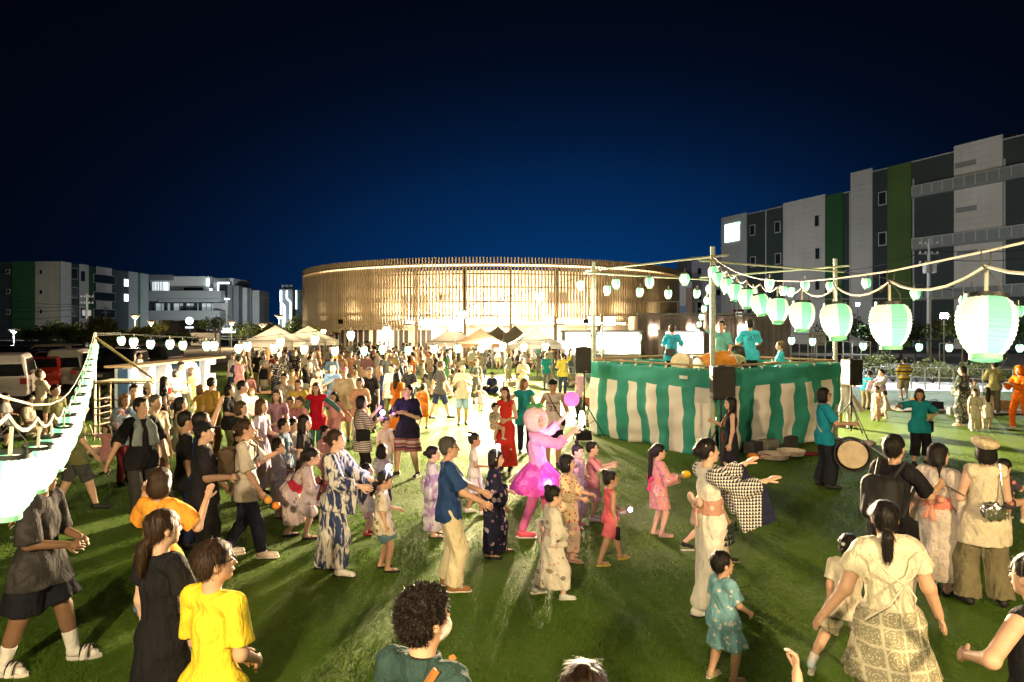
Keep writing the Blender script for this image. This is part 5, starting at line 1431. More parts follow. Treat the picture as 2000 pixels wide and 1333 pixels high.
def g_shoes(J, root, cell, seed, m, h=1.0, sole=None, name='shoe'):
    for i in (0, 1):
        F = Fld(min(cell*.8, .014) if cell < .02 else cell*.8, .02); u = J.u
        a = J.ank[i]; t = J.toe[i]
        d = (t - a); d.z = 0; d.normalize()
        F.cap(a + Vector((0, 0, -.03*u)) - d*.03*u, t - Vector((0, 0, .0)), .042*u, .036*u, k=.02)
        F.cap(a + Vector((0, 0, -.04*u)), a + Vector((0, 0, .02*u*h)), .044*u, .042*u, k=.02, flat=True)
        lowest = min(a.z, t.z) - .055*J.L
        F.floor(max(lowest, 0) + .001)
        put(F, name, m, root)
        if sole:
            S = Fld(min(cell*.8, .014) if cell < .02 else cell*.8, .005)
            c0 = a - d*.035*u; c1 = t + d*.008*u
            S.cap((c0.x, c0.y, max(lowest, 0) + .012*u), (c1.x, c1.y, max(lowest, 0) + .012*u + max(0, t.z - a.z)*.4), .047*u, .042*u, fl=((0, 0, 1), 3.2))
            S.floor(.0005)
            put(S, 'sole', sole, root)
def g_socks(J, root, cell, seed, m, up=.5):
    for i in (0, 1):
        F = Fld(cell*.8, .02); u = J.u
        F.cap(J.ank[i] + Vector((0, 0, -.02*u)), J.ank[i].lerp(J.knee[i], up), .041*u*J.fat, .051*u*J.fat, flat=True)
        F.cap(J.ank[i] + Vector((0, -.02*u, -.03*u)), J.toe[i], .037*u, .031*u); F.floor(.012)
        put(F, 'sock', m, root)
def g_sandal(J, root, cell, seed, m, strap=True, h=.012):
    for i in (0, 1):
        a, t = J.ank[i], J.toe[i]; d = t - a; d.z = 0; d.normalize(); sd = Vector((-d.y, d.x, 0)); u = J.u
        z = max(min(a.z, t.z) - .055*J.L, 0)
        mb = MB(); n = 12; ring = []
        cc = (a + t)/2; ln = .118*J.L*.5 + .055*u
        for q in range(n):
            th = 2*math.pi*q/n; ring.append(cc + d*(math.cos(th)*ln*1.0) + sd*(math.sin(th)*.045*u))
        vs = [(p.x, p.y, z + .001) for p in ring] + [(p.x, p.y, z + h + .004) for p in ring]
        mb.add(vs, [(q, (q+1) % n, (q+1) % n + n, q + n) for q in range(n)] + [tuple(range(n-1, -1, -1)), tuple(range(n, 2*n))])
        so = mb.build('sandal', m, root)
        if strap:
            sb = MB(); c = a.lerp(t, .62)
            pts = [Vector((c.x, c.y, 0)) + sd*(math.cos(th)*.046*u) + Vector((0, 0, z + .01 + math.sin(th)*(.05*u))) for th in np.linspace(0, math.pi, 7)]
            sb.path(pts, .009*u, 5); sb.build('strap', m, so)
def g_yukata(J, root, cell, seed, m, obi=None, slm=None, drop=.26, hem=.05, g=.02, short=False, bow=None, wide=1.0, collar=None):
    F = Fld(cell, .03); u, ft = J.u, J.fat; g = max(g*.8, cell*.5)
    torso(F, J, g)
    mid = (J.ank[0] + J.ank[1])/2
    b = Vector((J.hc.x*.15 + mid.x*.85, J.hc.y*.15 + mid.y*.85, hem*J.H))
    F.cap(J.hc + Vector((0, 0, .05*u)), b, .122*u*ft + g, .125*u*wide*(.5+.5*ft) + g, fl=((0, 1, 0), 1.05), flat=True, fold=(5, .06, seed*1.1))
    for i in (0, 1):
        F.cap(J.hip[i], J.knee[i], .09*u*ft + g, .075*u*ft + g, k=.05)
        if not short: F.cap(J.knee[i], J.knee[i].lerp(J.ank[i], .8), .075*u*ft + g, .07*u + g, k=.05)
    F.floor(hem*J.H)
    F.relief(min(.006, .3*g), seed); neckhole(F, J, .06, .055)
    put(F, 'yukata', m, root)
    for i in (0, 1):
        S = Fld(cell*.9, .02)
        S.cap(J.sh[i], J.el[i], .06*u*ft + g, .062*u*ft + g); S.cap(J.el[i], J.el[i].lerp(J.wr[i], .72), .062*u*ft + g, .05*u + g, flat=True)
        if drop > 0:
            d = (J.wr[i] - J.el[i]).normalized(); gv = Vector((0, 0, -1)); gv = gv - d*gv.dot(d)
            if gv.length < .35: gv = J.RT @ Vector((.3*(1 if i == 0 else -1), -1, -.3)); gv = gv - d*gv.dot(d)
            gv.normalize(); pn = d.cross(gv).normalized()
            c = J.el[i].lerp(J.wr[i], .22) + gv*(drop*u*.5)
            S.box(c, (d, gv, pn), (.155*u, drop*u*.5, .012*u), .02*u, k=.03)
        S.relief(.005*u, seed + i)
        put(S, 'sleeve', slm or m, root)
    if obi is not None:
        O = Fld(cell, .01)
        up = J.RT @ Vector((0, 0, 1))
        lo, hi = J.waist - up*.065*u, J.waist + up*.075*u
        rr = .112*u*ft + g + .014
        O.cap(lo, hi, rr, rr, fl=(J.fwd, 1.18)); O.wedge((up, hi)); O.wedge((-up, lo))
        ob = put(O, 'obi', obi, root)
        if bow is not None:
            B = Fld(cell*.9, .012)
            c = J.waist - J.fwd*(.125*u*ft + g) + up*.02*u; rt = J.RT @ Vector((1, 0, 0))
            for q in (-1, 1):
                B.cap(c, c + rt*.1*u*q + up*.05*u, .028*u, .048*u, fl=(J.fwd, 1.6)); B.cap(c, c + rt*.045*u*q - up*.17*u - J.fwd*.02, .022*u, .036*u, fl=(J.fwd, 2.2))
            B.ell(c - J.fwd*.01, (.035*u, .03*u, .035*u)); B.relief(.004, seed)
            put(B, 'obi_bow', bow, ob)
def g_cap(J, root, cell, seed, m, kind='baseball', yaw=0):
    s = J.s; M = J.RH @ Matrix.Rotation(R(-yaw), 3, 'Z'); F = Fld(cell*.85, .01)
    P = lambda v: J.head + M @ Vector(v)*s
    if kind == 'baseball':
        F.ell(P((0, -.015, .045)), [x*s for x in (.092, .108, .088)], M); F.wedge((M @ Vector((0, .05, -1)), P((0, 0, .034))))
        F.ell(P((0, .12, .046)), [x*s for x in (.068, .075, .009)], M)
    elif kind == 'bucket':
        F.ell(P((0, -.015, .05)), [x*s for x in (.093, .11, .085)], M); F.cap(P((0, -.012, .07)), P((0, -.005, .012)), .08*s, .145*s, flat=True); 
    elif kind == 'sunhat':
        F.ell(P((0, -.015, .05)), [x*s for x in (.092, .108, .092)], M); F.ell(P((0, -.01, .045)), [x*s for x in (.17, .18, .014)], M); F.wedge((M @ Vector((0, .05, -1)), P((0, 0, .028))))
    elif kind == 'beret':
        F.ell(P((-.012, -.03, .085)), [x*s for x in (.118, .13, .058)], M @ Matrix.Rotation(R(10), 3, 'Y')); F.ell(P((0, -.018, .05)), [x*s for x in (.09, .106, .04)], M)
        F.wedge((M @ Vector((0, .05, -1)), P((0, 0, .03)))); F.relief(.003, seed, (40, 40, 10))
        F.cap(P((-.02, -.035, .135)), P((-.02, -.035, .155)), .006*s)
    elif kind == 'headphones':
        pts = [P((.098*math.cos(a), -.01, .02 + .118*math.sin(a))) for a in np.linspace(0, math.pi, 9)]
        for a, b in zip(pts, pts[1:]): F.cap(a, b, .008*s)
        for q in (-1, 1): F.ell(P((.092*q, -.005, -.005)), [x*s for x in (.018, .035, .04)], M)
    put(F, {'headphones': 'headset'}.get(kind, 'hat'), m, root)
def g_mask(J, root, cell, seed, m):
    F = Fld(cell*.8, .01); s = J.s; M = J.RH
    F.ell(HP(J, (0, .03, -.052)), [x*s for x in (.066, .078, .05)], M); F.wedge((M @ Vector((0, -1, 0)), HP(J, (0, .02, 0)))); F.wedge((M @ Vector((0, 0, 1)), HP(J, (0, 0, -.02))))
    put(F, 'face_mask', m, root)
def g_glasses(J, root, cell, seed, m):
    mb = MB(); s = J.s
    for q in (-1, 1):
        pts = [HP(J, (.031*q + .021*math.cos(a), .098, .004 + .017*math.sin(a))) for a in np.linspace(0, 6.283, 11)]
        mb.path(pts, .0022*s, 5); mb.path([HP(J, (.052*q, .096, .008)), HP(J, (.076*q, .02, .006))], .0022*s, 5)
    mb.path([HP(J, (-.01, .1, .006)), HP(J, (.01, .1, .006))], .0022*s, 5)
    mb.build('spectacles', m, root, True)
def g_ribbon(J, root, cell, seed, m, pos=(0, -.11, .04), r=.03):
    F = Fld(cell*.8, .008); s = J.s
    for q in (-1, 1): F.cap(HP(J, pos), HP(J, (pos[0] + .045*q*r/.03, pos[1], pos[2] + .015)), r*.4*s, r*s*.75, fl=(J.RH @ Vector((0, 1, 0)), 1.7))
    put(F, 'hair_ribbon', m, root)
def g_belly(J, root, cell, seed, m): pass
GARMENT = dict(top=g_top, dress=g_dress, skirt=g_skirt, pants=g_pants, shoes=g_shoes, socks=g_socks, sandal=g_sandal, yukata=g_yukata, cap=g_cap, mask=g_mask,
               glasses=g_glasses, ribbon=g_ribbon)
def WP(J, v):
    """a point of the posed figure in world space"""
    return J.M @ Vector(v)
# ================================================================ tents and stalls
def canvas(nm, c):
    t = NT(nm); t.set(.8, 0, .2); k = t.ramp(t.noise(t.co(), 3, 3), ((.3, tuple(x*.9 for x in c)), (.7, c))); t.base(k); tr = t.n.new('ShaderNodeBsdfTranslucent'); t.l.new(k, tr.inputs[0]); ms = t.n.new('ShaderNodeMixShader'); ms.inputs[0].default_value = .45
    t.l.new(t.b.outputs[0], ms.inputs[1]); t.l.new(tr.outputs[0], ms.inputs[2]); t.l.new(ms.outputs[0], t.n['Material Output'].inputs[0]); return t.m
TENTC = canvas('tent_canvas', (.62, .55, .47))
def tent(px, y, w_, label, m_=None, eave=1.95, peak=2.85, val=.26):
    x = (px-1000)/FPX*y; o = empty('tent', (x, y, 0)); tag(o, label, 'tent', 'market tents in front of the hall'); m_ = m_ or TENTC
    h = w_/2; mb = MB()
    n = 8; vs = []; rings = 5
    for r in range(rings + 1):
        t = r/rings; q = h*(1 - t) + .02; z = eave + (peak - eave)*(t**1.25)
        for a, b in ((-1, -1), (1, -1), (1, 1), (-1, 1)): vs.append((a*q, b*q, z))
    mb.add(vs, [(r*4 + k, r*4 + (k+1) % 4, r*4 + 4 + (k+1) % 4, r*4 + 4 + k) for r in range(rings) for k in range(4)]); rf = mb.build('roof', m_, o)
    mb = MB()
    for a, b, c, d in ((-h, -h, h, -h), (h, -h, h, h), (h, h, -h, h), (-h, h, -h, -h)): mb.quad((a, b, eave - val), (c, d, eave - val), (c, d, eave + .01), (a, b, eave + .01))
    mb.build('valance', m_, o)
    for a in (-1, 1):
        for b in (-1, 1): MB().tube((a*(h-.05), b*(h-.05), 0), (a*(h-.05), b*(h-.05), eave), .022, n=6).build('leg', STEEL, o)
    MB().tube((0, 0, eave - .1), (0, 0, peak - .1), .008, n=5).build('lamp_cord', STEEL, o); MB().ico((0, 0, eave - .16), .06, 8, 6).build('bulb', glow('tent_bulb', (1, .8, .5), 25), o)
    ld = bpy.data.lights.new('tent_light', 'POINT'); ld.energy = 300; ld.color = (1, .8, .54); ld.shadow_soft_size = .12; l = bpy.data.objects.new('tent_light', ld); C.objects.link(l); l.location = (x, y, eave - .3)
    for s_ in (-1, 1): MB().tube((-h*.7, s_*h*.95, eave - .55), (h*.7, s_*h*.95, eave - .08), .012, n=5).build('strut', STEEL, o)
    return o
TW = canvas('tent_white', (.74, .72, .69)); TR = canvas('tent_rust', (.52, .33, .22))
tent(538, 37, 2.9, 'nearest pale tent under the hanging lanterns at the car park side'); tent(602, 41, 3.0, 'pale tent right behind the nearest tent')
tent(1045, 39, 3.0, 'white tent with sharp peak near the tripod speaker', TW, 1.8, 2.82); tent(1006, 42.5, 3.0, 'tan tent behind the white peaked tent', None, 1.8, 2.85); tent(972, 43, 3.0, 'tan tent in the middle of the tent row', None, 1.8, 2.8); tent(938, 41, 3.0, 'rust tinted tent beside the strongest floodlight', TR, 1.8, 2.7); tent(884, 43.5, 3.0, 'tan tent behind the strongest floodlight', None, 1.8, 2.9)
def stall(px, y, w_, label, h=2.5, lit=4.0):
    x = (px-1000)/FPX*y; o = empty('food_stall', (x, y, 0)); tag(o, label, 'stall', 'lit food stalls by the hall'); M_ = mat('stall_white', (.7, .68, .66), .6)
    MB().box((0, 1.0, h/2), (w_, .08, h)).build('back_wall', M_, o); MB().box((0, 0, h), (w_ + .3, 2.2, .12)).build('roof', M_, o); MB().box((0, -.95, .5), (w_, .5, 1.0)).build('counter', M_, o)
    for s_ in (-1, 1): MB().box((s_*w_/2, 0, h/2), (.08, 2.0, h)).build('side_wall', M_, o)
    MB().box((0, .2, h - .12), (w_*.8, .18, .06)).build('light_tube', glow('stall_tube', (1, .93, .82), 22), o); MB().box((0, -1.12, h - .25), (w_*.9, .05, .4)).build('sign_board', glow('stall_sign', (1, .92, .84), 1.6), o)
    lamp_area('stall_light', (x, y + .2, h - .2), (x, y + .2, 0), 1.2, 450, (1, .9, .76))
    return o
stall(1126, 44, 1.7, 'white lit stall next to the black tripod speaker'); stall(1203, 45, 3.0, 'brightly lit open stall behind the stage pole'); stall(1330, 46, 2.6, 'brightly lit stall between the drummers')
# ================================================================ letters board
bd = empty('letter_board', (-11.45, 23.2, 0), R(91)); tag(bd, 'long low stage wall faced with big white block letters', 'letter board')
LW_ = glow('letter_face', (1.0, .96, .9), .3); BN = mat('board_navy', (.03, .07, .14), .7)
MB().box((0, .5, .76), (6.4, .08, 1.52)).build('back_board', mat('board_pale', (.40, .42, .44), .7), bd); MB().box((0, .35, 1.57), (6.6, .9, .06)).build('top_shelf', mat('shelf_wood', (.42, .28, .15), .7), bd)
for k, ch in enumerate('MADE'):
    o = text('letter', ch, 1.98, LW_, bd, (-2.36 + k*1.58, .26, .76), (R(90), 0, 0), .15); o.scale = (1.02 if ch == 'M' else 1.16, 1, 1)
    MB().box((-3.14 + k*1.58, .3, .75), (.12, .3, 1.48)).build('side_fin', BN, bd)
# steel cage of the stage crew
cx, cy = G(240, 860)
cg = empty('steel_cage', (cx, cy, 0), R(4)); tag(cg, 'rusty steel tube cage with plywood top at the lawn edge', 'cage'); CGM = mat('cage_steel', (.17, .13, .085), .5, .6)
for sx in (-.68, -.56, .22, .3, .68):
    for sy in (0, .75):
        if sx in (-.56, .3) and sy: continue
        MB().tube((sx, sy, 0), (sx, sy, 1.44), .022, n=8).build('upright', CGM, cg, True)
for z in (.35, .62, .78, .98, 1.38):
    MB().tube((-.68, 0, z), (.24 if z < 1.2 else .75, 0, z), .016, n=8).build('crossbar', CGM, cg, True); MB().tube((-.68, 0, z), (-.68, .75, z), .016, n=8).build('crossbar', CGM, cg, True)
    if z in (.35, 1.38): MB().tube((-.68, .75, z), (.68, .75, z), .016, n=8).build('crossbar', CGM, cg, True)
for k in range(3): MB().box((-.42 + k*.45, .36, 1.425), (.44, .85, .03)).build('plywood_sheet', mat('plywood', (.45, .33, .18), .8, var=.2, vs=3), cg)
for k, (px, py, c_, w_, h, lab) in enumerate(((205, 846, (.28, .26, .22), .4, .35, 'grey box standing inside the steel cage'), (250, 845, (.35, .24, .12), .35, .42, 'brown carton inside the steel cage'), (272, 850, (.06, .07, .08), .4, .3, 'black crate at the cage end'))):
    x, y = G(px, py); o = MB().box((0, 0, h/2), (w_, .35, h)).build('box', mat('box_%d' % k, c_, .8)); o.location = (x, y + .35, 0); bevel(o, .012); tag(o, lab, 'box')
# ================================================================ cars
def car(px, y, kind, col, rz, label, rear=True, metal=.3):
    x = (px-1000)/FPX*y; o = empty('parked_car', (x, y, -.03), R(rz)); tag(o, label, 'car', 'cars in the car park')
    # profile along y (length), z up; nose towards +y
    P = {'van': ([(-1.68, .28), (-1.70, .95), (-1.62, 1.50), (-1.5, 1.78), (.55, 1.80), (1.0, 1.62), (1.42, 1.02), (1.66, .86), (1.68, .28)], 1.48, ((-1.4, 1.0), (.9, 1.0), (.62, 1.62), (-1.4, 1.62))),
         'hatch': ([(-1.9, .30), (-1.95, .80), (-1.82, 1.02), (-1.35, 1.46), (-.9, 1.52), (.3, 1.48), (.95, 1.02), (1.75, .88), (1.95, .62), (1.95, .28)], 1.68, ((-1.35, 1.02), (.75, 1.0), (.2, 1.38), (-1.05, 1.40))),
         'sedan': ([(-2.2, .32), (-2.24, .86), (-1.75, 1.0), (-1.2, 1.40), (.1, 1.44), (.9, .98), (2.0, .84), (2.2, .6), (2.2, .28)], 1.75, ((-1.35, 1.02), (.72, .98), (.05, 1.34), (-1.05, 1.32))),
         'suv': ([(-2.2, .38), (-2.25, 1.0), (-2.1, 1.15), (-1.8, 1.76), (-1.0, 1.82), (.2, 1.78), (.85, 1.2), (2.0, 1.08), (2.25, .8), (2.25, .36)], 1.8, ((-1.75, 1.18), (.65, 1.16), (.12, 1.64), (-1.6, 1.66)))}
    poly, wd, sw_ = P[kind]
    PM = mat('car_paint_%d_%d_%d' % tuple(int(c*100) for c in col), col, .25, metal, .6, var=.05); GL = mat('car_glass', (.012, .014, .016), .08, 0, .7)
    b = MB(); n = len(poly)
    rings = []
    for t, sc_ in ((-.5, .90), (-.42, 1.0), (.42, 1.0), (.5, .90)):
        vs = []
        for (py, pz) in poly:
            zz = .75 + (pz - .75)*sc_ if pz > .75 else pz
            inset = 1.0 if pz < 1.0 else 1.0 - .16*(pz - 1.0)/.8
            vs.append((t*wd*inset, py*(.985 if sc_ < 1 else 1), zz))
        rings.append(vs)
    b.add([p for r_ in rings for p in r_], [(r_*n + k, r_*n + (k+1) % n, (r_+1)*n + (k+1) % n, (r_+1)*n + k) for r_ in range(3) for k in range(n)] + [tuple(range(n-1, -1, -1)), tuple(range(3*n, 4*n))])
    bo = b.build('body', PM, o, False); bevel(bo, .05, 3)
    L0, L1 = poly[0][0], poly[-1][0]
    for sx in (-1, 1):
        mb = MB(); f = [(q[0], q[1]) for q in sw_]
        mb.add([(sx*wd*(.503 - (.07*(z - 1.0)/.8 if z > 1 else 0)), yy, z) for yy, z in f], [(0, 1, 2, 3) if sx > 0 else (3, 2, 1, 0)]); so = mb.build('side_window', GL, o); so.modifiers.new('t', 'SOLIDIFY').thickness = .02
        MB().box((sx*(wd/2 + .09), sw_[1][0] - .12, sw_[1][1] + .06), (.16, .1, .13)).build('wing_mirror', PM, o)
        for yy in (L0 + .62, L1 - .62):
            w_ = empty('wheel', (sx*(wd/2 - .1), yy, .31)); w_.parent = o
            MB().lathe([(.2, -.09), (.29, -.095), (.31, -.05), (.31, .05), (.29, .095), (.2, .09)], 18, M=Matrix.Rotation(R(90), 3, 'Y'), caps=False).build('tyre', mat('tyre', (.015, .015, .015), .8), w_, True); MB().lathe([(.02, .06), (.2, .075), (.2, -.075), (.02, -.06)], 12, M=Matrix.Rotation(R(90), 3, 'Y')).build('rim', mat('rim_alloy', (.4, .4, .4), .35, .8), w_)
    def screen(i, j, ins, nm):
        (y0, z0), (y1, z1) = poly[i], poly[j]; a, c = .10, .90
        p = lambda t: (y0 + (y1-y0)*t, z0 + (z1-z0)*t)
        nv = Vector((0, z1-z0, -(y1-y0))).normalized()
        if nv.y*(y0+y1) < 0: nv = -nv
        q0, q1 = p(a), p(c); w0 = wd*.43; w1 = wd*.37
        mb = MB(); mb.add([(-w0, q0[0] + nv.y*.012, q0[1] + nv.z*.012), (w0, q0[0] + nv.y*.012, q0[1] + nv.z*.012), (w1, q1[0] + nv.y*.012, q1[1] + nv.z*.012), (-w1, q1[0] + nv.y*.012, q1[1] + nv.z*.012)], [(0, 1, 2, 3)]); so = mb.build(nm, GL, o); so.modifiers.new('t', 'SOLIDIFY').thickness = .03
    if kind == 'van': screen(1, 2, 0, 'rear_window'); screen(6, 5, 0, 'windscreen')
    elif kind == 'hatch': screen(2, 3, 0, 'rear_window'); screen(6, 5, 0, 'windscreen')
    elif kind == 'sedan': screen(2, 3, 0, 'rear_window'); screen(5, 4, 0, 'windscreen')
    else: screen(2, 3, 0, 'rear_window'); screen(6, 5, 0, 'windscreen')
    zt = .82 if kind != 'suv' else 1.0
    for sx in (-1, 1):
        MB().box((sx*wd*.40, L0 - .03, zt), (.2, .06, .22)).build('tail_light', mat('tail_red', (.35, .015, .01), .25), o); MB().box((sx*wd*.38, L1 - .0, .66), (.26, .08, .12)).build('headlight', mat('lamp_clear', (.5, .5, .48), .15), o)
    for yy in (L0 - .06, L1 + .03): MB().box((0, yy, .55 if yy < 0 else .45), (.33, .012, .165)).build('number_plate', mat('plate_white', (.62, .62, .55), .5), o)
    for yy in (L0 - .02, L1 + .0): MB().box((0, yy, .38), (wd*.94, .12, .2)).build('bumper', PM, o)
    return o
car(20, 25.5, 'van', (.58, .54, .50), 30, 'white boxy van at the car park corner, rear facing the lawn'); car(88, 30, 'hatch', (.50, .03, .012), 26, 'shiny red hatchback with its tailgate towards the lawn')
car(141, 31, 'van', (.52, .48, .40), 22, 'pale yellow plated van parked behind the red hatchback'); car(200, 31.5, 'sedan', (.42, .40, .37), 22, 'silver saloon behind the lantern row'); car(243, 31.0, 'van', (.012, .012, .014), 196, 'black car facing the lawn beside the silver saloon')
car(68, 31, 'suv', (.015, .016, .018), 12, 'black car squeezed between the white van and the red hatchback'); car(88, 40, 'suv', (.60, .50, .33), 95, 'beige sport utility car side on at the back of the car park'); car(25, 38, 'sedan', (.02, .022, .026), 100, 'dark saloon left of the beige utility car'); car(5, 46, 'hatch', (.03, .03, .035), 100, 'dark hatchback at the far car park corner'); car(268, 36, 'suv', (.05, .05, .05), 90, 'dark van behind the letter board'); car(165, 44, 'sedan', (.03, .03, .034), 95, 'dark saloon under the bushy trees'); car(300, 44, 'van', (.3, .24, .17), 92, 'small tan van behind the bamboo brace')
# barrier chain post in the car park
x, y = G(214, 800); o = empty('barrier_post', (x, y, 0)); tag(o, 'white barrier post with plastic chain at the car park edge', 'post'); MB().tube((0, 0, 0), (0, 0, .85), .03, n=8).build('post', mat('plate_white', (.62, .62, .55), .5), o); MB().lathe([(.18, 0), (.18, .04), (.05, .09)], 12).build('base', mat('plate_white', (.62, .62, .55), .5), o)
MB().path([(0, 0, .75), (.3, .1, .5), (.6, .2, .42), (.9, .3, .5), (1.2, .4, .75)], .018, 5).build('chain', mat('plate_white', (.62, .62, .55), .5), o)

# ================================================================ court things
FENCE = mat('fence_white', (.60, .60, .58), .6)
def rail_fence(a, b, h, n, label, rails=(1.0, .5)):
    a, b = Vector((*a, 0)), Vector((*b, 0)); o = empty('rail_fence', a, 0); tag(o, label, 'fence'); d = b - a
    for i in range(n+1): p = d*(i/n); MB().tube(p, p + Vector((0, 0, h)), .03, n=6).build('post', FENCE, o)
    for r in rails: MB().tube(Vector((0, 0, h*r)), d + Vector((0, 0, h*r)), .024, n=6).build('rail', FENCE, o)
rail_fence(((1545-1000)/FPX*37, 37), ((1700-1000)/FPX*35, 35), 2.0, 9, 'white rail fence between the stage and the basketball court', (1, .66, .33)); rail_fence(((1700-1000)/FPX*30.6, 30.6), ((2040-1000)/FPX*28, 28), .95, 12, 'low thin fence between the lawn and the bright path', (1, .55))
rail_fence(((1835-1000)/FPX*36, 36), ((1925-1000)/FPX*35, 35), 1.9, 2, 'white goal shaped frame among the shrubs', (1,)); rail_fence(((1440-1000)/FPX*40, 40), ((1900-1000)/FPX*37, 37), 4.4, 6, 'tall net fence frame along the court', (1,))
hp = empty('basketball_hoop', ((1598-1000)/FPX*41, 41, 0)); tag(hp, 'white basketball backboard behind the stage', 'basketball hoop')
MB().tube((0, .5, 0), (0, .5, 2.4), .07, n=8).build('pole', STEEL, hp); MB().box((0, .1, 2.05), (1.1, .05, .85)).build('backboard', mat('board_white', (.68, .68, .66), .5), hp)
mb = MB()
for c, s_ in (((0, .06, 2.2), (.42, .03, .03)), ((0, .06, 1.88), (.42, .03, .03)), ((-.2, .06, 2.04), (.03, .03, .34)), ((.2, .06, 2.04), (.03, .03, .34))): mb.box(c, s_)
mb.build('target_frame', mat('target_grey', (.25, .25, .25), .6), hp); MB().path([(.2*math.cos(t), -.16 + .2*math.sin(t), 1.78) for t in np.linspace(0, 6.283, 15)], .014, 5).build('hoop_ring', mat('hoop_orange', (.6, .2, .05), .5), hp); MB().tube((0, .5, 2.1), (0, .12, 2.05), .05, n=6).build('arm', STEEL, hp)
sgn = empty('tower_sign', W(1442, 640, 52)); sgn.location.z = 0; tag(sgn, 'red and white upright sign above the court fence', 'sign'); RED = mat('sign_red', (.55, .06, .03), .6)
MB().box((0, 0, 3.1), (.6, .1, 1.9)).build('sign_face', glow('sign_face_white', (1, .9, .85), .9), sgn); MB().box((-.33, -.02, 3.1), (.16, .16, 2.0)).build('side_band', RED, sgn); MB().box((.33, -.02, 3.1), (.08, .16, 2.0)).build('side_band', RED, sgn); MB().box((0, -.02, 4.05), (.74, .16, .18)).build('top_band', RED, sgn); MB().tube((0, .1, 0), (0, .1, 2.2), .08, n=8).build('pole', STEEL, sgn)
for k, ch in enumerate('EOT'): text('lettering', ch, .5, mat('sign_ink', (.06, .05, .05), .7), sgn, (.0, -.056, 3.7 - k*.52), (R(90), 0, 0), .004)
ht = MB().box((W(1445, 620, 53).x, 55, 1.8), (2.7, 2, 3.6)).build('court_hut', mat('hut_white', (.6, .55, .53), .8)); tag(ht, 'small white hut behind the red upright sign', 'hut'); MB().box((W(1445, 620, 53).x, 54.8, 3.68), (3.1, 2.6, .12)).build('roof', mat('hut_roof', (.05, .05, .05), .7), ht)
# picnic sheets and bags on the lawn
def mat_sheet(px, py, w_, d, col, label, pat=None, c2=None):
    x, y = G(px, py); V = []; n = 9
    g = np.random.default_rng(int(px)); 
    for i in range(n):
        for j in range(n): V.append(((i/(n-1) - .5)*w_, (j/(n-1) - .5)*d, .032 + .012*g.random()))
    F = [(i*n + j, (i+1)*n + j, (i+1)*n + j + 1, i*n + j + 1) for i in range(n-1) for j in range(n-1)]
    o = link('picnic_sheet', raw_mesh('picnic_sheet', V, F), None, cloth(col, pat, c2)); o.location = (x, y, 0); o.modifiers.new('t', 'SOLIDIFY').thickness = .006; tag(o, label, 'picnic sheet', 'picnic sheets on the lawn')
for a in ((985, 742, 2.2, 1.6, (.06, .10, .28), 'blue picnic sheet before the standing women'), (700, 760, 2.4, 1.8, (.45, .35, .2), 'tan picnic sheet in the middle of the crowd'), (520, 768, 2.4, 1.6, (.30, .16, .08), 'brown picnic sheet beside the letter board'), (1105, 770, 2.0, 1.6, (.5, .42, .28), 'pale picnic sheet near the tripod speaker'), (200, 882, 1.4, 1.0, (.5, .22, .12), 'orange picnic sheet by the toddler at the lawn edge', 'check', (.7, .5, .35)), (860, 730, 2.6, 1.6, (.10, .11, .14), 'dark picnic sheet behind the man in navy shorts'), (1820, 800, 3.0, 1.4, (.3, .3, .28), 'grey picnic sheet below the bright path', 'check', (.5, .5, .45)), (1960, 806, 2.0, 1.2, (.34, .26, .18), 'brown picnic sheet by the person in orange'), (620, 745, 2.4, 1.6, (.28, .30, .12), 'olive picnic sheet behind the red vest girl')): mat_sheet(*a)
def bag(px, py, col, label, s_=(.22, .16, .2), dy=0):
    x, y = G(px, py); F = Fld(.02, .03); F.box((0, 0, s_[2]*.5), ((1, 0, 0), (0, 1, 0), (0, 0, 1)), (s_[0]*.7, s_[1]*.6, s_[2]*.45), .035); F.relief(.008, int(px)); F.floor(.002); V, Q = F.net()
    o = link('bag', raw_mesh('bag', V, Q), None, cloth(col)); o.location = (x, y + dy, .03); tag(o, label, 'bag', 'bags lying on the lawn'); pts = [(.09*math.cos(t), 0, s_[2] - .01 + .1*math.sin(t)) for t in np.linspace(0, math.pi, 8)]; MB().path(pts, .008, 5).build('handle', cloth(col), o)
# (bags are placed after the field helpers exist, below)
# ================================================================ the people one can tell apart
DK = (.009, .007, .006); BR = (.034, .018, .010); LB = (.16, .085, .035); GY = (.07, .065, .06)
def at(px, top, feet=None, H=None):
    if feet is not None:
        y = FPX*CAM_H/(feet - HOR); H = H or (feet - top)/FPX*y
    else: y = FPX*(CAM_H - H)/(top - HOR)
    return (px - 1000)/FPX*y, y, H
BLACK = cloth((.014, .014, .016)); CHAR = cloth((.045, .043, .042)); NAVY = cloth((.018, .026, .07)); WHT = cloth((.68, .66, .62)); CRM = cloth((.62, .56, .44)); TEAL = cloth((.03, .34, .52)); TEALB = cloth((.05, .42, .54))
DENIM = cloth((.10, .16, .25)); KHAKI = cloth((.26, .22, .14)); SHB = mat('shoe_black', (.015, .015, .015), .6); SHW = mat('shoe_white', (.6, .58, .55), .6); SHBR = mat('shoe_brown', (.22, .10, .04), .7); SOLEW = mat('sole_pale', (.6, .55, .48), .7); GREYC = cloth((.22, .22, .22))
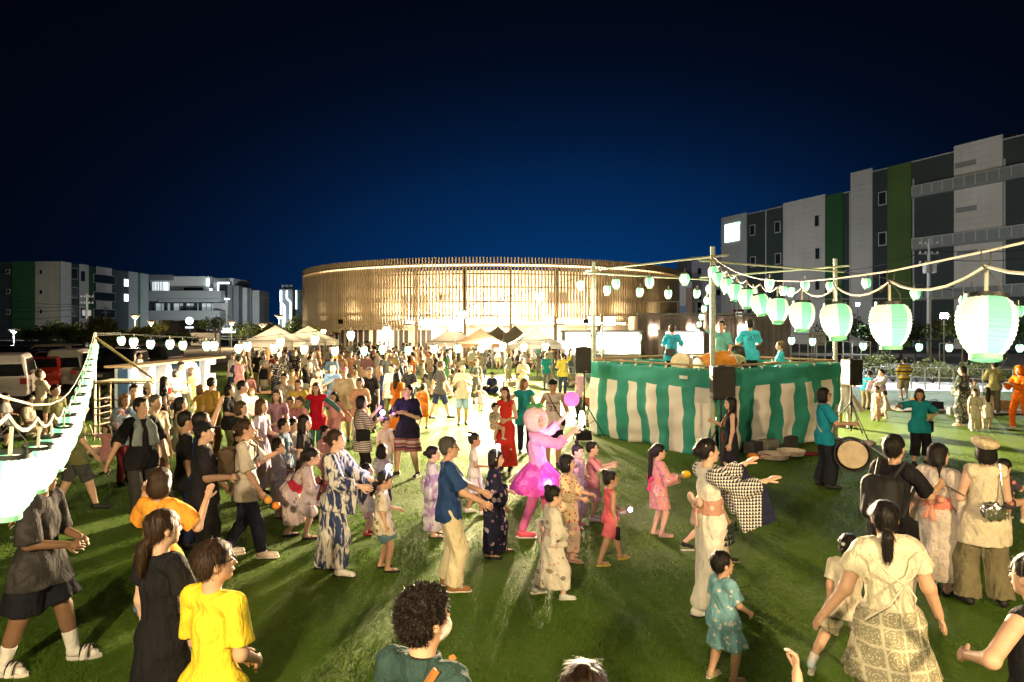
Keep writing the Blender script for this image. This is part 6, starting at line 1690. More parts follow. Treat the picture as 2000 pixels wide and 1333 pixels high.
def cast(px, top, feet, face, label, hair, wear, H=None, cell=.016, **k):
    x, y, H = at(px, top, feet, H)
    wr_ = [(w_[0], w_[1]) + tuple(w_[2:]) if not isinstance(w_[-1], dict) else w_ for w_ in wear]
    GG = []
    for w_ in wear:
        if isinstance(w_[-1], dict):
            kw = w_[-1]; fn = GARMENT[w_[0]]; nm = 'k%d' % len(GARMENT)
            GARMENT[nm] = (lambda fn, kw: (lambda J, root, c, s, *a: fn(J, root, c, s, *a, **kw)))(fn, kw); GG.append((nm,) + tuple(w_[1:-1]))
        else: GG.append(w_)
    k.setdefault('seed', int(px*7 + top))
    return person(x, y, H, face, label, hair, wear=GG, cell=cell, **k)
def worn(J, name, F, m, label, cat, parts=None):
    V, Q = F.net(); o = link(name, raw_mesh(name, V, Q), None, m); o.location = J.root.location; o.rotation_euler = J.root.rotation_euler
    tag(o, label, cat); return o
def strap_loop(J, o, m, sgn=1, r=.009, off=.02, to=None):
    """strap from one shoulder to the opposite hip, front and back"""
    s0 = J.sh[0 if sgn > 0 else 1].lerp(J.neck, .35) + Vector((0, 0, .045*J.u)); e = to or (J.hc + J.RT @ Vector((-sgn*.15*J.u*J.fat, 0, .04*J.u)))
    f = J.fwd
    for q in (1, -1):
        pts = []
        for t in np.linspace(0, 1, 9): pts.append(s0.lerp(e, t) + f*q*((.115*J.u*J.fat + off)*math.sin(math.pi*min(1, .12 + t*.76))) )
        MB().path(pts, r, 5).build('strap', m, o, True)
def bag_on(J, c, h, m, label, name='shoulder_bag', strap=None, sm=None, cell=.014, rel=.004):
    F = Fld(cell, .02); F.box(c, ((1, 0, 0), (0, 1, 0), (0, 0, 1)), h, .02); F.relief(rel, 3); o = worn(J, name, F, m, label, 'bag')
    if strap is not None: strap_loop(J, o, sm or m, strap, to=Vector(c))
    return o
def palm(J, i, d=.09): return J.wr[i] + J.hdir[i]*d*J.u
def thing_at(J, name, mb, m, loc, label, cat, rot=None, smooth=False):
    o = mb.build(name, m, None, smooth); o.matrix_world = J.M @ Matrix.Translation(loc) @ (rot.to_4x4() if rot is not None else Matrix.Identity(4)); tag(o, label, cat); return o
PH = mat('phone_black', (.012, .012, .014), .2); 
def phone(J, i, label, white=False, lit=False):
    p = palm(J, i, .1); o = thing_at(J, 'phone', MB().box((0, 0, .03), (.075, .010, .15)), mat('phone_white', (.6, .58, .56), .3) if white else PH, p + J.RT @ Vector((0, .022, .02)), label, 'phone', Matrix.Rotation(R(-25), 3, 'X')); bevel(o, .003)
    MB().box((0, -.006, .03), (.066, .002, .138)).build('screen', glow('phone_screen', (.7, .8, 1), .8) if lit else mat('phone_glass', (.01, .01, .012), .1), o); return o
def glowstick(J, i, col, label, ln=.22, r=.022, e=14, up=(0, .25, 1)):
    p = palm(J, i, .09); d = Vector(up).normalized(); mb = MB(); mb.tube(p - d*.05, p + d*.03, .014, n=8)
    o = thing_at(J, 'light_stick', mb, mat('stick_grip', (.6, .6, .62), .4), (0, 0, 0), label, 'light stick'); m2 = MB(); m2.ico(p + d*(.04 + ln/2), (r*1.3, r*1.3, ln/2) if abs(d.z) > .5 else (r, r, r), 10, 8); m2.build('glow_bulb', glow('stick_%d%d%d' % tuple(int(c*9) for c in col), col, e), o, True)
    return o
def plight(J, loc, col, power, r=.05):
    ld = bpy.data.lights.new('toy_light', 'POINT'); ld.energy = power; ld.color = col; ld.shadow_soft_size = r
    o = bpy.data.objects.new('toy_light', ld); C.objects.link(o); o.location = J.M @ Vector(loc)

# ---- onlookers nearest the viewer
J = cast(75, 905, 1302, 84, 'burly man in grey cap, faded black T-shirt, shorts and striped white slides', ('crop', DK),
     [('top', cloth((.035, .033, .034), 'blotch', (.05, .048, .046)), {'slv': 1.0, 'hem': .18, 'g': .045, 'flare': .03}), ('pants', cloth((.012, .013, .018)), {'ln': .44, 'wide': .03, 'g': .03}), ('socks', WHT, {'up': .42}), ('sandal', mat('slide_white', (.6, .57, .52), .6), {'h': .025, 'strap': False}), ('cap', cloth((.25, .24, .22)), {'kind': 'baseball'})],
     cell=.012, tone='dark', w=1.12, pose=dict(feet=[(.12, -.20, 0), (-.10, .22, 0)], arms=('hold', 'hold'), lean=3, head=(6, 6, 0), fyaw=(10, -4)), strands=300)
for i in (0, 1):     # three dark bars over each slide
    a, t = J.ank[i], J.toe[i]; d = (t - a); d.z = 0; d.normalize(); sd = Vector((-d.y, d.x, 0)); mbx = MB(); ub = MB()
    c = a.lerp(t, .62); c.z = 0
    ub.path([c + sd*.052*math.cos(th) + Vector((0, 0, .018 + .062*math.sin(th))) for th in np.linspace(0, math.pi, 9)], .035, 6); u_ = ub.build('slide_upper', mat('slide_white', (.6, .57, .52), .6), J.root, True)
    for q in (-.032, 0, .032): mbx.path([c + d*q + sd*.058*math.cos(th) + Vector((0, 0, .024 + .090*math.sin(th)))for th in np.linspace(.1, math.pi-.1, 9)], .0075, 5)
    mbx.build('stripe', mat('stripe_black', (.02, .02, .02), .6), u_)
cm_ = WP(J, J.chest)
for k, (ch, col, dz, sz) in enumerate((('K', (.55, .22, .05), .02, .17), ('C', (.5, .48, .42), -.10, .15))):
    bk = J.chest - J.fwd*.19 + J.RT @ Vector((.03 - .03*k, 0, dz)); text('back_print', ch, sz, mat('print_%d' % k, col, .8), J.root, bk, (R(90), 0, 0), .002)
J = cast(316, 998, None, 28, 'woman in long sleeveless black dress with low brown ponytail seen from behind', ('lowpony', BR), [('dress', BLACK, {'slv': .55, 'hem': .10, 'r': .25, 'g': .03, 'fold': (6, .05)}), ('shoes', SHB)], H=1.62, cell=.012, pose=dict(arms=('hold', 'down'), head=(14, 2, 0)), strands=1500, curl=.7)
J = cast(417, 1058, None, 24, 'short haired woman in bright yellow T-shirt watching from behind', ('short', BR), [('top', cloth((.72, .53, .035)), {'slv': .78, 'hem': .12, 'g': .03, 'flare': .03}), ('pants', KHAKI, {'wide': .03}), ('glasses', PH), ('shoes', SHB)], H=1.60, cell=.011, tone='mid', w=.96, pose=dict(arms=((.10, .10, -1, -.35, .75, -.5), (.08, .15, -1, -.4, .7, -.5)), head=(32, 3, 0)), strands=1600, curl=.8)
J = cast(312, 916, None, 12, 'woman in orange blouse with bobbed dark hair dancing with both hands up', ('bobfull', BR), [('top', cloth((.78, .33, .045)), {'slv': .8, 'hem': .22, 'g': .035, 'flare': .05}), ('skirt', DENIM, {'hem': .24, 'r': .2}), ('shoes', SHB)], H=1.56, cell=.012, pose=dict(arms=('wave', 'wave'), head=(8, 0, 0)), strands=600, curl=.15, hn=((0, .5, -.8), (0, .5, -.8)))
J = cast(828, 1150, None, 30, 'man with curly dark hair, white mask and green collared shirt at the front edge', ('curly', (.012, .008, .006)), [('top', cloth((.03, .06, .055)), {'slv': .8, 'hem': .15, 'g': .025}), ('pants', CHAR), ('mask', WHT), ('shoes', SHB)], H=1.72, cell=.010, tone='mid', pose=dict(arms=('down', 'down'), head=(16, 4, 0)), strands=9000)
cF = Fld(.01, .012); cF.cap(J.neck + Vector((0, -.005, -.02)), J.neck + Vector((0, .0, .028)), .083, .075, flat=True); cF.ball(J.neck + Vector((0, .02, .06)), .062); V, Q = cF.net(); link('collar', raw_mesh('collar', V, Q), J.root, cloth((.03, .06, .055)))
o = worn(J, 'crossbody_bag', Fld(.012, .01).box(J.hc + Vector((-.22, .02, .1)), ((1, 0, 0), (0, 1, 0), (0, 0, 1)), (.08, .05, .07), .02), cloth((.2, .08, .03)), 'brown crossbody bag of the curly haired man', 'bag'); strap_loop(J, o, mat('leather_strap', (.30, .12, .03), .6), 1, .016, .02)
J = cast(1142, 1302, None, 5, 'person with brown hair cut off by the lower picture edge', ('bob', BR), [('top', CHAR, {'slv': .7}), ('pants', NAVY)], H=1.58, cell=.012, fing=False, strands=700)
J = cast(1738, 980, None, 2, 'heavy set woman in white blouse and crochet patterned dress dancing with arms low', ('lowpony', DK), [('dress', cloth((.60, .55, .40), 'lace', (.20, .19, .11), (.92,)), {'slv': .55, 'hem': .30, 'r': .29, 'g': .035, 'fold': (5, .03)}), ('pants', KHAKI), ('shoes', SHB)], H=1.60, cell=.011, tone='mid', w=1.16, pose=dict(arms=((.35, -.05, -1, .42, .25, -1), (.45, .05, -1, .62, .35, -1)), head=(22, 6, 0), side=-3), strands=900, curl=.25)
bw_ = J.chest - J.fwd*.185*1.0
for pts in ([(-.14, -.12, .16), (-.06, -.16, .03), (0, -.175, -.02)], [(.14, -.12, .16), (.06, -.16, .03), (0, -.175, -.02)], [(0, -.175, -.02), (-.08, -.185, -.14), (-.2, -.16, -.24)], [(0, -.18, -.02), (.02, -.195, -.1), (.03, -.2, -.17), (.045, -.195, -.1), (.01, -.18, -.02)], [(0, -.18, -.02), (-.03, -.19, -.09), (-.02, -.2, -.2)]):
    MB().path([J.chest + J.RT @ Vector((p[0]*1.25, p[1]*1.12, p[2])) for p in pts], .0075, 5).build('tie_cord', CRM, J.root, True)
J = cast(1655, 1046, 1318, 40, 'small girl with dark pigtail and scrunchie kicking one leg back beside the crochet dress', ('pony', DK), [('top', CRM, {'slv': .7, 'hem': .14, 'g': .03}), ('pants', cloth((.35, .33, .24), 'hstripe', (.2, .19, .13), None, 9), {'ln': .42, 'wide': .02}), ('shoes', mat('shoe_pale_blue', (.45, .55, .6), .6), 1.0, SOLEW), ('socks', WHT, {'up': .3}), ('ribbon', cloth((.35, .4, .36)))], cell=.012, tone='mid', pose=dict(arms=('out', 'down'), feet=[(.10, .05, 0), (-.22, -.18, .05)], lean=6, head=(-14, 8, 0)), strands=400)
J = cast(2022, 1086, None, 338, 'person in black tank top with elbow bent out at the right picture edge', ('short', DK), [('top', BLACK, {'slv': 0, 'hem': .12, 'g': .02}), ('pants', CHAR)], H=1.60, cell=.011, tone='mid', pose=dict(arms=('hip', (.85, -.1, -.45, -.5, .8, -.35))), strands=300)
J = cast(1742, 850, None, 58, 'man in black T-shirt carrying a black backpack and holding a stick', ('short', DK), [('top', BLACK, {'slv': .8, 'hem': .14, 'g': .03, 'flare': .02}), ('pants', cloth((.30, .29, .26))), ('shoes', SHB)], H=1.74, cell=.012, tone='mid', pose=dict(arms=('fwd', 'hold'), lean=6, head=(0, 16, 0)), strands=500)
F = Fld(.014, .04); bc = J.chest - J.fwd*.215 + Vector((0, 0, -.10)); F.box(bc, (J.RT @ Vector((1, 0, 0)), J.fwd, J.RT @ Vector((0, 0, 1))), (.09, .035, .13), .075); F.box(bc - J.fwd*.08 + Vector((0, 0, -.08)), (J.RT @ Vector((1, 0, 0)), J.fwd, J.RT @ Vector((0, 0, 1))), (.07, .02, .06), .04); F.relief(.006, 4)
bp = worn(J, 'backpack', F, mat('nylon_black', (.014, .014, .015), .75, bump=.5), 'bulky black backpack on the man holding a stick', 'backpack')
for q in (0, 1):
    s0 = J.sh[q].lerp(J.neck, .3); MB().path([bc + Vector((0, 0, .2)).lerp(Vector(), 0) + J.RT @ Vector(((.08 if q == 0 else -.08), .06, 0)), s0 + J.RT @ Vector((0, -.06, .075)), s0 + J.RT @ Vector((0, .07, .05)), s0 + J.RT @ Vector((.02 if q == 0 else -.02, .14, -.12)), bc + J.RT @ Vector(((.14 if q == 0 else -.14), .1, -.16))], .018, 6).build('shoulder_strap', mat('nylon_black', (.014, .014, .015), .75, bump=.5), bp, True)
thing_at(J, 'stick', MB().tube(palm(J, 0, .06), palm(J, 0, .06) + Vector((.05, .34, -.16)), .006, n=6), mat('stick_dark', (.05, .04, .03), .6), (0, 0, 0), 'thin stick held out by the man with the backpack', 'stick')
J = cast(1832, 868, 1158, 62, 'girl with two dark braids in pale lilac yukata with pink sash', ('braid', DK), [('yukata', cloth((.56, .50, .44), 'flor', (.46, .40, .38), (.50, .36, .36), 1.4), {'obi': cloth((.62, .22, .16)), 'bow': cloth((.66, .30, .22)), 'drop': .30, 'hem': .10, 'wide': 1.15, 'g': .03}), ('sandal', SHB, {'h': .05})], cell=.012, pose=dict(arms=('hold', 'hold'), head=(24, 0, 0)), strands=500)
mb = MB(); mb.ico((0, 0, 0), .045, 12, 8); thing_at(J, 'water_balloon', mb, mat('balloon_pink', (.6, .10, .16), .3), palm(J, 0, .1) + Vector((-.05, 0, -.42)), 'pink water balloon dangling beside the pale yukata', 'balloon', smooth=True); MB().tube(palm(J, 0, .1), palm(J, 0, .1) + Vector((-.05, 0, -.38)), .002, n=4)
J = cast(1925, 858, 1184, 8, 'woman in beige beret, cream vest and wide brown trousers with silver bag', ('bob', DK), [('top', cloth((.62, .55, .40)), {'slv': 0, 'hem': .24, 'g': .045}), ('pants', cloth((.17, .15, .085)), {'wide': .05, 'g': .02}), ('cap', cloth((.62, .53, .36)), {'kind': 'beret'}), ('shoes', SHB)], cell=.012, pose=dict(arms=('hold', 'hold'), head=(10, 4, 0), feet=[(.15, .0, 0), (-.15, .02, 0)]), strands=400)
sb = Fld(.012, .02); sc0 = J.hc - J.fwd*.19 + Vector((-.03, 0, .13)); sb.ell(sc0, (.115, .055, .095)); sb.relief(.008, 2, (60, 60, 50)); o = worn(J, 'silver_bag', sb, mat('silver_foil', (.62, .62, .6), .22, .95, bump=.5, bs=30), 'crinkled silver shoulder bag on the woman with beret', 'bag'); MB().path([sc0 + Vector((.08, 0, .07)), J.waist - J.fwd*.165 + Vector((.06, 0, .1)), J.sh[0].lerp(J.neck, .4) + Vector((0, -.05, .06)), J.sh[0].lerp(J.neck, .4) + Vector((0, .06, .05))], .011, 6).build('strap', mat('silver_foil', (.62, .62, .6), .22, .95), o, True)
fr_ = MB()
for k in range(16): a = -.1 + k*.0135; fr_.box(sc0 + Vector((a + .0, -.062, -.01)), (.006, .006, .09 + .02*math.sin(k*2.1)), 0, 0, .1*math.sin(k))
fr_.build('fringe', mat('silver_foil', (.62, .62, .6), .22, .95), o)
cx_, cy_ = at(1978, 925, 1170)[:2]
J = person(cx_ + .0, cy_ + .12, .86, 70, 'toddler in dark floral top carried on the hip beside the cream vest', ('short', DK), 'mid', [('top', cloth((.06, .05, .06), 'flor', (.5, .2, .15)), .8, .1), ('shoes', mat('sock_pale', (.6, .55, .4), .8))], .014, z0=.72, pose=dict(sit='stool', arms=('fwd', 'hold'), feet=[(.09, .16, .02), (-.09, .20, .0)]), seed=5)

# ---- dancers in the middle of the lawn
J = cast(1388, 858, 1196, 82, 'woman in white kimono with black triangle pattern and pink sash dancing with palms out', ('updo', DK), [('yukata', cloth((.72, .69, .60)), {'slm': cloth((.72, .69, .62), 'fadeuroko', (.018, .02, .045), (.40,), 1.9), 'obi': cloth((.50, .27, .20), 'flor', (.62, .48, .38)), 'bow': cloth((.58, .40, .32), 'flor', (.45, .2, .15)), 'drop': .36, 'hem': .018, 'g': .026, 'wide': 1.0, 'collar': 1}), ('shoes', WHT, 1.0, SHB), ('ribbon', mat('pearl', (.7, .66, .6), .3), {'pos': (.07, -.06, .06), 'r': .018})], cell=.012, pose=dict(arms=((.10, .75, -.45, .05, .95, .28), (.12, .8, -.3, .0, .95, .45)), feet=[(.08, -.16, 0), (-.08, .14, 0)], lean=-3, head=(0, 3, 0)), curl=.12, hn=((0, .6, -.2), (0, .6, -.2)), strands=500)
for k, (z, n_, y0) in enumerate(((.36, 5, -.14), (.84, 4, .10))):      # triangle rows printed at hem and hip
    mb = MB()
    for r_ in range(4):
        for q in range(n_):
            w_ = .042; yy = y0 + (q + .5*(r_ % 2) - r_*.35)*w_; zz = z - r_*.052
            th = math.asin(max(-.98, min(.98, yy/.19))); X = lambda y_: .152*math.cos(math.asin(max(-.98, min(.98, y_/.21)))) + .026
            mb.add([(X(yy - w_/2), yy - w_/2, zz), (X(yy + w_/2), yy + w_/2, zz), (X(yy), yy, zz + .048)], [(0, 1, 2)])
    o = mb.build('triangle_print', cloth((.02, .02, .035)), J.root); o.modifiers.new('t', 'SOLIDIFY').thickness = .003
J = cast(1412, 1078, 1330, 62, 'little boy in teal jinbei printed with white birds, arms held low', ('short', DK), [('top', cloth((.17, .36, .42), 'flor', (.55, .55, .5), None, 1.7), {'slv': .8, 'hem': .11, 'g': .03, 'flare': .02}), ('pants', cloth((.17, .36, .42), 'flor', (.55, .55, .5), None, 1.7), {'ln': .46, 'wide': .03, 'g': .025}), ('shoes', mat('shoe_tan', (.32, .25, .16), .7), 1.0, SOLEW)], cell=.010, tone='mid', pose=dict(arms=((.12, .35, -.9, -.05, .75, -.5), 'swing'), head=(16, 6, 0), feet=[(.08, .03, 0), (-.08, -.05, 0)]), strands=700)
J = cast(1394, 916, 1092, 96, 'child running half hidden behind the white kimono', ('short', BR), [('top', cloth((.05, .10, .28), 'flor', (.6, .6, .6)), .8, .14), ('pants', cloth((.02, .07, .25)), .46), ('shoes', SHB, 1.0, SOLEW)], cell=.014, pose=dict(feet=[(.08, .15, 0), (-.08, -.34, .10)], arms=('swing', 'back'), lean=8))
J = cast(1427, 776, 948, 278, 'smiling long haired woman in sleeveless black dress holding a white phone by the curtain', ('long', DK), [('dress', cloth((.022, .022, .034)), {'slv': 0, 'hem': .04, 'r': .24, 'g': .018, 'fold': (6, .06)}), ('shoes', SHB)], cell=.014, pose=dict(arms=('phone', 'down'), head=(-6, 2, 0)), strands=500)
phone(J, 0, 'white phone in the hand of the woman in black', True); bag_on(J, J.hc + Vector((.17, .04, .0)), (.02, .07, .07), cloth((.16, .05, .03)), 'small maroon leather bag hanging at the black dress', strap=-1)
J = cast(1286, 868, 1046, 84, 'girl with very long ponytail in pink yukata with hot pink bow', ('longpony', DK), [('yukata', cloth((.62, .28, .26), 'flor', (.66, .50, .42), (.10, .14, .4)), {'short': True, 'hem': .30, 'drop': .10, 'obi': cloth((.62, .24, .24)), 'bow': cloth((.80, .06, .22)), 'g': .025}), ('sandal', mat('sandal_pink', (.6, .36, .30), .7), {'h': .03})], cell=.014, pose=dict(arms=((.2, .45, -.85, -.15, .9, .2), (.2, .3, -.9, -.3, .9, .0)), feet=[(.07, .02, 0), (-.07, -.04, 0)]), strands=300)
thing_at(J, 'toy_pouch', MB().ico((0, 0, 0), (.05, .06, .05), 10, 7), mat('toy_yellow', (.85, .50, .02), .4), palm(J, 0, .13), 'round yellow toy held out by the girl in pink yukata', 'toy', smooth=True)
J = cast(1192, 920, 1100, 74, 'girl in coral tank top and shorts walking with a glowing stick and dark pouch', ('bun', DK), [('top', cloth((.66, .13, .15), 'hstripe', (.58, .10, .13), None, 30), {'slv': 0, 'hem': .10, 'g': .014}), ('pants', cloth((.66, .14, .18)), {'ln': .40, 'g': .02, 'wide': .01}), ('sandal', mat('sandal_yellow', (.55, .40, .08), .7))], cell=.012, tone='tan', pose=dict(arms=((.12, -.1, -1, .05, .25, -1), (.1, .3, -.95, .0, .8, -.5)), feet=[(.07, -.17, 0), (-.07, .16, 0)], head=(8, 2, 0)), strands=300)
glowstick(J, 1, (.85, .55, 1), 'blinking lilac light held by the girl in coral', .10, .028, 16, (0, .9, .2)); plight(J, palm(J, 1, .25), (.8, .5, 1), 5)
thing_at(J, 'pouch', MB().box((0, 0, -.07), (.10, .03, .15)), PH, palm(J, 0, .08), 'dark flat pouch hanging from the coral girl', 'pouch')
J = cast(1078, 950, 1166, 82, 'girl in long white yukata with grey leaf print, hair clip and grey sneakers', ('bun', DK), [('yukata', cloth((.60, .56, .48), 'flor', (.22, .20, .16), (.52, .34, .32), .8), {'obi': cloth((.46, .36, .34)), 'bow': cloth((.48, .36, .34)), 'drop': .20, 'hem': .10, 'g': .03, 'wide': 1.2}), ('shoes', mat('sneaker_grey', (.42, .44, .42), .7), 1.1, SOLEW), ('ribbon', mat('pearl', (.7, .66, .6), .3), {'pos': (.06, .02, .10), 'r': .012})], cell=.012, pose=dict(arms=('hold', 'down'), feet=[(.09, .10, 0), (-.09, -.16, .02)], lean=2), strands=400)
J = cast(1108, 888, 1092, 108, 'girl in cream jinbei with red cherries carrying a round hat on her back', ('bob', DK), [('top', cloth((.72, .60, .36), 'dots', (.55, .06, .05)), {'slv': 1.4, 'hem': .20, 'g': .035, 'flare': .04}), ('pants', cloth((.58, .46, .38), 'flor', (.55, .2, .2)), {'ln': .86, 'wide': .045, 'g': .02}), ('sandal', mat('sandal_pink', (.6, .36, .30), .7))], cell=.014, pose=dict(arms=('hold', 'lap'), head=(-18, 2, 0), feet=[(.08, .06, 0), (-.08, -.04, 0)]), strands=250)
J = cast(1128, 868, 1028, 128, 'small girl in pale pink jinbei swinging both arms', ('topknot', DK), [('top', cloth((.62, .50, .50), 'flor', (.45, .3, .4)), {'slv': 1.2, 'hem': .18, 'g': .03}), ('pants', cloth((.58, .48, .44), 'flor', (.45, .3, .4)), {'ln': .84, 'wide': .04}), ('sandal', mat('sandal_pink', (.6, .36, .30), .7))], cell=.014, pose=dict(arms=('side', 'hold'), feet=[(.08, .02, 0), (-.08, -.02, 0)]))
J = cast(1156, 862, 1016, 100, 'child in pink top half hidden behind the pale pink girl, arms forward', ('short', DK), [('top', cloth((.62, .25, .28)), .9, .12), ('pants', cloth((.5, .3, .3)), .5), ('shoes', SHW)], H=1.12, cell=.016, pose=dict(arms=('fwd', 'fwd')))
# strawberry costume
MAG = cloth((.82, .36, .62), 'blotch', (.80, .26, .56)); TUL = cloth((.80, .10, .50), 'blotch', (.82, .20, .58))
J = cast(1052, 806, 1046, 86, 'dancer in pink strawberry hood, magenta fur top and glowing tutu raising light sticks', ('none', DK), [('top', MAG, {'slv': 1.5, 'hem': .05, 'g': .045}), ('skirt', TUL, {'hem': .40, 'r': .31, 'fold': (11, .10)}), ('pants', cloth((.62, .14, .30)), {'ln': 1.0, 'g': .006}), ('shoes', mat('shoe_coral', (.7, .1, .14), .6), 1.0, SOLEW)], cell=.014, pose=dict(arms=('fwdup', ( .5, .75, .05, .3, .8, .55)), feet=[(.10, -.24, 0), (-.08, .16, 0)], lean=-4, head=(48, 0, 0)), curl=.2)
F = Fld(.014, .02); hh = HP(J, (0, -.01, .02)); F.ell(hh, (.165, .165, .185), J.RH); F.dig(HP(J, (0, .16, -.0)), [.10, .12, .105], J.RH); V, Q = F.net(); hd_ = link('hood', raw_mesh('hood', V, Q), J.root, cloth((.76, .50, .52), 'dots', (.76, .6, .5)))
mb = MB()
for k in range(6): a = k*1.047; mb.path([HP(J, (0, -.01, .20)), HP(J, (.07*math.cos(a), -.01 + .07*math.sin(a), .215)), HP(J, (.14*math.cos(a), -.01 + .14*math.sin(a), .175))], [.012, .03, .003], 6)
mb.tube(HP(J, (0, -.01, .20)), HP(J, (.02, -.01, .27)), .012, n=6); mb.build('leaf', mat('hood_leaf', (.06, .28, .10), .8), hd_, True)
mb = MB(); gr = random.Random(5)
for k in range(26): a = gr.uniform(0, 6.28); z = .62 + gr.uniform(0, .22); r_ = .15 + (.84 - z)*.55; mb.ico((r_*math.cos(a), r_*math.sin(a), z), .016, 6, 5)
mb.build('tutu_lights', glow('tutu_led', (.95, .8, 1), 28), J.root)
for k in range(700): pass
def tulle(J, z0, z1, r0, r1, n, name, m, parent):
    g = np.random.default_rng(4); a = g.uniform(0, 6.283, n); V = np.zeros((n, 4, 3), np.float32); w_ = g.uniform(.03, .07, n); zz = z1 + g.uniform(-.06, .05, n); rr = r1*g.uniform(.8, 1.12, n)
    for q, (r_, z_, s_) in enumerate(((r0, z0, -.4), (r0, z0, .4), (rr, zz, 1), (rr, zz, -1))): V[:, q] = np.stack([np.cos(a + s_*w_/np.maximum(r_, .05)*.9)*r_, np.sin(a + s_*w_/np.maximum(r_, .05)*.9)*r_, np.full(n, z_) if np.isscalar(z_) else z_], 1)
    return link(name, raw_mesh(name, V.reshape(-1, 3), np.arange(4*n).reshape(-1, 4)), parent, m)
tulle(J, .98, .66, .12, .36, 420, 'tulle', TUL, J.root)
glowstick(J, 0, (1, .92, .98), 'white light stick raised in front of the strawberry hood', .2, .03, 22, (-.1, .5, 1)); glowstick(J, 1, (1, .88, .95), 'second white light stick of the strawberry dancer', .15, .03, 22, (.1, .5, -.6))
plight(J, (0, .30, 1.25), (1, .45, .95), 15); plight(J, (.32, .1, .75), (1, .5, .95), 11); plight(J, (.6, .9, 1.5), (1, .6, .95), 10)
fp_ = palm(J, 1, .2); thing_at(J, 'paper_fan', MB().lathe([(.001, -.004), (.11, -.004), (.11, .004), (.001, .004)], 20, M=Matrix.Rotation(R(80), 3, 'Y')), mat('fan_pink', (.8, .2, .62), .7), fp_ + Vector((-.05, 0, .14)), 'round magenta fan above the strawberry dancer hand', 'fan')
J = cast(962, 878, 1086, 92, 'girl in navy yukata with pale flowers wearing a glowing headband', ('bob', DK), [('yukata', cloth((.016, .018, .035), 'flor', (.42, .34, .34), (.25, .12, .2), .7), {'obi': cloth((.03, .03, .05)), 'drop': .26, 'hem': .05, 'g': .03, 'wide': 1.25}), ('sandal', SHB, {'h': .03})], cell=.014, pose=dict(arms=('low', 'hold'), feet=[(.10, -.05, 0), (-.12, .10, 0)], lean=4), strands=300)
mb = MB(); mb.path([HP(J, (.1*math.cos(a), .01, .03 + .105*math.sin(a))) for a in np.linspace(0, math.pi, 9)], .006, 5); hb = thing_at(J, 'headband', mb, mat('band_white', (.7, .7, .7), .5), (0, 0, 0), 'light up headband on the girl in navy yukata', 'headband')
mb = MB()
for q in (-.03, .0, .03): mb.ico(HP(J, (q*1.5, .015, .155)), .026, 8, 6)
mb.build('led', glow('led_ice', (.75, .85, 1), 26), hb, True); plight(J, HP(J, (0, .05, .25)), (.7, .75, 1), 10)
J = cast(876, 854, 1150, 80, 'grey haired man with glasses in navy V-neck shirt and cream trousers dancing', ('short', GY), [('top', cloth((.022, .055, .16)), {'slv': .85, 'hem': .10, 'g': .03, 'v': .05, 'flare': .025}), ('pants', cloth((.62, .54, .36)), {'g': .022, 'wide': .02}), ('glasses', PH), ('shoes', SHBR, 1.0, SOLEW)], cell=.011, tone='mid', w=1.06, pose=dict(arms=((.15, .5, -.85, -.1, .8, -.45), (.2, .6, -.8, .0, .85, -.45)), feet=[(.10, .04, 0), (-.10, -.02, 0)], head=(6, 2, 0)), curl=.3, strands=700)
text('shoe_mark', 'N', .05, mat('mark_white', (.7, .7, .7), .6), J.root, J.ank[0].lerp(J.toe[0], .5) + Vector((.047, 0, .018)), (R(90), 0, R(90)), .002)
J = cast(926, 846, 1004, 88, 'girl with glowing bun ring, white T-shirt and crossbody strap', ('bun', DK), [('top', WHT, {'slv': .7, 'hem': .06}), ('skirt', cloth((.6, .58, .7)), {'hem': .28, 'r': .24, 'fold': (9, .12)}), ('shoes', SHW)], cell=.014, tone='tan', pose=dict(arms=('hold', 'down'), feet=[(.07, .10, 0), (-.07, -.1, 0)]))
thing_at(J, 'hair_light', MB().lathe([(.03, -.01), (.05, -.01), (.05, .01), (.03, .01)], 12), glow('hair_led', (1, .9, 1), 14), HP(J, (0, -.085, .09)), 'glowing ring on the bun of the girl in white T-shirt', 'hair light')
J = cast(845, 872, 1048, 80, 'girl in white and violet yukata hidden behind the man in navy V-neck', ('updo', DK), [('yukata', cloth((.58, .54, .56), 'blotch', (.34, .22, .40)), {'obi': cloth((.3, .2, .4)), 'bow': cloth((.62, .5, .55)), 'drop': .3, 'hem': .08, 'g': .03, 'wide': 1.2}), ('sandal', SHB)], cell=.015, pose=dict(arms=('hold', 'low')))
J = cast(988, 756, 918, 196, 'woman in red dress carrying a toddler on her arm', ('long', (.05, .025, .018)), [('dress', cloth((.50, .035, .025)), {'slv': 0, 'hem': .06, 'r': .25, 'g': .02, 'fold': (7, .07)}), ('shoes', SHB)], cell=.015, pose=dict(arms=((.15, .45, -.9, -.3, .95, .2), 'hold'), head=(12, 0, 4)))
p_ = WP(J, (.17, .17, 0)); J2 = person(p_.x, p_.y, .88, 150, 'toddler in leaf print shirt and white shoes on the arm of the woman in red', ('short', DK), 'fair', [('top', cloth((.55, .52, .42), 'flor', (.16, .15, .10)), .8, .08), ('shoes', SHW)], .015, z0=.62, pose=dict(sit='stool', feet=[(.08, .14, .0), (-.09, .16, .0)], arms=('hold', 'lap'), head=(-30, 0, 0)), seed=9)
J = cast(1024, 740, 884, 168, 'youth with brown hair in sleeveless teal tunic looking away', ('bobfull', LB), [('top', cloth((.02, .27, .33)), {'slv': .25, 'hem': .22, 'g': .04}), ('pants', NAVY), ('shoes', SHB)], cell=.016, pose=dict(arms=((.75, .1, -.55, .2, -.2, -.9), 'down'), head=(-36, 0, 0)))
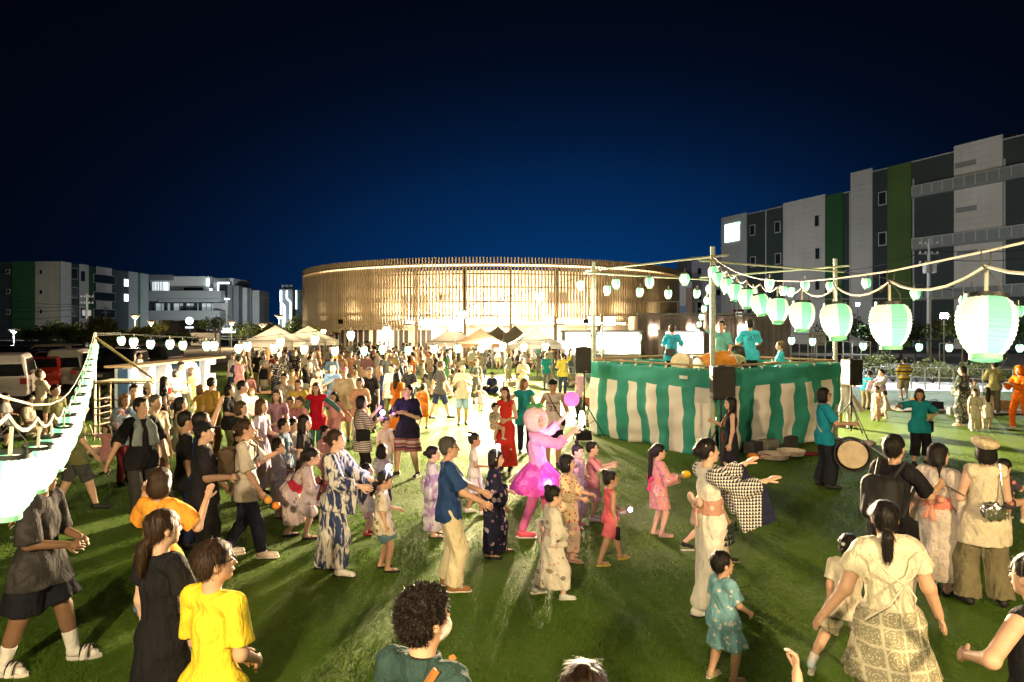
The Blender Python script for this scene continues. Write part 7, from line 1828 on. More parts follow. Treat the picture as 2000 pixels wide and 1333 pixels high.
MB().tube(J.el[0].lerp(J.sh[0], .2), J.el[0].lerp(J.wr[0], .45), .045, n=10).build('arm_sleeve', BLACK, J.root, True)
J = cast(1080, 744, 912, 184, 'man in white basketball jersey with number and black cap clapping', ('crop', DK), [('top', cloth((.56, .50, .46)), {'slv': 0, 'hem': .14, 'g': .03}), ('pants', BLACK, .5), ('cap', BLACK, 'baseball', 180), ('shoes', SHB)], H=1.72, cell=.015, tone='tan', w=1.08, pose=dict(arms=((.35, .3, -.85, -.25, .65, .85), (.35, .3, -.85, -.25, .65, .85))), curl=.2)
ink = mat('jersey_ink', (.03, .02, .03), .8); fz = J.chest + J.fwd*.165
text('jersey_name', 'MARINES', .07, ink, J.root, fz + Vector((0, .004, .035)), (R(90), 0, R(180)), .002); text('jersey_number', '23', .15, ink, J.root, fz + Vector((0, .008, -.075)), (R(90), 0, R(180)), .002)
bag_on(J, J.hc + Vector((-.2, .06, .02)), (.03, .06, .06), BLACK, 'small black bag on crossed straps over the white jersey', strap=1)
J = cast(652, 840, 1120, 96, 'woman in white and navy ikat kimono with dark red sash dancing', ('updo', BR), [('yukata', cloth((.60, .58, .55), 'ikat', (.03, .045, .12)), {'obi': cloth((.13, .035, .045), 'flor', (.25, .10, .10)), 'bow': cloth((.14, .04, .05)), 'drop': .30, 'hem': .06, 'g': .03, 'wide': 1.15}), ('shoes', WHT, 1.0, SHB)], cell=.011, pose=dict(arms=((.2, .45, -.85, -.15, .9, -.1), (.2, .6, -.75, -.2, .9, -.25)), feet=[(.08, .10, 0), (-.10, -.20, .02)], head=(0, 2, 0), lean=2), strands=500, curl=.3)
plight(J, J.chest + Vector((-.25, .6, .1)), (.6, .45, 1), 7)
J = cast(748, 920, 1114, 80, 'small girl in white flower print shirt, denim shorts and light up headband', ('lowpony', DK), [('top', cloth((.60, .54, .42), 'flor', (.15, .16, .10), (.6, .3, .25)), {'slv': .9, 'hem': .20, 'g': .035, 'flare': .03}), ('pants', cloth((.11, .20, .26)), {'ln': .36, 'wide': .03, 'g': .02}), ('sandal', SHB, {'h': .02})], cell=.011, tone='mid', pose=dict(arms=('down', 'hold'), head=(4, -12, 0), feet=[(.07, .05, 0), (-.07, -.03, 0)]), strands=400)
mb = MB(); mb.path([HP(J, (.1*math.cos(a), .0, .03 + .105*math.sin(a))) for a in np.linspace(0, math.pi, 9)], .006, 5); hb = thing_at(J, 'headband', mb, mat('band_white', (.7, .7, .7), .5), (0, 0, 0), 'light up headband on the small girl in denim shorts', 'headband'); mb = MB()
for q in (-.025, .025): mb.ico(HP(J, (q*1.5, .0, .165)), .03, 8, 6)
mb.build('led', glow('led_ice', (.75, .85, 1), 26), hb, True); plight(J, HP(J, (0, .1, .24)), (.75, .7, 1), 9)
J = cast(718, 906, 1044, 104, 'toddler in cream belted dress and red shoes beside the flower print girl', ('bobfull', DK), [('dress', cloth((.55, .48, .38)), {'slv': .5, 'hem': .34, 'r': .17, 'g': .02}), ('pants', cloth((.5, .3, .3), 'flor', (.6, .55, .5)), .5), ('shoes', mat('shoe_red', (.4, .05, .04), .6))], cell=.013, pose=dict(arms=('phone', 'hold'), head=(-20, 10, 0)))
J = cast(566, 884, 1052, 74, 'girl in pale floral yukata with red sash bending forward holding a glowing round lamp', ('pony', DK), [('yukata', cloth((.62, .50, .48), 'flor', (.30, .24, .34), (.6, .3, .3)), {'obi': cloth((.42, .03, .06)), 'bow': cloth((.62, .48, .46), 'flor', (.3, .24, .34)), 'drop': .24, 'hem': .14, 'g': .03, 'wide': 1.2, 'short': True}), ('sandal', SHB, {'h': .03})], H=1.36, cell=.012, pose=dict(lean=34, drop=.12, arms=('fwd', 'low'), feet=[(.10, .20, 0), (-.08, -.05, 0)], head=(0, 10, 0)), strands=400)
mb = MB(); mb.ico((0, 0, 0), (.15, .13, .19), 16, 12); thing_at(J, 'round_lamp', mb, glow('lamp_rose', (1, .80, .88), 2.6), palm(J, 0, .16) + Vector((-.1, .1, -.12)), 'glowing rosy round lamp held by the bending girl', 'lamp', smooth=True); plight(J, palm(J, 0, .5) + Vector((0, .2, .0)), (1, .7, .9), 8)
J = cast(543, 856, 1010, 86, 'girl in pale violet yukata behind the bending girl', ('bob', DK), [('yukata', cloth((.46, .42, .55), 'flor', (.62, .56, .6)), {'obi': cloth((.35, .05, .08)), 'drop': .2, 'hem': .12, 'g': .03}), ('sandal', SHB)], cell=.015, pose=dict(arms=('hold', 'hold')))
J = cast(480, 820, 1088, 78, 'woman in cream baseball jersey walking with backpack and orange balls in hand', ('updo', BR), [('top', cloth((.60, .54, .46), 'vstripe', (.56, .5, .43), None, 26), {'slv': .95, 'hem': .15, 'g': .04, 'flare': .03}), ('pants', cloth((.022, .026, .05)), {'g': .018}), ('shoes', mat('sneaker_cream', (.58, .5, .42), .7), 1.1, SOLEW)], cell=.012, tone='mid', w=1.05, pose=dict(arms=(( .12, .25, -1, .0, .5, -.9), (.3, .5, -.8, -.4, .8, .45)), feet=[(.09, .20, 0), (-.08, -.22, .03)], head=(4, 3, 0)), strands=400)
text('jersey_number', '12', .14, mat('print_red', (.45, .08, .05), .8), J.root, J.chest + J.RT @ Vector((.03, .158, -.06)), (R(90), 0, R(180)), .002)
F = Fld(.014, .04); bc = J.chest - J.fwd*.20 + Vector((0, 0, -.06)); F.box(bc, ((1, 0, 0), J.fwd, (0, 0, 1)), (.10, .05, .14), .045); F.relief(.006, 4); bp = worn(J, 'backpack', F, cloth((.09, .07, .05)), 'small dark backpack on the woman in cream jersey', 'backpack')
for q in (0, 1): s0 = J.sh[q].lerp(J.neck, .3); MB().path([bc + Vector((.08 if q == 0 else -.08, .05, .17)), s0 + Vector((0, 0, .075)), s0 + Vector((0, .12, .0)), s0 + Vector((0, .13, -.15)), bc + Vector((.13 if q == 0 else -.13, .08, -.12))], .014, 6).build('shoulder_strap', cloth((.09, .07, .05)), bp, True)
for q, (dx, dz, c_, lab) in enumerate(((-.02, -.10, (.85, .25, .03), 'darker orange ball dangling from the hand of the woman in cream jersey'), (-.02, -.03, (.80, .38, .06), 'lighter orange ball in the hand of the woman in cream jersey'))): thing_at(J, 'ball', MB().ico((0, 0, 0), .046, 14, 10), mat('ball_orange_%d' % q, c_, .35), palm(J, 0, .12) + Vector((dx, .05 - q*.09 + .08, dz)), lab, 'ball', smooth=True)
J = cast(398, 826, 1108, 66, 'stout man in black cap and black T-shirt standing with hands low', ('crop', DK), [('top', cloth((.02, .019, .024)), {'slv': .9, 'hem': .12, 'g': .03, 'flare': .03}), ('pants', BLACK, {'g': .02}), ('cap', BLACK), ('shoes', SHB)], cell=.012, w=1.22, pose=dict(arms=('hold', 'swing'), head=(10, 4, 0)), strands=200)
J = cast(276, 796, 1022, 128, 'young man in black T-shirt with grey towel round his neck swinging his arms', ('short', DK), [('top', BLACK, {'slv': .95, 'hem': .12, 'g': .03, 'flare': .03}), ('pants', CHAR), ('shoes', SHB)], H=1.76, cell=.013, tone='mid', w=1.08, pose=dict(arms=((.5, .1, -.9, .55, .3, -.8), (.3, .1, -.95, .1, .3, -.9)), head=(-18, 4, 0), feet=[(.12, .1, 0), (-.12, -.1, 0)]), strands=400)
for q in (0, 1):
    F = Fld(.013, .02); s0 = J.neck.lerp(J.sh[q], .42); F.cap(J.neck + Vector((0, -.07, .03)), s0 + Vector((0, .0, .045)), .035); F.cap(s0 + Vector((0, .02, .03)), s0 + Vector((.02 if q == 0 else -.02, .14, -.12)), .05, .06, fl=(J.fwd, 2.0)); F.cap(s0 + Vector((.02 if q == 0 else -.02, .14, -.12)), s0 + Vector((.05 if q == 0 else -.05, .15, -.34)), .06, .075, fl=(J.fwd, 3.0), flat=True); F.relief(.006, 3 + q)
    V, Q = F.net()
    if q == 0: tw_ = link('towel', raw_mesh('towel', V, Q), None, cloth((.20, .24, .24))); tw_.location = J.root.location; tw_.rotation_euler = J.root.rotation_euler; tag(tw_, 'grey towel hanging round the neck of the young man in black', 'towel')
    else: link('towel_end', raw_mesh('towel_end', V, Q), tw_, cloth((.20, .24, .24)))
J = cast(706, 774, 944, 62, 'woman with bobbed hair in striped shirt and black shoulder bag lit violet by her light', ('bob', DK), [('top', cloth((.60, .52, .48), 'hstripe', (.12, .10, .12), None, 26), {'slv': .95, 'hem': .24, 'g': .04, 'flare': .03}), ('pants', BLACK), ('shoes', SHB)], cell=.014, pose=dict(arms=('phone', 'look'), head=(10, 2, 0)), strands=200, curl=.2)
glowstick(J, 0, (.8, .4, 1), 'violet light in the hand of the woman in striped shirt', .10, .035, 22); plight(J, palm(J, 0, .25) + Vector((0, .06, .05)), (.72, .3, 1), 7); bag_on(J, J.hc + Vector((.17, -.02, .08)), (.04, .1, .08), BLACK, 'black flap bag on the woman in striped shirt', strap=-1)
J = cast(796, 752, 930, 200, 'man in navy T-shirt and striped shorts taking a photo with his phone', ('crop', DK), [('top', cloth((.014, .014, .026)), {'slv': .95, 'hem': .15, 'g': .04, 'flare': .035}), ('pants', cloth((.20, .08, .07), 'hstripe', (.42, .33, .28), (.06, .03, .04), 11), {'ln': .48, 'wide': .035, 'g': .03}), ('shoes', SHB, 1.0, SOLEW)], cell=.013, w=1.12, pose=dict(arms=((.3, .35, -.85, -.6, .75, .35), (.3, .35, -.85, -.6, .75, .35)), head=(26, 12, 0), feet=[(.20, .04, 0), (-.20, -.02, 0)]), curl=.7, strands=200)
phone(J, 0, 'dark phone of the man in navy T-shirt'); text('shirt_print', 'FM', .11, mat('print_sand', (.5, .38, .22), .8), J.root, J.chest + J.RT @ Vector((-.03, .185, -.02)), (R(90), 0, R(180)), .002)
J = cast(752, 816, 938, 150, 'boy in white T-shirt in front of the man taking a photo', ('short', DK), [('top', cloth((.62, .5, .5)), .8, .12), ('pants', cloth((.3, .28, .3)), .5), ('shoes', SHB)], cell=.015, pose=dict(arms=('down', 'down'), head=(-24, 0, 0)))
J = cast(746, 868, 1010, 20, 'child with round black hair in grey print shirt seen from behind', ('bobfull', DK), [('top', cloth((.42, .42, .46), 'flor', (.2, .2, .25)), .8, .16), ('pants', NAVY, .6), ('shoes', SHB)], cell=.015, pose=dict(arms=('hold', 'hold')))
J = cast(618, 748, 894, 182, 'girl in red vest with green long sleeves and green trousers waving a round light', ('long', (.06, .022, .014)), [('top', cloth((.38, .008, .022)), {'slv': .2, 'hem': .22, 'g': .04}), ('top', cloth((.05, .13, .13)), {'slv': 1.9, 'hem': .0, 'g': .012}), ('pants', cloth((.035, .15, .13)), {'g': .02}), ('glasses', PH), ('shoes', SHW)], cell=.014, pose=dict(arms=('swing', 'out')))
thing_at(J, 'disc_light', MB().lathe([(.02, -.015), (.13, -.012), (.13, .012), (.02, .015)], 20, M=Matrix.Rotation(R(75), 3, 'X')), mat('disc_navy', (.03, .03, .12), .5), J.wr[0] + Vector((.25, .05, .02)), 'dark round disc light swung by the girl in red vest', 'disc light'); thing_at(J, 'disc_glow', MB().ico((0, 0, 0), (.07, .03, .07), 12, 8), glow('disc_led', (.6, .75, 1), 12), J.wr[0] + Vector((.21, .08, .0)), 'blue white glow lamp on the dark round disc', 'lamp', smooth=True)

# ---- stage crew in teal
def emblem(J):
    b = J.chest - J.fwd*(.118*J.u*J.fat + .052) + J.RT @ Vector((0, 0, .05*J.u)); mb = MB(); mb.path([b + J.RT @ Vector((.075*math.cos(a), -.004, .075*math.sin(a))) for a in np.linspace(0, 6.283, 25)], .0045, 5); mb.build('emblem_ring', mat('emblem_ink', (.015, .06, .08), .8), J.root)
    text('emblem', '2', .10, mat('emblem_ink', (.015, .06, .08), .8), J.root, b, (R(90), 0, 0), .003)
def on_stage(px, top, y, H, face, label, hair, wear, **k): return person((px-1000)/FPX*y, y, H, face, label, hair, wear=wear, z0=FLOOR, **k)
TS = ('top', TEAL, .85, .14, .032); PB = ('pants', BLACK, 1.0)
J = on_stage(1313, 633, 16.9, 1.60, 18, 'drummer in teal T-shirt with grey pouch on a shoulder strap seen from behind', ('short', BR), [TS, PB, ('shoes', SHB)], cell=.014, pose=dict(arms=('drum', 'drum'), head=(10, 4, 0)), strands=200); emblem(J)
bag_on(J, J.hc - J.fwd*.19 + Vector((-.03, 0, .08)), (.1, .03, .07), cloth((.06, .06, .06)), 'grey pouch hanging at the back of the left drummer', 'pouch', strap=1)
J = on_stage(1409, 622, 15.75, 1.68, 205, 'drummer in teal T-shirt facing the lawn with one arm raised behind the pole', ('short', DK), [('top', cloth((.10, .36, .38)), .85, .14, .032), PB, ('shoes', SHB)], cell=.014, tone='mid', pose=dict(arms=(('raise'), (.2, .3, -.95, -.05, .7, -.7)), head=(16, 10, 0)), strands=150)
dsk = MB(); dsk.tube(palm(J, 0, .05), palm(J, 0, .05) + Vector((.02, .2, .25)), .011, n=6); thing_at(J, 'drumstick', dsk, PLANK, (0, 0, 0), 'wooden drumstick raised by the drummer facing the lawn', 'drumstick')
J = on_stage(1464, 618, 16.1, 1.72, 8, 'drummer in bright teal T-shirt with round emblem on his back', ('short', DK), [('top', TEALB, .85, .14, .034), PB, ('shoes', SHB)], cell=.013, tone='mid', w=1.05, pose=dict(arms=('drum', 'drum'), head=(0, 6, 0)), strands=200); emblem(J)
J = on_stage(1524, 668, 17.0, 1.52, 290, 'girl in teal T-shirt with brown hair bun sitting at the rear of the stage', ('bun', (.12, .06, .02)), [('top', TEALB, .85, .14, .03), PB, ('shoes', SHB)], cell=.015, pose=dict(sit='stool', arms=('lap', 'lap')))
MB().lathe([(.16, 0), (.16, .40), (.17, .44), (.0, .44)], 14).build('stool', PLANK); st_ = bpy.data.objects['stool']; st_.location = (J.root.location.x, J.root.location.y, FLOOR - .06); tag(st_, 'round wooden stool under the seated girl on stage', 'stool')
J = cast(1609, 758, 952, 96, 'man in teal T-shirt and dark trousers beating a bass drum slung at his side', ('bobfull', DK), [('top', cloth((.015, .26, .36)), {'slv': .85, 'hem': .13, 'g': .032, 'flare': .02}), ('pants', cloth((.02, .022, .03)), {'wide': .03, 'g': .024}), ('glasses', PH), ('shoes', SHB)], cell=.013, tone='mid', pose=dict(arms=((.2, .45, -.85, -.1, .95, .0), 'hold'), head=(4, 4, 0), feet=[(.12, .05, 0), (-.12, -.03, 0)]), strands=300)
q = WP(J, (.22, .38, .62)); D = barrel(.26, .30, 'bass_drum', 'bass drum with pale skin and black hoop slung on the man in teal', (q.x, q.y, q.z), (R(84), R(4), R(-24)), mat('drum_dark', (.03, .02, .016), .35))
for z in (-.15, .15): D_h = MB().lathe([(.262, z - .022), (.285, z - .022), (.285, z + .022), (.262, z + .022), (.262, z - .022)], 28, caps=False).build('hoop', SPK, D, True)
mb = MB()
for k in range(10): a = 6.283*k/10; mb.tube((.272*math.cos(a), .272*math.sin(a), -.14), (.272*math.cos(a), .272*math.sin(a), .14), .007, n=5)
mb.build('tension_rod', mat('chrome', (.6, .6, .6), .25, .9), D); MB().path([WP(J, J.sh[0] + Vector((-.02, -.08, .06))) - D.location, WP(J, J.sh[0] + Vector((-.03, .08, .05))) - D.location, WP(J, J.waist + Vector((.05, .17, .05))) - D.location], .02, 6)
strap_loop(J, D_s := thing_at(J, 'drum_strap', MB().path([J.sh[1] + Vector((.04, -.1, .03)), J.sh[1] + Vector((.05, .02, .075)), J.chest + Vector((-.02, .17, .02)), J.waist + Vector((.14, .20, .0))], .02, 6), mat('strap_grey', (.32, .32, .32), .7), (0, 0, 0), 'grey strap over the shoulder of the bass drum player', 'strap', smooth=True), mat('strap_grey', (.32, .32, .32), .7), -1, .016, .03)
J = cast(1796, 760, 908, 190, 'man in teal T-shirt shouting with arms bent on the court side lawn', ('bobfull', BR), [('top', cloth((.015, .25, .30)), {'slv': .9, 'hem': .14, 'g': .034, 'flare': .02}), ('pants', BLACK, {'ln': .8, 'wide': .03}), ('shoes', SHB)], cell=.014, tone='mid', w=1.08, pose=dict(arms=('side', 'hip'), head=(22, -4, 0), feet=[(.12, .05, 0), (-.14, -.05, 0)]), strands=200)
bag_on(J, J.hc + Vector((-.19, .0, .0)), (.03, .05, .09), BLACK, 'black pouch at the hip of the shouting man in teal', 'pouch')
J = cast(1158, 742, 836, 100, 'player in turquoise T-shirt seated behind the tripod stand at the stage edge', ('short', DK), [('top', cloth((.02, .42, .50)), .8, .1), ('pants', BLACK), ('shoes', SHB)], H=1.66, cell=.016, pose=dict(sit='stool', lean=6, arms=('drum', 'drum'))); J.root.location.y += .25
MB().lathe([(.17, 0), (.17, .40), (.0, .40)], 12).build('drum_stool', SPK); st_ = bpy.data.objects['drum_stool']; st_.location = (J.root.location.x, J.root.location.y, 0); tag(st_, 'black stool under the turquoise player beside the stage', 'stool')

# ---- court side lawn
J = cast(1766, 700, 778, 12, 'man in yellow and black striped sweater and beige shorts wearing headphones', ('crop', DK), [('top', cloth((.66, .46, .06), 'hstripe', (.06, .04, .03), (.5, .36, .2), 7), {'slv': 1.7, 'hem': .1, 'g': .04}), ('pants', cloth((.30, .27, .20)), {'ln': .52, 'wide': .03}), ('cap', mat('headset_white', (.65, .65, .62), .5), 'headphones'), ('shoes', SHW)], cell=.022, w=1.1, pose=dict(arms=('hold', 'hold'), head=(0, 14, 0)))
J = cast(1722, 722, 812, 262, 'woman in white kimono with violet print dancing near the bright path', ('updo', DK), [('yukata', cloth((.62, .54, .58), 'blotch', (.4, .28, .5)), {'obi': cloth((.35, .2, .42)), 'drop': .3, 'hem': .03, 'g': .025}), ('sandal', SHB)], cell=.02, pose=dict(arms=('fwd', 'fwd')))
J = cast(1690, 722, 800, 60, 'person in teal shirt bending behind the woman in violet kimono', ('short', DK), [('top', TEAL, .8, .1), ('pants', KHAKI), ('shoes', SHB)], cell=.022, pose=dict(lean=30, arms=('hold', 'hold')))
J = cast(1712, 755, 822, 240, 'girl in long pink dress with blue sash before the violet kimono', ('short', DK), [('dress', cloth((.56, .32, .26)), {'slv': .6, 'hem': .06, 'r': .22}), ('shoes', SHW)], cell=.02)
J = cast(1732, 764, 818, 300, 'small girl in puffy cream tutu dress next to the long pink dress', ('short', DK), [('dress', cloth((.5, .40, .30)), {'slv': .4, 'hem': .30, 'r': .30, 'fold': (9, .14)}), ('shoes', SHW)], cell=.018, pose=dict(lean=12))
J = cast(1650, 706, 836, 20, 'dancer with animal ears in white fluffy skirt behind the far speaker', ('bun', LB), [('top', cloth((.60, .45, .42)), {'slv': .6, 'hem': .05}), ('skirt', cloth((.68, .58, .54)), {'hem': .26, 'r': .42, 'fold': (10, .09)}), ('shoes', SHW)], cell=.018, pose=dict(arms=('hold', 'hold')))
for q in (-1, 1): MB().ico(HP(J, (.06*q, 0, .13)), (.035, .02, .045), 8, 6).build('costume_ear', cloth((.25, .12, .05)), J.root)
J = cast(1880, 716, 832, 330, 'woman in dark yukata with white rings print near the picnic things', ('short', DK), [('yukata', cloth((.05, .07, .08), 'tie', (.52, .50, .42), None, 1.2), {'obi': cloth((.04, .05, .05)), 'drop': .2, 'hem': .04, 'g': .025}), ('sandal', SHW)], cell=.018, pose=dict(arms=('hold', 'hold')))
J = cast(1904, 760, 842, 200, 'girl in long cream dress beside the rings print yukata', ('bob', DK), [('dress', cloth((.56, .50, .38), 'flor', (.4, .34, .24)), {'slv': .9, 'hem': .05, 'r': .2}), ('shoes', SHW)], cell=.018)
J = cast(1928, 757, 838, 20, 'girl with long dark hair in white summer dress seen from behind', ('long', DK), [('dress', cloth((.58, .55, .44)), {'slv': 0, 'hem': .26, 'r': .22}), ('shoes', SHBR)], cell=.018)
J = cast(1904, 742, 800, 200, 'child in white shirt behind the girl in long cream dress', ('short', DK), [('top', WHT, .8, .1), ('pants', GREYC), ('shoes', SHB)], cell=.022)
J = cast(1942, 706, 808, 14, 'man in olive striped shirt and grey trousers under the largest lantern', ('short', BR), [('top', cloth((.42, .40, .20), 'vstripe', (.34, .32, .16), None, 18), {'slv': 1.7, 'hem': .12, 'g': .035}), ('pants', cloth((.15, .14, .11)), {'wide': .02}), ('shoes', SHB)], cell=.02, pose=dict(arms=('phone', 'phone')))
J = cast(1992, 716, 840, 262, 'performer in orange hooded costume at the court side picture edge', ('none', DK), [('top', cloth((.80, .16, .01)), {'slv': 1.9, 'hem': .1, 'g': .04}), ('pants', cloth((.75, .14, .01)), {'g': .012}), ('shoes', SHW)], cell=.018, pose=dict(feet=[(.1, .12, 0), (-.1, -.2, 0)], arms=('phone', 'phone')))
F = Fld(.018, .02); F.ell(HP(J, (0, -.015, .01)), (.115, .125, .15), J.RH); F.dig(HP(J, (0, .12, 0)), [.075, .09, .09], J.RH); V, Q = F.net(); link('hood', raw_mesh('hood', V, Q), J.root, cloth((.80, .16, .01)))
F = Fld(.018, .02); F.ell(J.hc + Vector((.05, -.15, .0)), (.16, .1, .1)); F.relief(.02, 3, (40, 40, 40)); V, Q = F.net(); link('tail_puff', raw_mesh('tail_puff', V, Q), J.root, cloth((.35, .36, .16)))
# raised yellow lit hand at the lower edge
J = person(.98, 2.52, 1.27, 350, 'person below the picture edge raising one hand into view', ('short', DK), 'mid', [('top', cloth((.5, .4, .1)), .6, .1), ('pants', CHAR)], .014, pose=dict(arms=((.25, .35, .75, .1, .3, 1), 'down')), curl=.9, seed=3)
# ================================================================ bags on the lawn
for a in ((1792, 792, (.5, .28, .05), 'tan bag among the picnic things by the path'), (1806, 806, (.02, .02, .02), 'black bag among the picnic things by the path', (.3, .2, .26)), (1826, 800, (.03, .03, .04), 'second black bag beside the paper cups', (.26, .2, .22)), (1860, 812, (.66, .62, .56), 'white paper bag next to the rings print yukata', (.14, .1, .2)), (1955, 800, (.42, .28, .14), 'brown carton like bag at the path edge', (.3, .2, .26)), (885, 772, (.02, .02, .02), 'black bag on the lawn behind the man in blue shorts'), (640, 764, (.03, .03, .05), 'dark bag on the olive picnic sheet'), (690, 770, (.3, .2, .1), 'brown bag on the tan picnic sheet'), (1000, 756, (.5, .4, .3), 'beige bag near the blue picnic sheet'), (1140, 862, (.02, .02, .02), 'black bag at the foot of the dancers side tripod')): bag(*a)
# ================================================================ the crowd
PROTO = {}
def proto(key, H, hair, wear, cell, **k):
    lv_ = key[0]
    J = person(0, -400, H, 0, 'crowd', hair, wear=wear, cell=cell, fing=False, face_parts=lv_ == 'm', **k)
    PROTO[key] = (J.root, [(o, list(o.children)) for o in J.root.children], H)
_B = cloth((.3, .3, .3)); TOPK = ('shirt', 'dress', 'yukata'); 
ST = dict(feet=[(.09, .02, 0), (-.10, -.02, 0)])
def protos(lv, cell):
    S = SHB
    t = ('top', _B, .85, .14, .03); p = ('pants', _B, 1.0); sh = ('pants', _B, .5)
    proto(lv + 'man', 1.70, ('short', DK), [t, p, ('shoes', S)], cell, pose=dict(arms=('down', 'down'), **ST))
    proto(lv + 'manphone', 1.72, ('crop', DK), [t, sh, ('shoes', S)], cell, pose=dict(arms=('phone', 'phone'), head=(0, 15, 0), **ST))
    proto(lv + 'manwalk', 1.72, ('short', DK), [t, sh, ('shoes', S)], cell, pose=dict(arms=('swing', 'back'), feet=[(.08, .26, 0), (-.08, -.28, .03)], lean=3))
    proto(lv + 'manarm', 1.70, ('short', DK), [t, p, ('shoes', S)], cell, pose=dict(arms=('raise', 'hold'), **ST))
    proto(lv + 'mancap', 1.70, ('crop', DK), [t, sh, ('cap', _B, 'baseball'), ('shoes', S)], cell, w=1.15, pose=dict(arms=('hold', 'down'), **ST))
    proto(lv + 'wombob', 1.58, ('bob', DK), [t, p, ('shoes', S)], cell, pose=dict(arms=('hold', 'hold'), **ST))
    proto(lv + 'womlong', 1.58, ('long', DK), [('dress', _B, .6, .10, .22), ('shoes', S)], cell, pose=dict(arms=('down', 'hold')))
    proto(lv + 'womskirt', 1.58, ('bob', DK), [t, ('skirt', _B, .16, .22), ('shoes', S)], cell, pose=dict(arms=('clap', 'clap')))
    proto(lv + 'wompony', 1.58, ('pony', DK), [('top', _B, .7, .12, .025), p, ('shoes', S)], cell, pose=dict(arms=('look', 'hold'), head=(10, 0, 0)))
    proto(lv + 'womhat', 1.60, ('bob', DK), [('dress', _B, .8, .14, .2), ('cap', _B, 'sunhat'), ('shoes', S)], cell, pose=dict(arms=('hold', 'down')))
    proto(lv + 'yukata', 1.58, ('updo', DK), [('yukata', _B, _B, _B, .26, .05, .025), ('sandal', S)], cell, pose=dict(arms=('hold', 'hold')))
    proto(lv + 'boy', 1.18, ('short', DK), [t, sh, ('shoes', S)], cell, pose=dict(arms=('down', 'hold'), feet=[(.08, .05, 0), (-.08, -.05, 0)]))
    proto(lv + 'girl', 1.12, ('twin', DK), [('dress', _B, .6, .28, .2), ('shoes', S)], cell, pose=dict(arms=('up', 'out')))
    proto(lv + 'kidyuk', 1.15, ('bun', DK), [('yukata', _B, _B, _B, .18, .1, .025), ('sandal', S)], cell, pose=dict(arms=('fwd', 'hold')))
    proto(lv + 'sitman', 1.70, ('short', DK), [t, p, ('shoes', S)], cell, pose=dict(sit='floor', lean=-4, arms=('lap', 'hold')))
    proto(lv + 'sitwom', 1.58, ('bob', DK), [t, p, ('shoes', S)], cell, pose=dict(sit='floor', lean=8, arms=('lap', 'lap')))
    proto(lv + 'sitkid', 1.1, ('short', DK), [t, sh, ('shoes', S)], cell, pose=dict(sit='floor', lean=4, arms=('hold', 'lap')))
protos('m', .0195); protos('f', .04)
COL = {'black': (.018, .018, .02), 'navy': (.02, .028, .075), 'white': (.66, .63, .58), 'cream': (.62, .54, .40), 'beige': (.46, .37, .25), 'grey': (.22, .22, .22), 'dark grey': (.07, .07, .07), 'olive': (.16, .16, .07), 'brown': (.16, .09, .045), 'orange': (.72, .20, .03), 'red': (.50, .03, .03),
       'pink': (.68, .32, .33), 'mauve': (.36, .20, .28), 'lilac': (.48, .40, .56), 'teal': (.02, .28, .33), 'green': (.05, .20, .08), 'denim blue': (.12, .19, .30), 'sky blue': (.30, .45, .60), 'yellow': (.68, .50, .10), 'ochre': (.45, .28, .06), 'peach': (.70, .42, .28), 'maroon': (.22, .03, .04), 'tan': (.38, .25, .13)}
HAIRC = {'black': DK, 'brown': (.06, .032, .018), 'light brown': (.17, .085, .035), 'grey': GY}
NOUN = {'man': 'man', 'manphone': 'man checking a phone', 'manwalk': 'man walking', 'manarm': 'man raising an arm', 'mancap': 'man in a cap', 'wombob': 'woman with bobbed hair', 'womlong': 'long haired woman', 'womskirt': 'woman clapping', 'wompony': 'ponytailed woman taking a picture', 'womhat': 'woman in a sun hat', 'yukata': 'woman', 'boy': 'boy', 'girl': 'pigtailed girl with an arm up', 'kidyuk': 'little girl', 'sitman': 'man sitting on the ground', 'sitwom': 'woman sitting on the ground', 'sitkid': 'child sitting on the ground'}
LMK = [('the letter board', (-11.6, 24)), ('the nearest tent', (-13.1, 36)), ('the second tent', (-12.5, 41)), ('the strongest floodlight', (-3, 36)), ('the hall doors', (-8, 52)), ('the white peaked tent', (1.4, 39)), ('the tan tents', (-.5, 42)), ('the steel cage', (-9.5, 16.5)), ('the blue picnic sheet', (-.4, 35)), ('the tripod speaker', (1.9, 17.5)), ('the brown picnic sheet', (-10.3, 28)), ('the tan picnic sheet', (-6.8, 29.5)),
       ('the olive picnic sheet', (-9.9, 34)), ('the dark picnic sheet', (-4.3, 40)), ('the red vest girl', (-4.2, 14.2)), ('the man taking a photo', (-1.9, 12.5)), ('the car park edge', (-12.5, 20)), ('the lit stalls', (5, 44)), ('the middle of the lawn', (-3.5, 22)), ('the twin floodlight', (3.6, 27)), ('the bamboo brace', (-10, 17.5))]
USED = set()
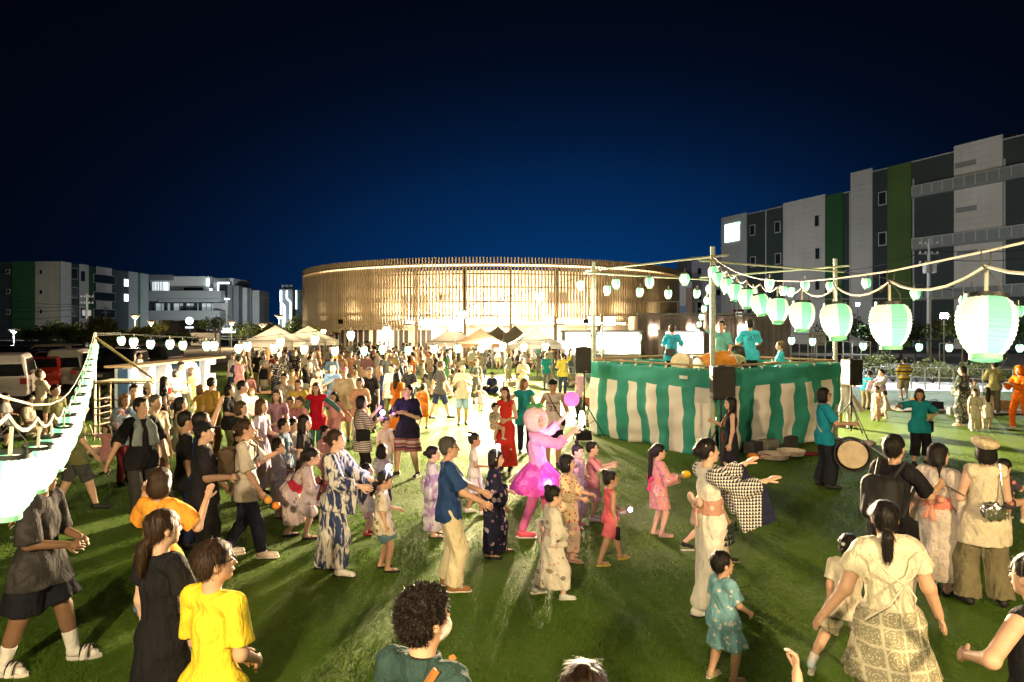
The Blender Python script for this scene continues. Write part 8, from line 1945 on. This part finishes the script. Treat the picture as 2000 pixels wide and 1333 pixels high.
def lab_for(kind, hc, tc, bc, pat, x, y):
    two = kind not in ('womlong', 'womhat', 'girl', 'yukata', 'kidyuk')
    near = [n for n, q in sorted(LMK, key=lambda l: (l[1][0]-x)**2 + (l[1][1]-y)**2)]
    garment = {'womlong': 'long dress', 'womhat': 'dress', 'girl': 'dress', 'yukata': 'yukata', 'kidyuk': 'yukata'}.get(kind, 'top')
    pa = {None: '', 'flor': 'floral ', 'hstripe': 'striped ', 'dots': 'dotted ', 'blotch': 'mottled '}[pat]
    hair = '' if kind in ('mancap', 'womhat') else hc + ' haired '
    n = NOUN[kind]
    base = hair + (n if not n.startswith('long haired') else n) + ' in ' + tc + ' ' + pa + garment + ((' and ' + bc + (' shorts' if kind in ('manphone', 'manwalk', 'mancap', 'boy', 'sitkid') else ' skirt' if kind == 'womskirt' else ' trousers')) if two else '')
    for a in near[:1] + [None] + near[1:5]:
        s = base + (' by ' + a if a else ' between ' + near[0] + ' and ' + near[1])
        if s not in USED and len(s.split()) <= 16: USED.add(s); return s
    return None
PLACED = []
for o in C.objects:
    if o.parent is None and o.get('category') == 'person' and o.location.y > -100: PLACED.append((o.location.x, o.location.y))
def plain(c, pat=None): return cloth(COL[c], pat, (.62, .58, .5) if sum(COL[c]) < .9 else (.25, .12, .12)) if pat else cloth(COL[c])
def add_crowd(kind, lv, x, y, face, tc, bc, hc='black', pat=None, tone='fair', s=1.0, label=None, H=None):
    root, ch, H0 = PROTO[lv + kind]
    if label is None:
        label = lab_for(kind, hc, tc, bc, pat, x, y)
        if label is None: return False
    else: USED.add(label)
    if H: s = H/H0
    c = root.copy(); C.objects.link(c); c.location = (x, y, 0); c.rotation_euler = (0, 0, R(-face)); c.scale = (s, s, s)
    c['label'] = label; c['category'] = 'person'; c['group'] = 'people in the crowd'
    c.material_slots[0].link = 'OBJECT'; c.material_slots[0].material = skin(tone)
    for o, sub_ in ch:
        d = o.copy(); C.objects.link(d); d.parent = c
        for g in sub_:
            e = g.copy(); C.objects.link(e); e.parent = d
            if 'bow' in g.name: e.material_slots[0].link = 'OBJECT'; e.material_slots[0].material = plain(bc)
        nm = o.name.split('.')[0]
        m = {'hair': lambda: hairm(HAIRC[hc]), 'shirt': lambda: plain(tc, pat), 'dress': lambda: plain(tc, pat), 'yukata': lambda: plain(tc, pat), 'sleeve': lambda: plain(tc, pat), 'trousers': lambda: plain(bc), 'skirt': lambda: plain(bc), 'obi': lambda: plain(bc), 'hat': lambda: plain(bc)}.get(nm)
        if m: d.material_slots[0].link = 'OBJECT'; d.material_slots[0].material = m()
    PLACED.append((x, y)); return True
def C_(px, top, kind, face, tc, bc, label, hc='black', pat=None, H=None, tone='fair', lv='m'):
    H = H or PROTO[lv + kind][2]
    hz = H if not kind.startswith('sit') else H*.53
    x, y, _ = at(px, top, None, hz); add_crowd(kind, lv, x, y, face, tc, bc, hc, pat, tone, 1.0, label, H)
C_(289, 750, 'womhat', 120, 'beige', 'cream', 'woman in cream sun hat in the group by the steel cage')
C_(321, 736, 'womlong', 60, 'black', 'black', 'long haired woman in black dress with pale flowers by the letter board', 'black', 'flor')
C_(343, 722, 'wombob', 90, 'white', 'black', 'woman in white blouse bending to a child before the letter board')
C_(337, 742, 'boy', 100, 'red', 'black', 'child in red shirt at the letter board', H=1.2)
C_(353, 707, 'mancap', 80, 'beige', 'black', 'man in beige shirt and dark cap in front of the letters')
C_(374, 718, 'womlong', 80, 'olive', 'brown', 'woman in olive dress with brown hair in front of the letters', 'brown')
C_(413, 738, 'man', 30, 'ochre', 'brown', 'man in pleated ochre shirt and rust trousers with his back to the viewer')
C_(392, 752, 'girl', 30, 'ochre', 'tan', 'light haired child raising an arm beside the man in ochre shirt', 'light brown', None, 1.35)
C_(243, 770, 'wombob', 120, 'sky blue', 'maroon', 'woman in blue and white print blouse at the cage', 'light brown', 'blotch')
C_(303, 772, 'man', 110, 'beige', 'brown', 'elderly man in beige shirt clasping his hands behind the towel man', 'grey')
C_(352, 776, 'wombob', 70, 'cream', 'red', 'woman with black bob in cream shirt and red trousers', tone='mid')
C_(363, 804, 'man', 60, 'black', 'navy', 'youth with bowl cut in plain black T-shirt behind the stout man', tone='mid')
C_(392, 806, 'manarm', 70, 'navy', 'black', 'man in navy top lifting his open hand beside the stout man', tone='mid')
C_(447, 752, 'wombob', 90, 'black', 'olive', 'woman in dark top and olive trousers before the yellow lawn strip')
C_(473, 744, 'man', 80, 'white', 'beige', 'man in white T-shirt in front of the lit lawn strip')
C_(490, 760, 'sitwom', 140, 'white', 'pink', 'woman in white sitting low beside the man in white T-shirt', 'light brown')
C_(470, 784, 'wombob', 90, 'black', 'brown', 'woman with brown wavy hair in black T-shirt reaching out', 'brown')
C_(510, 780, 'womlong', 96, 'lilac', 'lilac', 'long haired woman in lilac shirt beside the wavy haired woman', 'brown')
C_(541, 761, 'womlong', 180, 'mauve', 'mauve', 'woman in mauve dress with brown hair facing the viewer', 'brown')
C_(556, 730, 'man', 180, 'grey', 'denim blue', 'man in grey open shirt facing the viewer above the mauve dress', 'black', 'blotch')
C_(583, 742, 'womskirt', 180, 'yellow', 'cream', 'woman in yellow blouse facing the viewer left of the red vest girl', 'brown')
C_(567, 776, 'kidyuk', 170, 'mauve', 'mauve', 'girl in mauve print yukata right behind the round disc light', 'brown', 'flor', 1.3)
C_(584, 776, 'kidyuk', 190, 'pink', 'mauve', 'girl in pink print yukata next to the mauve yukata', 'brown', 'flor', 1.3)
C_(554, 818, 'boy', 95, 'denim blue', 'navy', 'boy with bowl cut in blue floral top in the front group', 'black', 'flor', 1.3)
C_(572, 818, 'boy', 100, 'grey', 'grey', 'child half hidden beside the boy in blue floral top', 'black', None, 1.25)
C_(594, 812, 'womlong', 90, 'black', 'black', 'long haired woman in black behind the ikat kimono', 'black', None, 1.5)
C_(634, 832, 'boy', 100, 'pink', 'pink', 'child in pale pink behind the ikat kimono', 'black', None, 1.15)
C_(652, 766, 'girl', 190, 'pink', 'yellow', 'pigtailed girl in pink dress raising a hand beside the red vest girl', 'black', None, 1.3)
C_(672, 718, 'mancap', 178, 'cream', 'pink', 'big man in pale T-shirt and pink cap facing the viewer', H=1.78)
C_(703, 739, 'wombob', 176, 'peach', 'white', 'woman in peach sweater facing the viewer with bobbed hair', 'brown')
C_(722, 718, 'man', 170, 'black', 'black', 'man in black T-shirt right behind the peach sweater', 'black')
C_(741, 716, 'womlong', 20, 'navy', 'navy', 'light haired woman in long navy dress seen from behind', 'light brown', None, 1.62)
C_(775, 727, 'womlong', 30, 'orange', 'orange', 'woman in long orange dress with dark updo seen from behind', 'black', None, 1.6)
C_(826, 750, 'boy', 20, 'orange', 'orange', 'child in orange floral jinbei walking away beside the man taking a photo', 'black', 'flor', 1.22)
C_(859, 706, 'manwalk', 60, 'dark grey', 'navy', 'man in dark T-shirt and navy shorts walking away on the lit lawn', 'brown', None, 1.74)
C_(903, 711, 'manphone', 175, 'cream', 'sky blue', 'man in cream print T-shirt and blue floral shorts walking on the lit lawn', 'black', None, 1.72)
C_(930, 702, 'womhat', 150, 'dark grey', 'brown', 'person in dark jacket and brown hat beside the blue floral shorts', 'brown')
C_(938, 753, 'girl', 140, 'pink', 'pink', 'toddler in pink dress on the lit lawn', 'black', None, .85)
C_(876, 742, 'sitkid', 200, 'peach', 'white', 'child in peach shirt crouching between the two walking men', 'light brown', None, 1.3)
C_(962, 728, 'sitwom', 200, 'navy', 'navy', 'woman in navy sitting on the lawn above the toddler in leaf print')
C_(985, 748, 'sitkid', 180, 'navy', 'grey', 'child sitting in front of the blue picnic sheet', 'black')
C_(1021, 700, 'womskirt', 180, 'cream', 'white', 'woman in cream top and white skirt standing before the tents', 'black')
C_(1067, 690, 'man', 170, 'teal', 'grey', 'woman in teal tank top under the white peaked tent', 'brown', None, 1.6)
C_(1099, 690, 'manarm', 10, 'yellow', 'navy', 'man in yellow shirt raising an arm left of the tripod speaker', 'black', None, 1.7)
C_(1114, 720, 'sitwom', 200, 'beige', 'beige', 'person in beige sitting on the pale picnic sheet')
C_(1134, 718, 'man', 240, 'mauve', 'black', 'person in mauve top half hidden behind the black tripod speaker', 'brown', None, 1.55)
C_(765, 712, 'man', 200, 'white', 'olive', 'man in white shirt behind the woman in long orange dress')
C_(800, 714, 'wombob', 190, 'black', 'black', 'woman with bobbed hair all in black facing the viewer', 'black')
C_(650, 712, 'manphone', 160, 'denim blue', 'navy', 'man in denim shirt behind the girl in red vest', 'black')
C_(622, 722, 'womlong', 170, 'cream', 'cream', 'woman in cream dress behind the girl in red vest', 'brown')
C_(455, 690, 'man', 200, 'white', 'black', 'man in white shirt standing at the end of the letter board')
C_(473, 684, 'man', 20, 'cream', 'black', 'broad man in cream shirt seen from behind beyond the letter board', 'light brown', None, 1.72)
C_(272, 690, 'man', 90, 'white', 'white', 'man in white shirt behind the steel cage', 'black', None, 1.7)
C_(262, 752, 'man', 150, 'beige', 'black', 'person with black hair behind the steel cage end', 'black')
C_(80, 722, 'manphone', 30, 'cream', 'black', 'man in cream shirt with his back turned by the red hatchback', 'brown', None, 1.72)
C_(62, 774, 'sitman', 100, 'cream', 'beige', 'man in cream T-shirt crouching at the car park edge', 'black', None, 1.9)
C_(108, 752, 'man', 110, 'olive', 'olive', 'man in olive shirt behind the dense lantern row', 'black', None, 1.6)
C_(10, 768, 'boy', 80, 'grey', 'black', 'boy in grey shirt by the white boxy van', 'black', None, 1.25)
C_(40, 800, 'sitkid', 60, 'olive', 'brown', 'child sitting low beside the glowing blue stick', 'brown')
C_(207, 830, 'girl', 180, 'pink', 'pink', 'toddler in pale pink dress standing at the lawn edge', 'brown', None, .92)
C_(150, 780, 'manwalk', 60, 'olive', 'dark grey', 'man in dark shorts half hidden by the dense lantern row', 'black', None, 1.68)
C_(228, 806, 'sitwom', 80, 'navy', 'black', 'woman in navy sitting beside the toddler in pale pink', 'black')
C_(206, 772, 'sitkid', 20, 'black', 'black', 'person crouching behind the steel cage bars', 'black', None, 1.4)
# glowing blue stick by the crouching people
bs = tag(MB().tube((0, 0, .1), (0, 0, .62), .03, n=10).build('light_stick', glow('stick_blue', (.35, .8, 1), 3), None, True), 'glowing blue stick standing upright at the car park edge', 'light stick'); q = G(57, 838); bs.location = (q[0], q[1], 0)

rc = random.Random(11)
def scatter(n, px0, px1, py0, py1, lv, mind, kinds, tries=60, bright=.72, yp=1.0):
    made = 0
    for _ in range(n*tries):
        if made >= n: break
        px = rc.uniform(px0, px1); py = py0 + (py1 - py0)*rc.random()**yp
        x, y = G(px, py)
        if y > 51.5 or (x < -11.5 and y < 25.5): continue
        if any(abs(y-b) < mind*2.2 and (x-a)**2 + ((y-b)*.6)**2 < mind*mind for a, b in PLACED): continue
        if any(abs(x - tx) < 1.55 and abs(y - ty) < .4 for tx, ty in ((-13.1, 37), )): continue
        k = rc.choice(kinds)
        tc = rc.choice(list(COL)); tc = rc.choice(('white', 'white', 'cream', 'black', 'black', 'beige', 'peach', 'navy', 'grey', 'dark grey', 'tan')) if rc.random() < bright else tc
        bc = rc.choice(('black', 'navy', 'denim blue', 'beige', 'dark grey', 'grey', 'brown', 'olive', 'white', 'tan'))
        hc = rc.choice(('black', 'black', 'black', 'brown', 'light brown', 'grey'))
        pat = rc.choice((None, None, None, None, 'flor', 'hstripe', 'dots', 'blotch'))
        if k in ('yukata', 'kidyuk'): pat = rc.choice(('flor', 'dots', 'blotch'))
        if add_crowd(k, lv, x, y, rc.choice((0, 20, 60, 90, 120, 150, 180, 180, 200, 230, 270, 320)), tc, bc, hc, pat, rc.choice(('fair', 'fair', 'mid')), rc.uniform(.93, 1.07)): made += 1
    return made
ALLK = ['man', 'man', 'manphone', 'manwalk', 'manarm', 'mancap', 'wombob', 'wombob', 'womlong', 'womlong', 'womskirt', 'wompony', 'womhat', 'yukata', 'boy', 'girl', 'kidyuk']
SITK = ['sitman', 'sitwom', 'sitwom', 'sitkid', 'boy', 'wombob', 'man']
scatter(29, 440, 700, 728, 788, 'f', .55, SITK)
scatter(47, 470, 900, 716, 768, 'f', .55, ALLK)
scatter(22, 640, 880, 732, 776, 'f', .6, SITK + ALLK)
scatter(44, 640, 1130, 702, 722, 'f', .5, ALLK)
scatter(15, 920, 1130, 716, 760, 'f', .8, ALLK + SITK)
scatter(14, 600, 760, 704, 716, 'f', .5, ALLK)
# the rest of the throng, past the three hundred: one object
def throng(n):
    cols = ['white', 'cream', 'black', 'peach', 'navy', 'beige', 'pink', 'grey', 'tan', 'dark grey', 'white']; ms = [plain(c) for c in cols] + [hairm(DK), skin('fair'), SHB]
    V, F, I = [], [], []; nv = 0; cache = {}; made = 0
    for _ in range(n*40):
        if made >= n: break
        b = rc.random() < .5
        x, y = G(rc.uniform(440, 900), 720 + 72*rc.random()) if b else G(rc.uniform(630, 1130), rc.uniform(697, 718))
        if y > 56 or (x < -11.3) or any((x-a)**2 + ((y-c)*.6)**2 < .13 for a, c in PLACED): continue
        if 735 < 1000 + x/y*FPX < 1130 and y < 25: continue
        PLACED.append((x, y)); made += 1
        rt, ch, H0 = PROTO['f' + rc.choice(SITK if b else ALLK)]; a = rc.uniform(0, 6.28); s = rc.uniform(.9, 1.06); tc, bc = rc.randrange(11), rc.randrange(11)
        M = np.array([[math.cos(a), -math.sin(a), 0], [math.sin(a), math.cos(a), 0], [0, 0, 1]], np.float32)*s
        for o in [rt] + [c[0] for c in ch]:
            me = o.data
            if me is None: continue
            if me.name not in cache:
                v = np.zeros(len(me.vertices)*3, np.float32); me.vertices.foreach_get('co', v)
                if any(len(p.vertices) != 4 for p in me.polygons): continue
                f = np.zeros(len(me.polygons)*4, np.int32); me.polygons.foreach_get('vertices', f); cache[me.name] = (v.reshape(-1, 3), f.reshape(-1, 4))
            if me.name not in cache: continue
            v, f = cache[me.name]; nm = o.name.split('.')[0]
            k = 12 if o is rt else 11 if nm == 'hair' else tc if nm in ('shirt', 'dress', 'yukata', 'sleeve') else 13 if nm in ('shoe', 'sandal') else bc
            V.append(v @ M.T + np.array([x, y, 0], np.float32)); F.append(f + nv); I.append(np.full(len(f), k, np.int32)); nv += len(v)
    me = raw_mesh('crowd', np.concatenate(V), np.concatenate(F))
    for m_ in ms: me.materials.append(m_)
    me.polygons.foreach_set('material_index', np.concatenate(I)); tag(link('crowd', me), 'dense far throng filling the lawn between the tents', kind='stuff')
throng(95)
for k, (rt, ch, H0) in PROTO.items():
    for o, sub_ in ch:
        for g in sub_: bpy.data.objects.remove(g)
        bpy.data.objects.remove(o)
    bpy.data.objects.remove(rt)
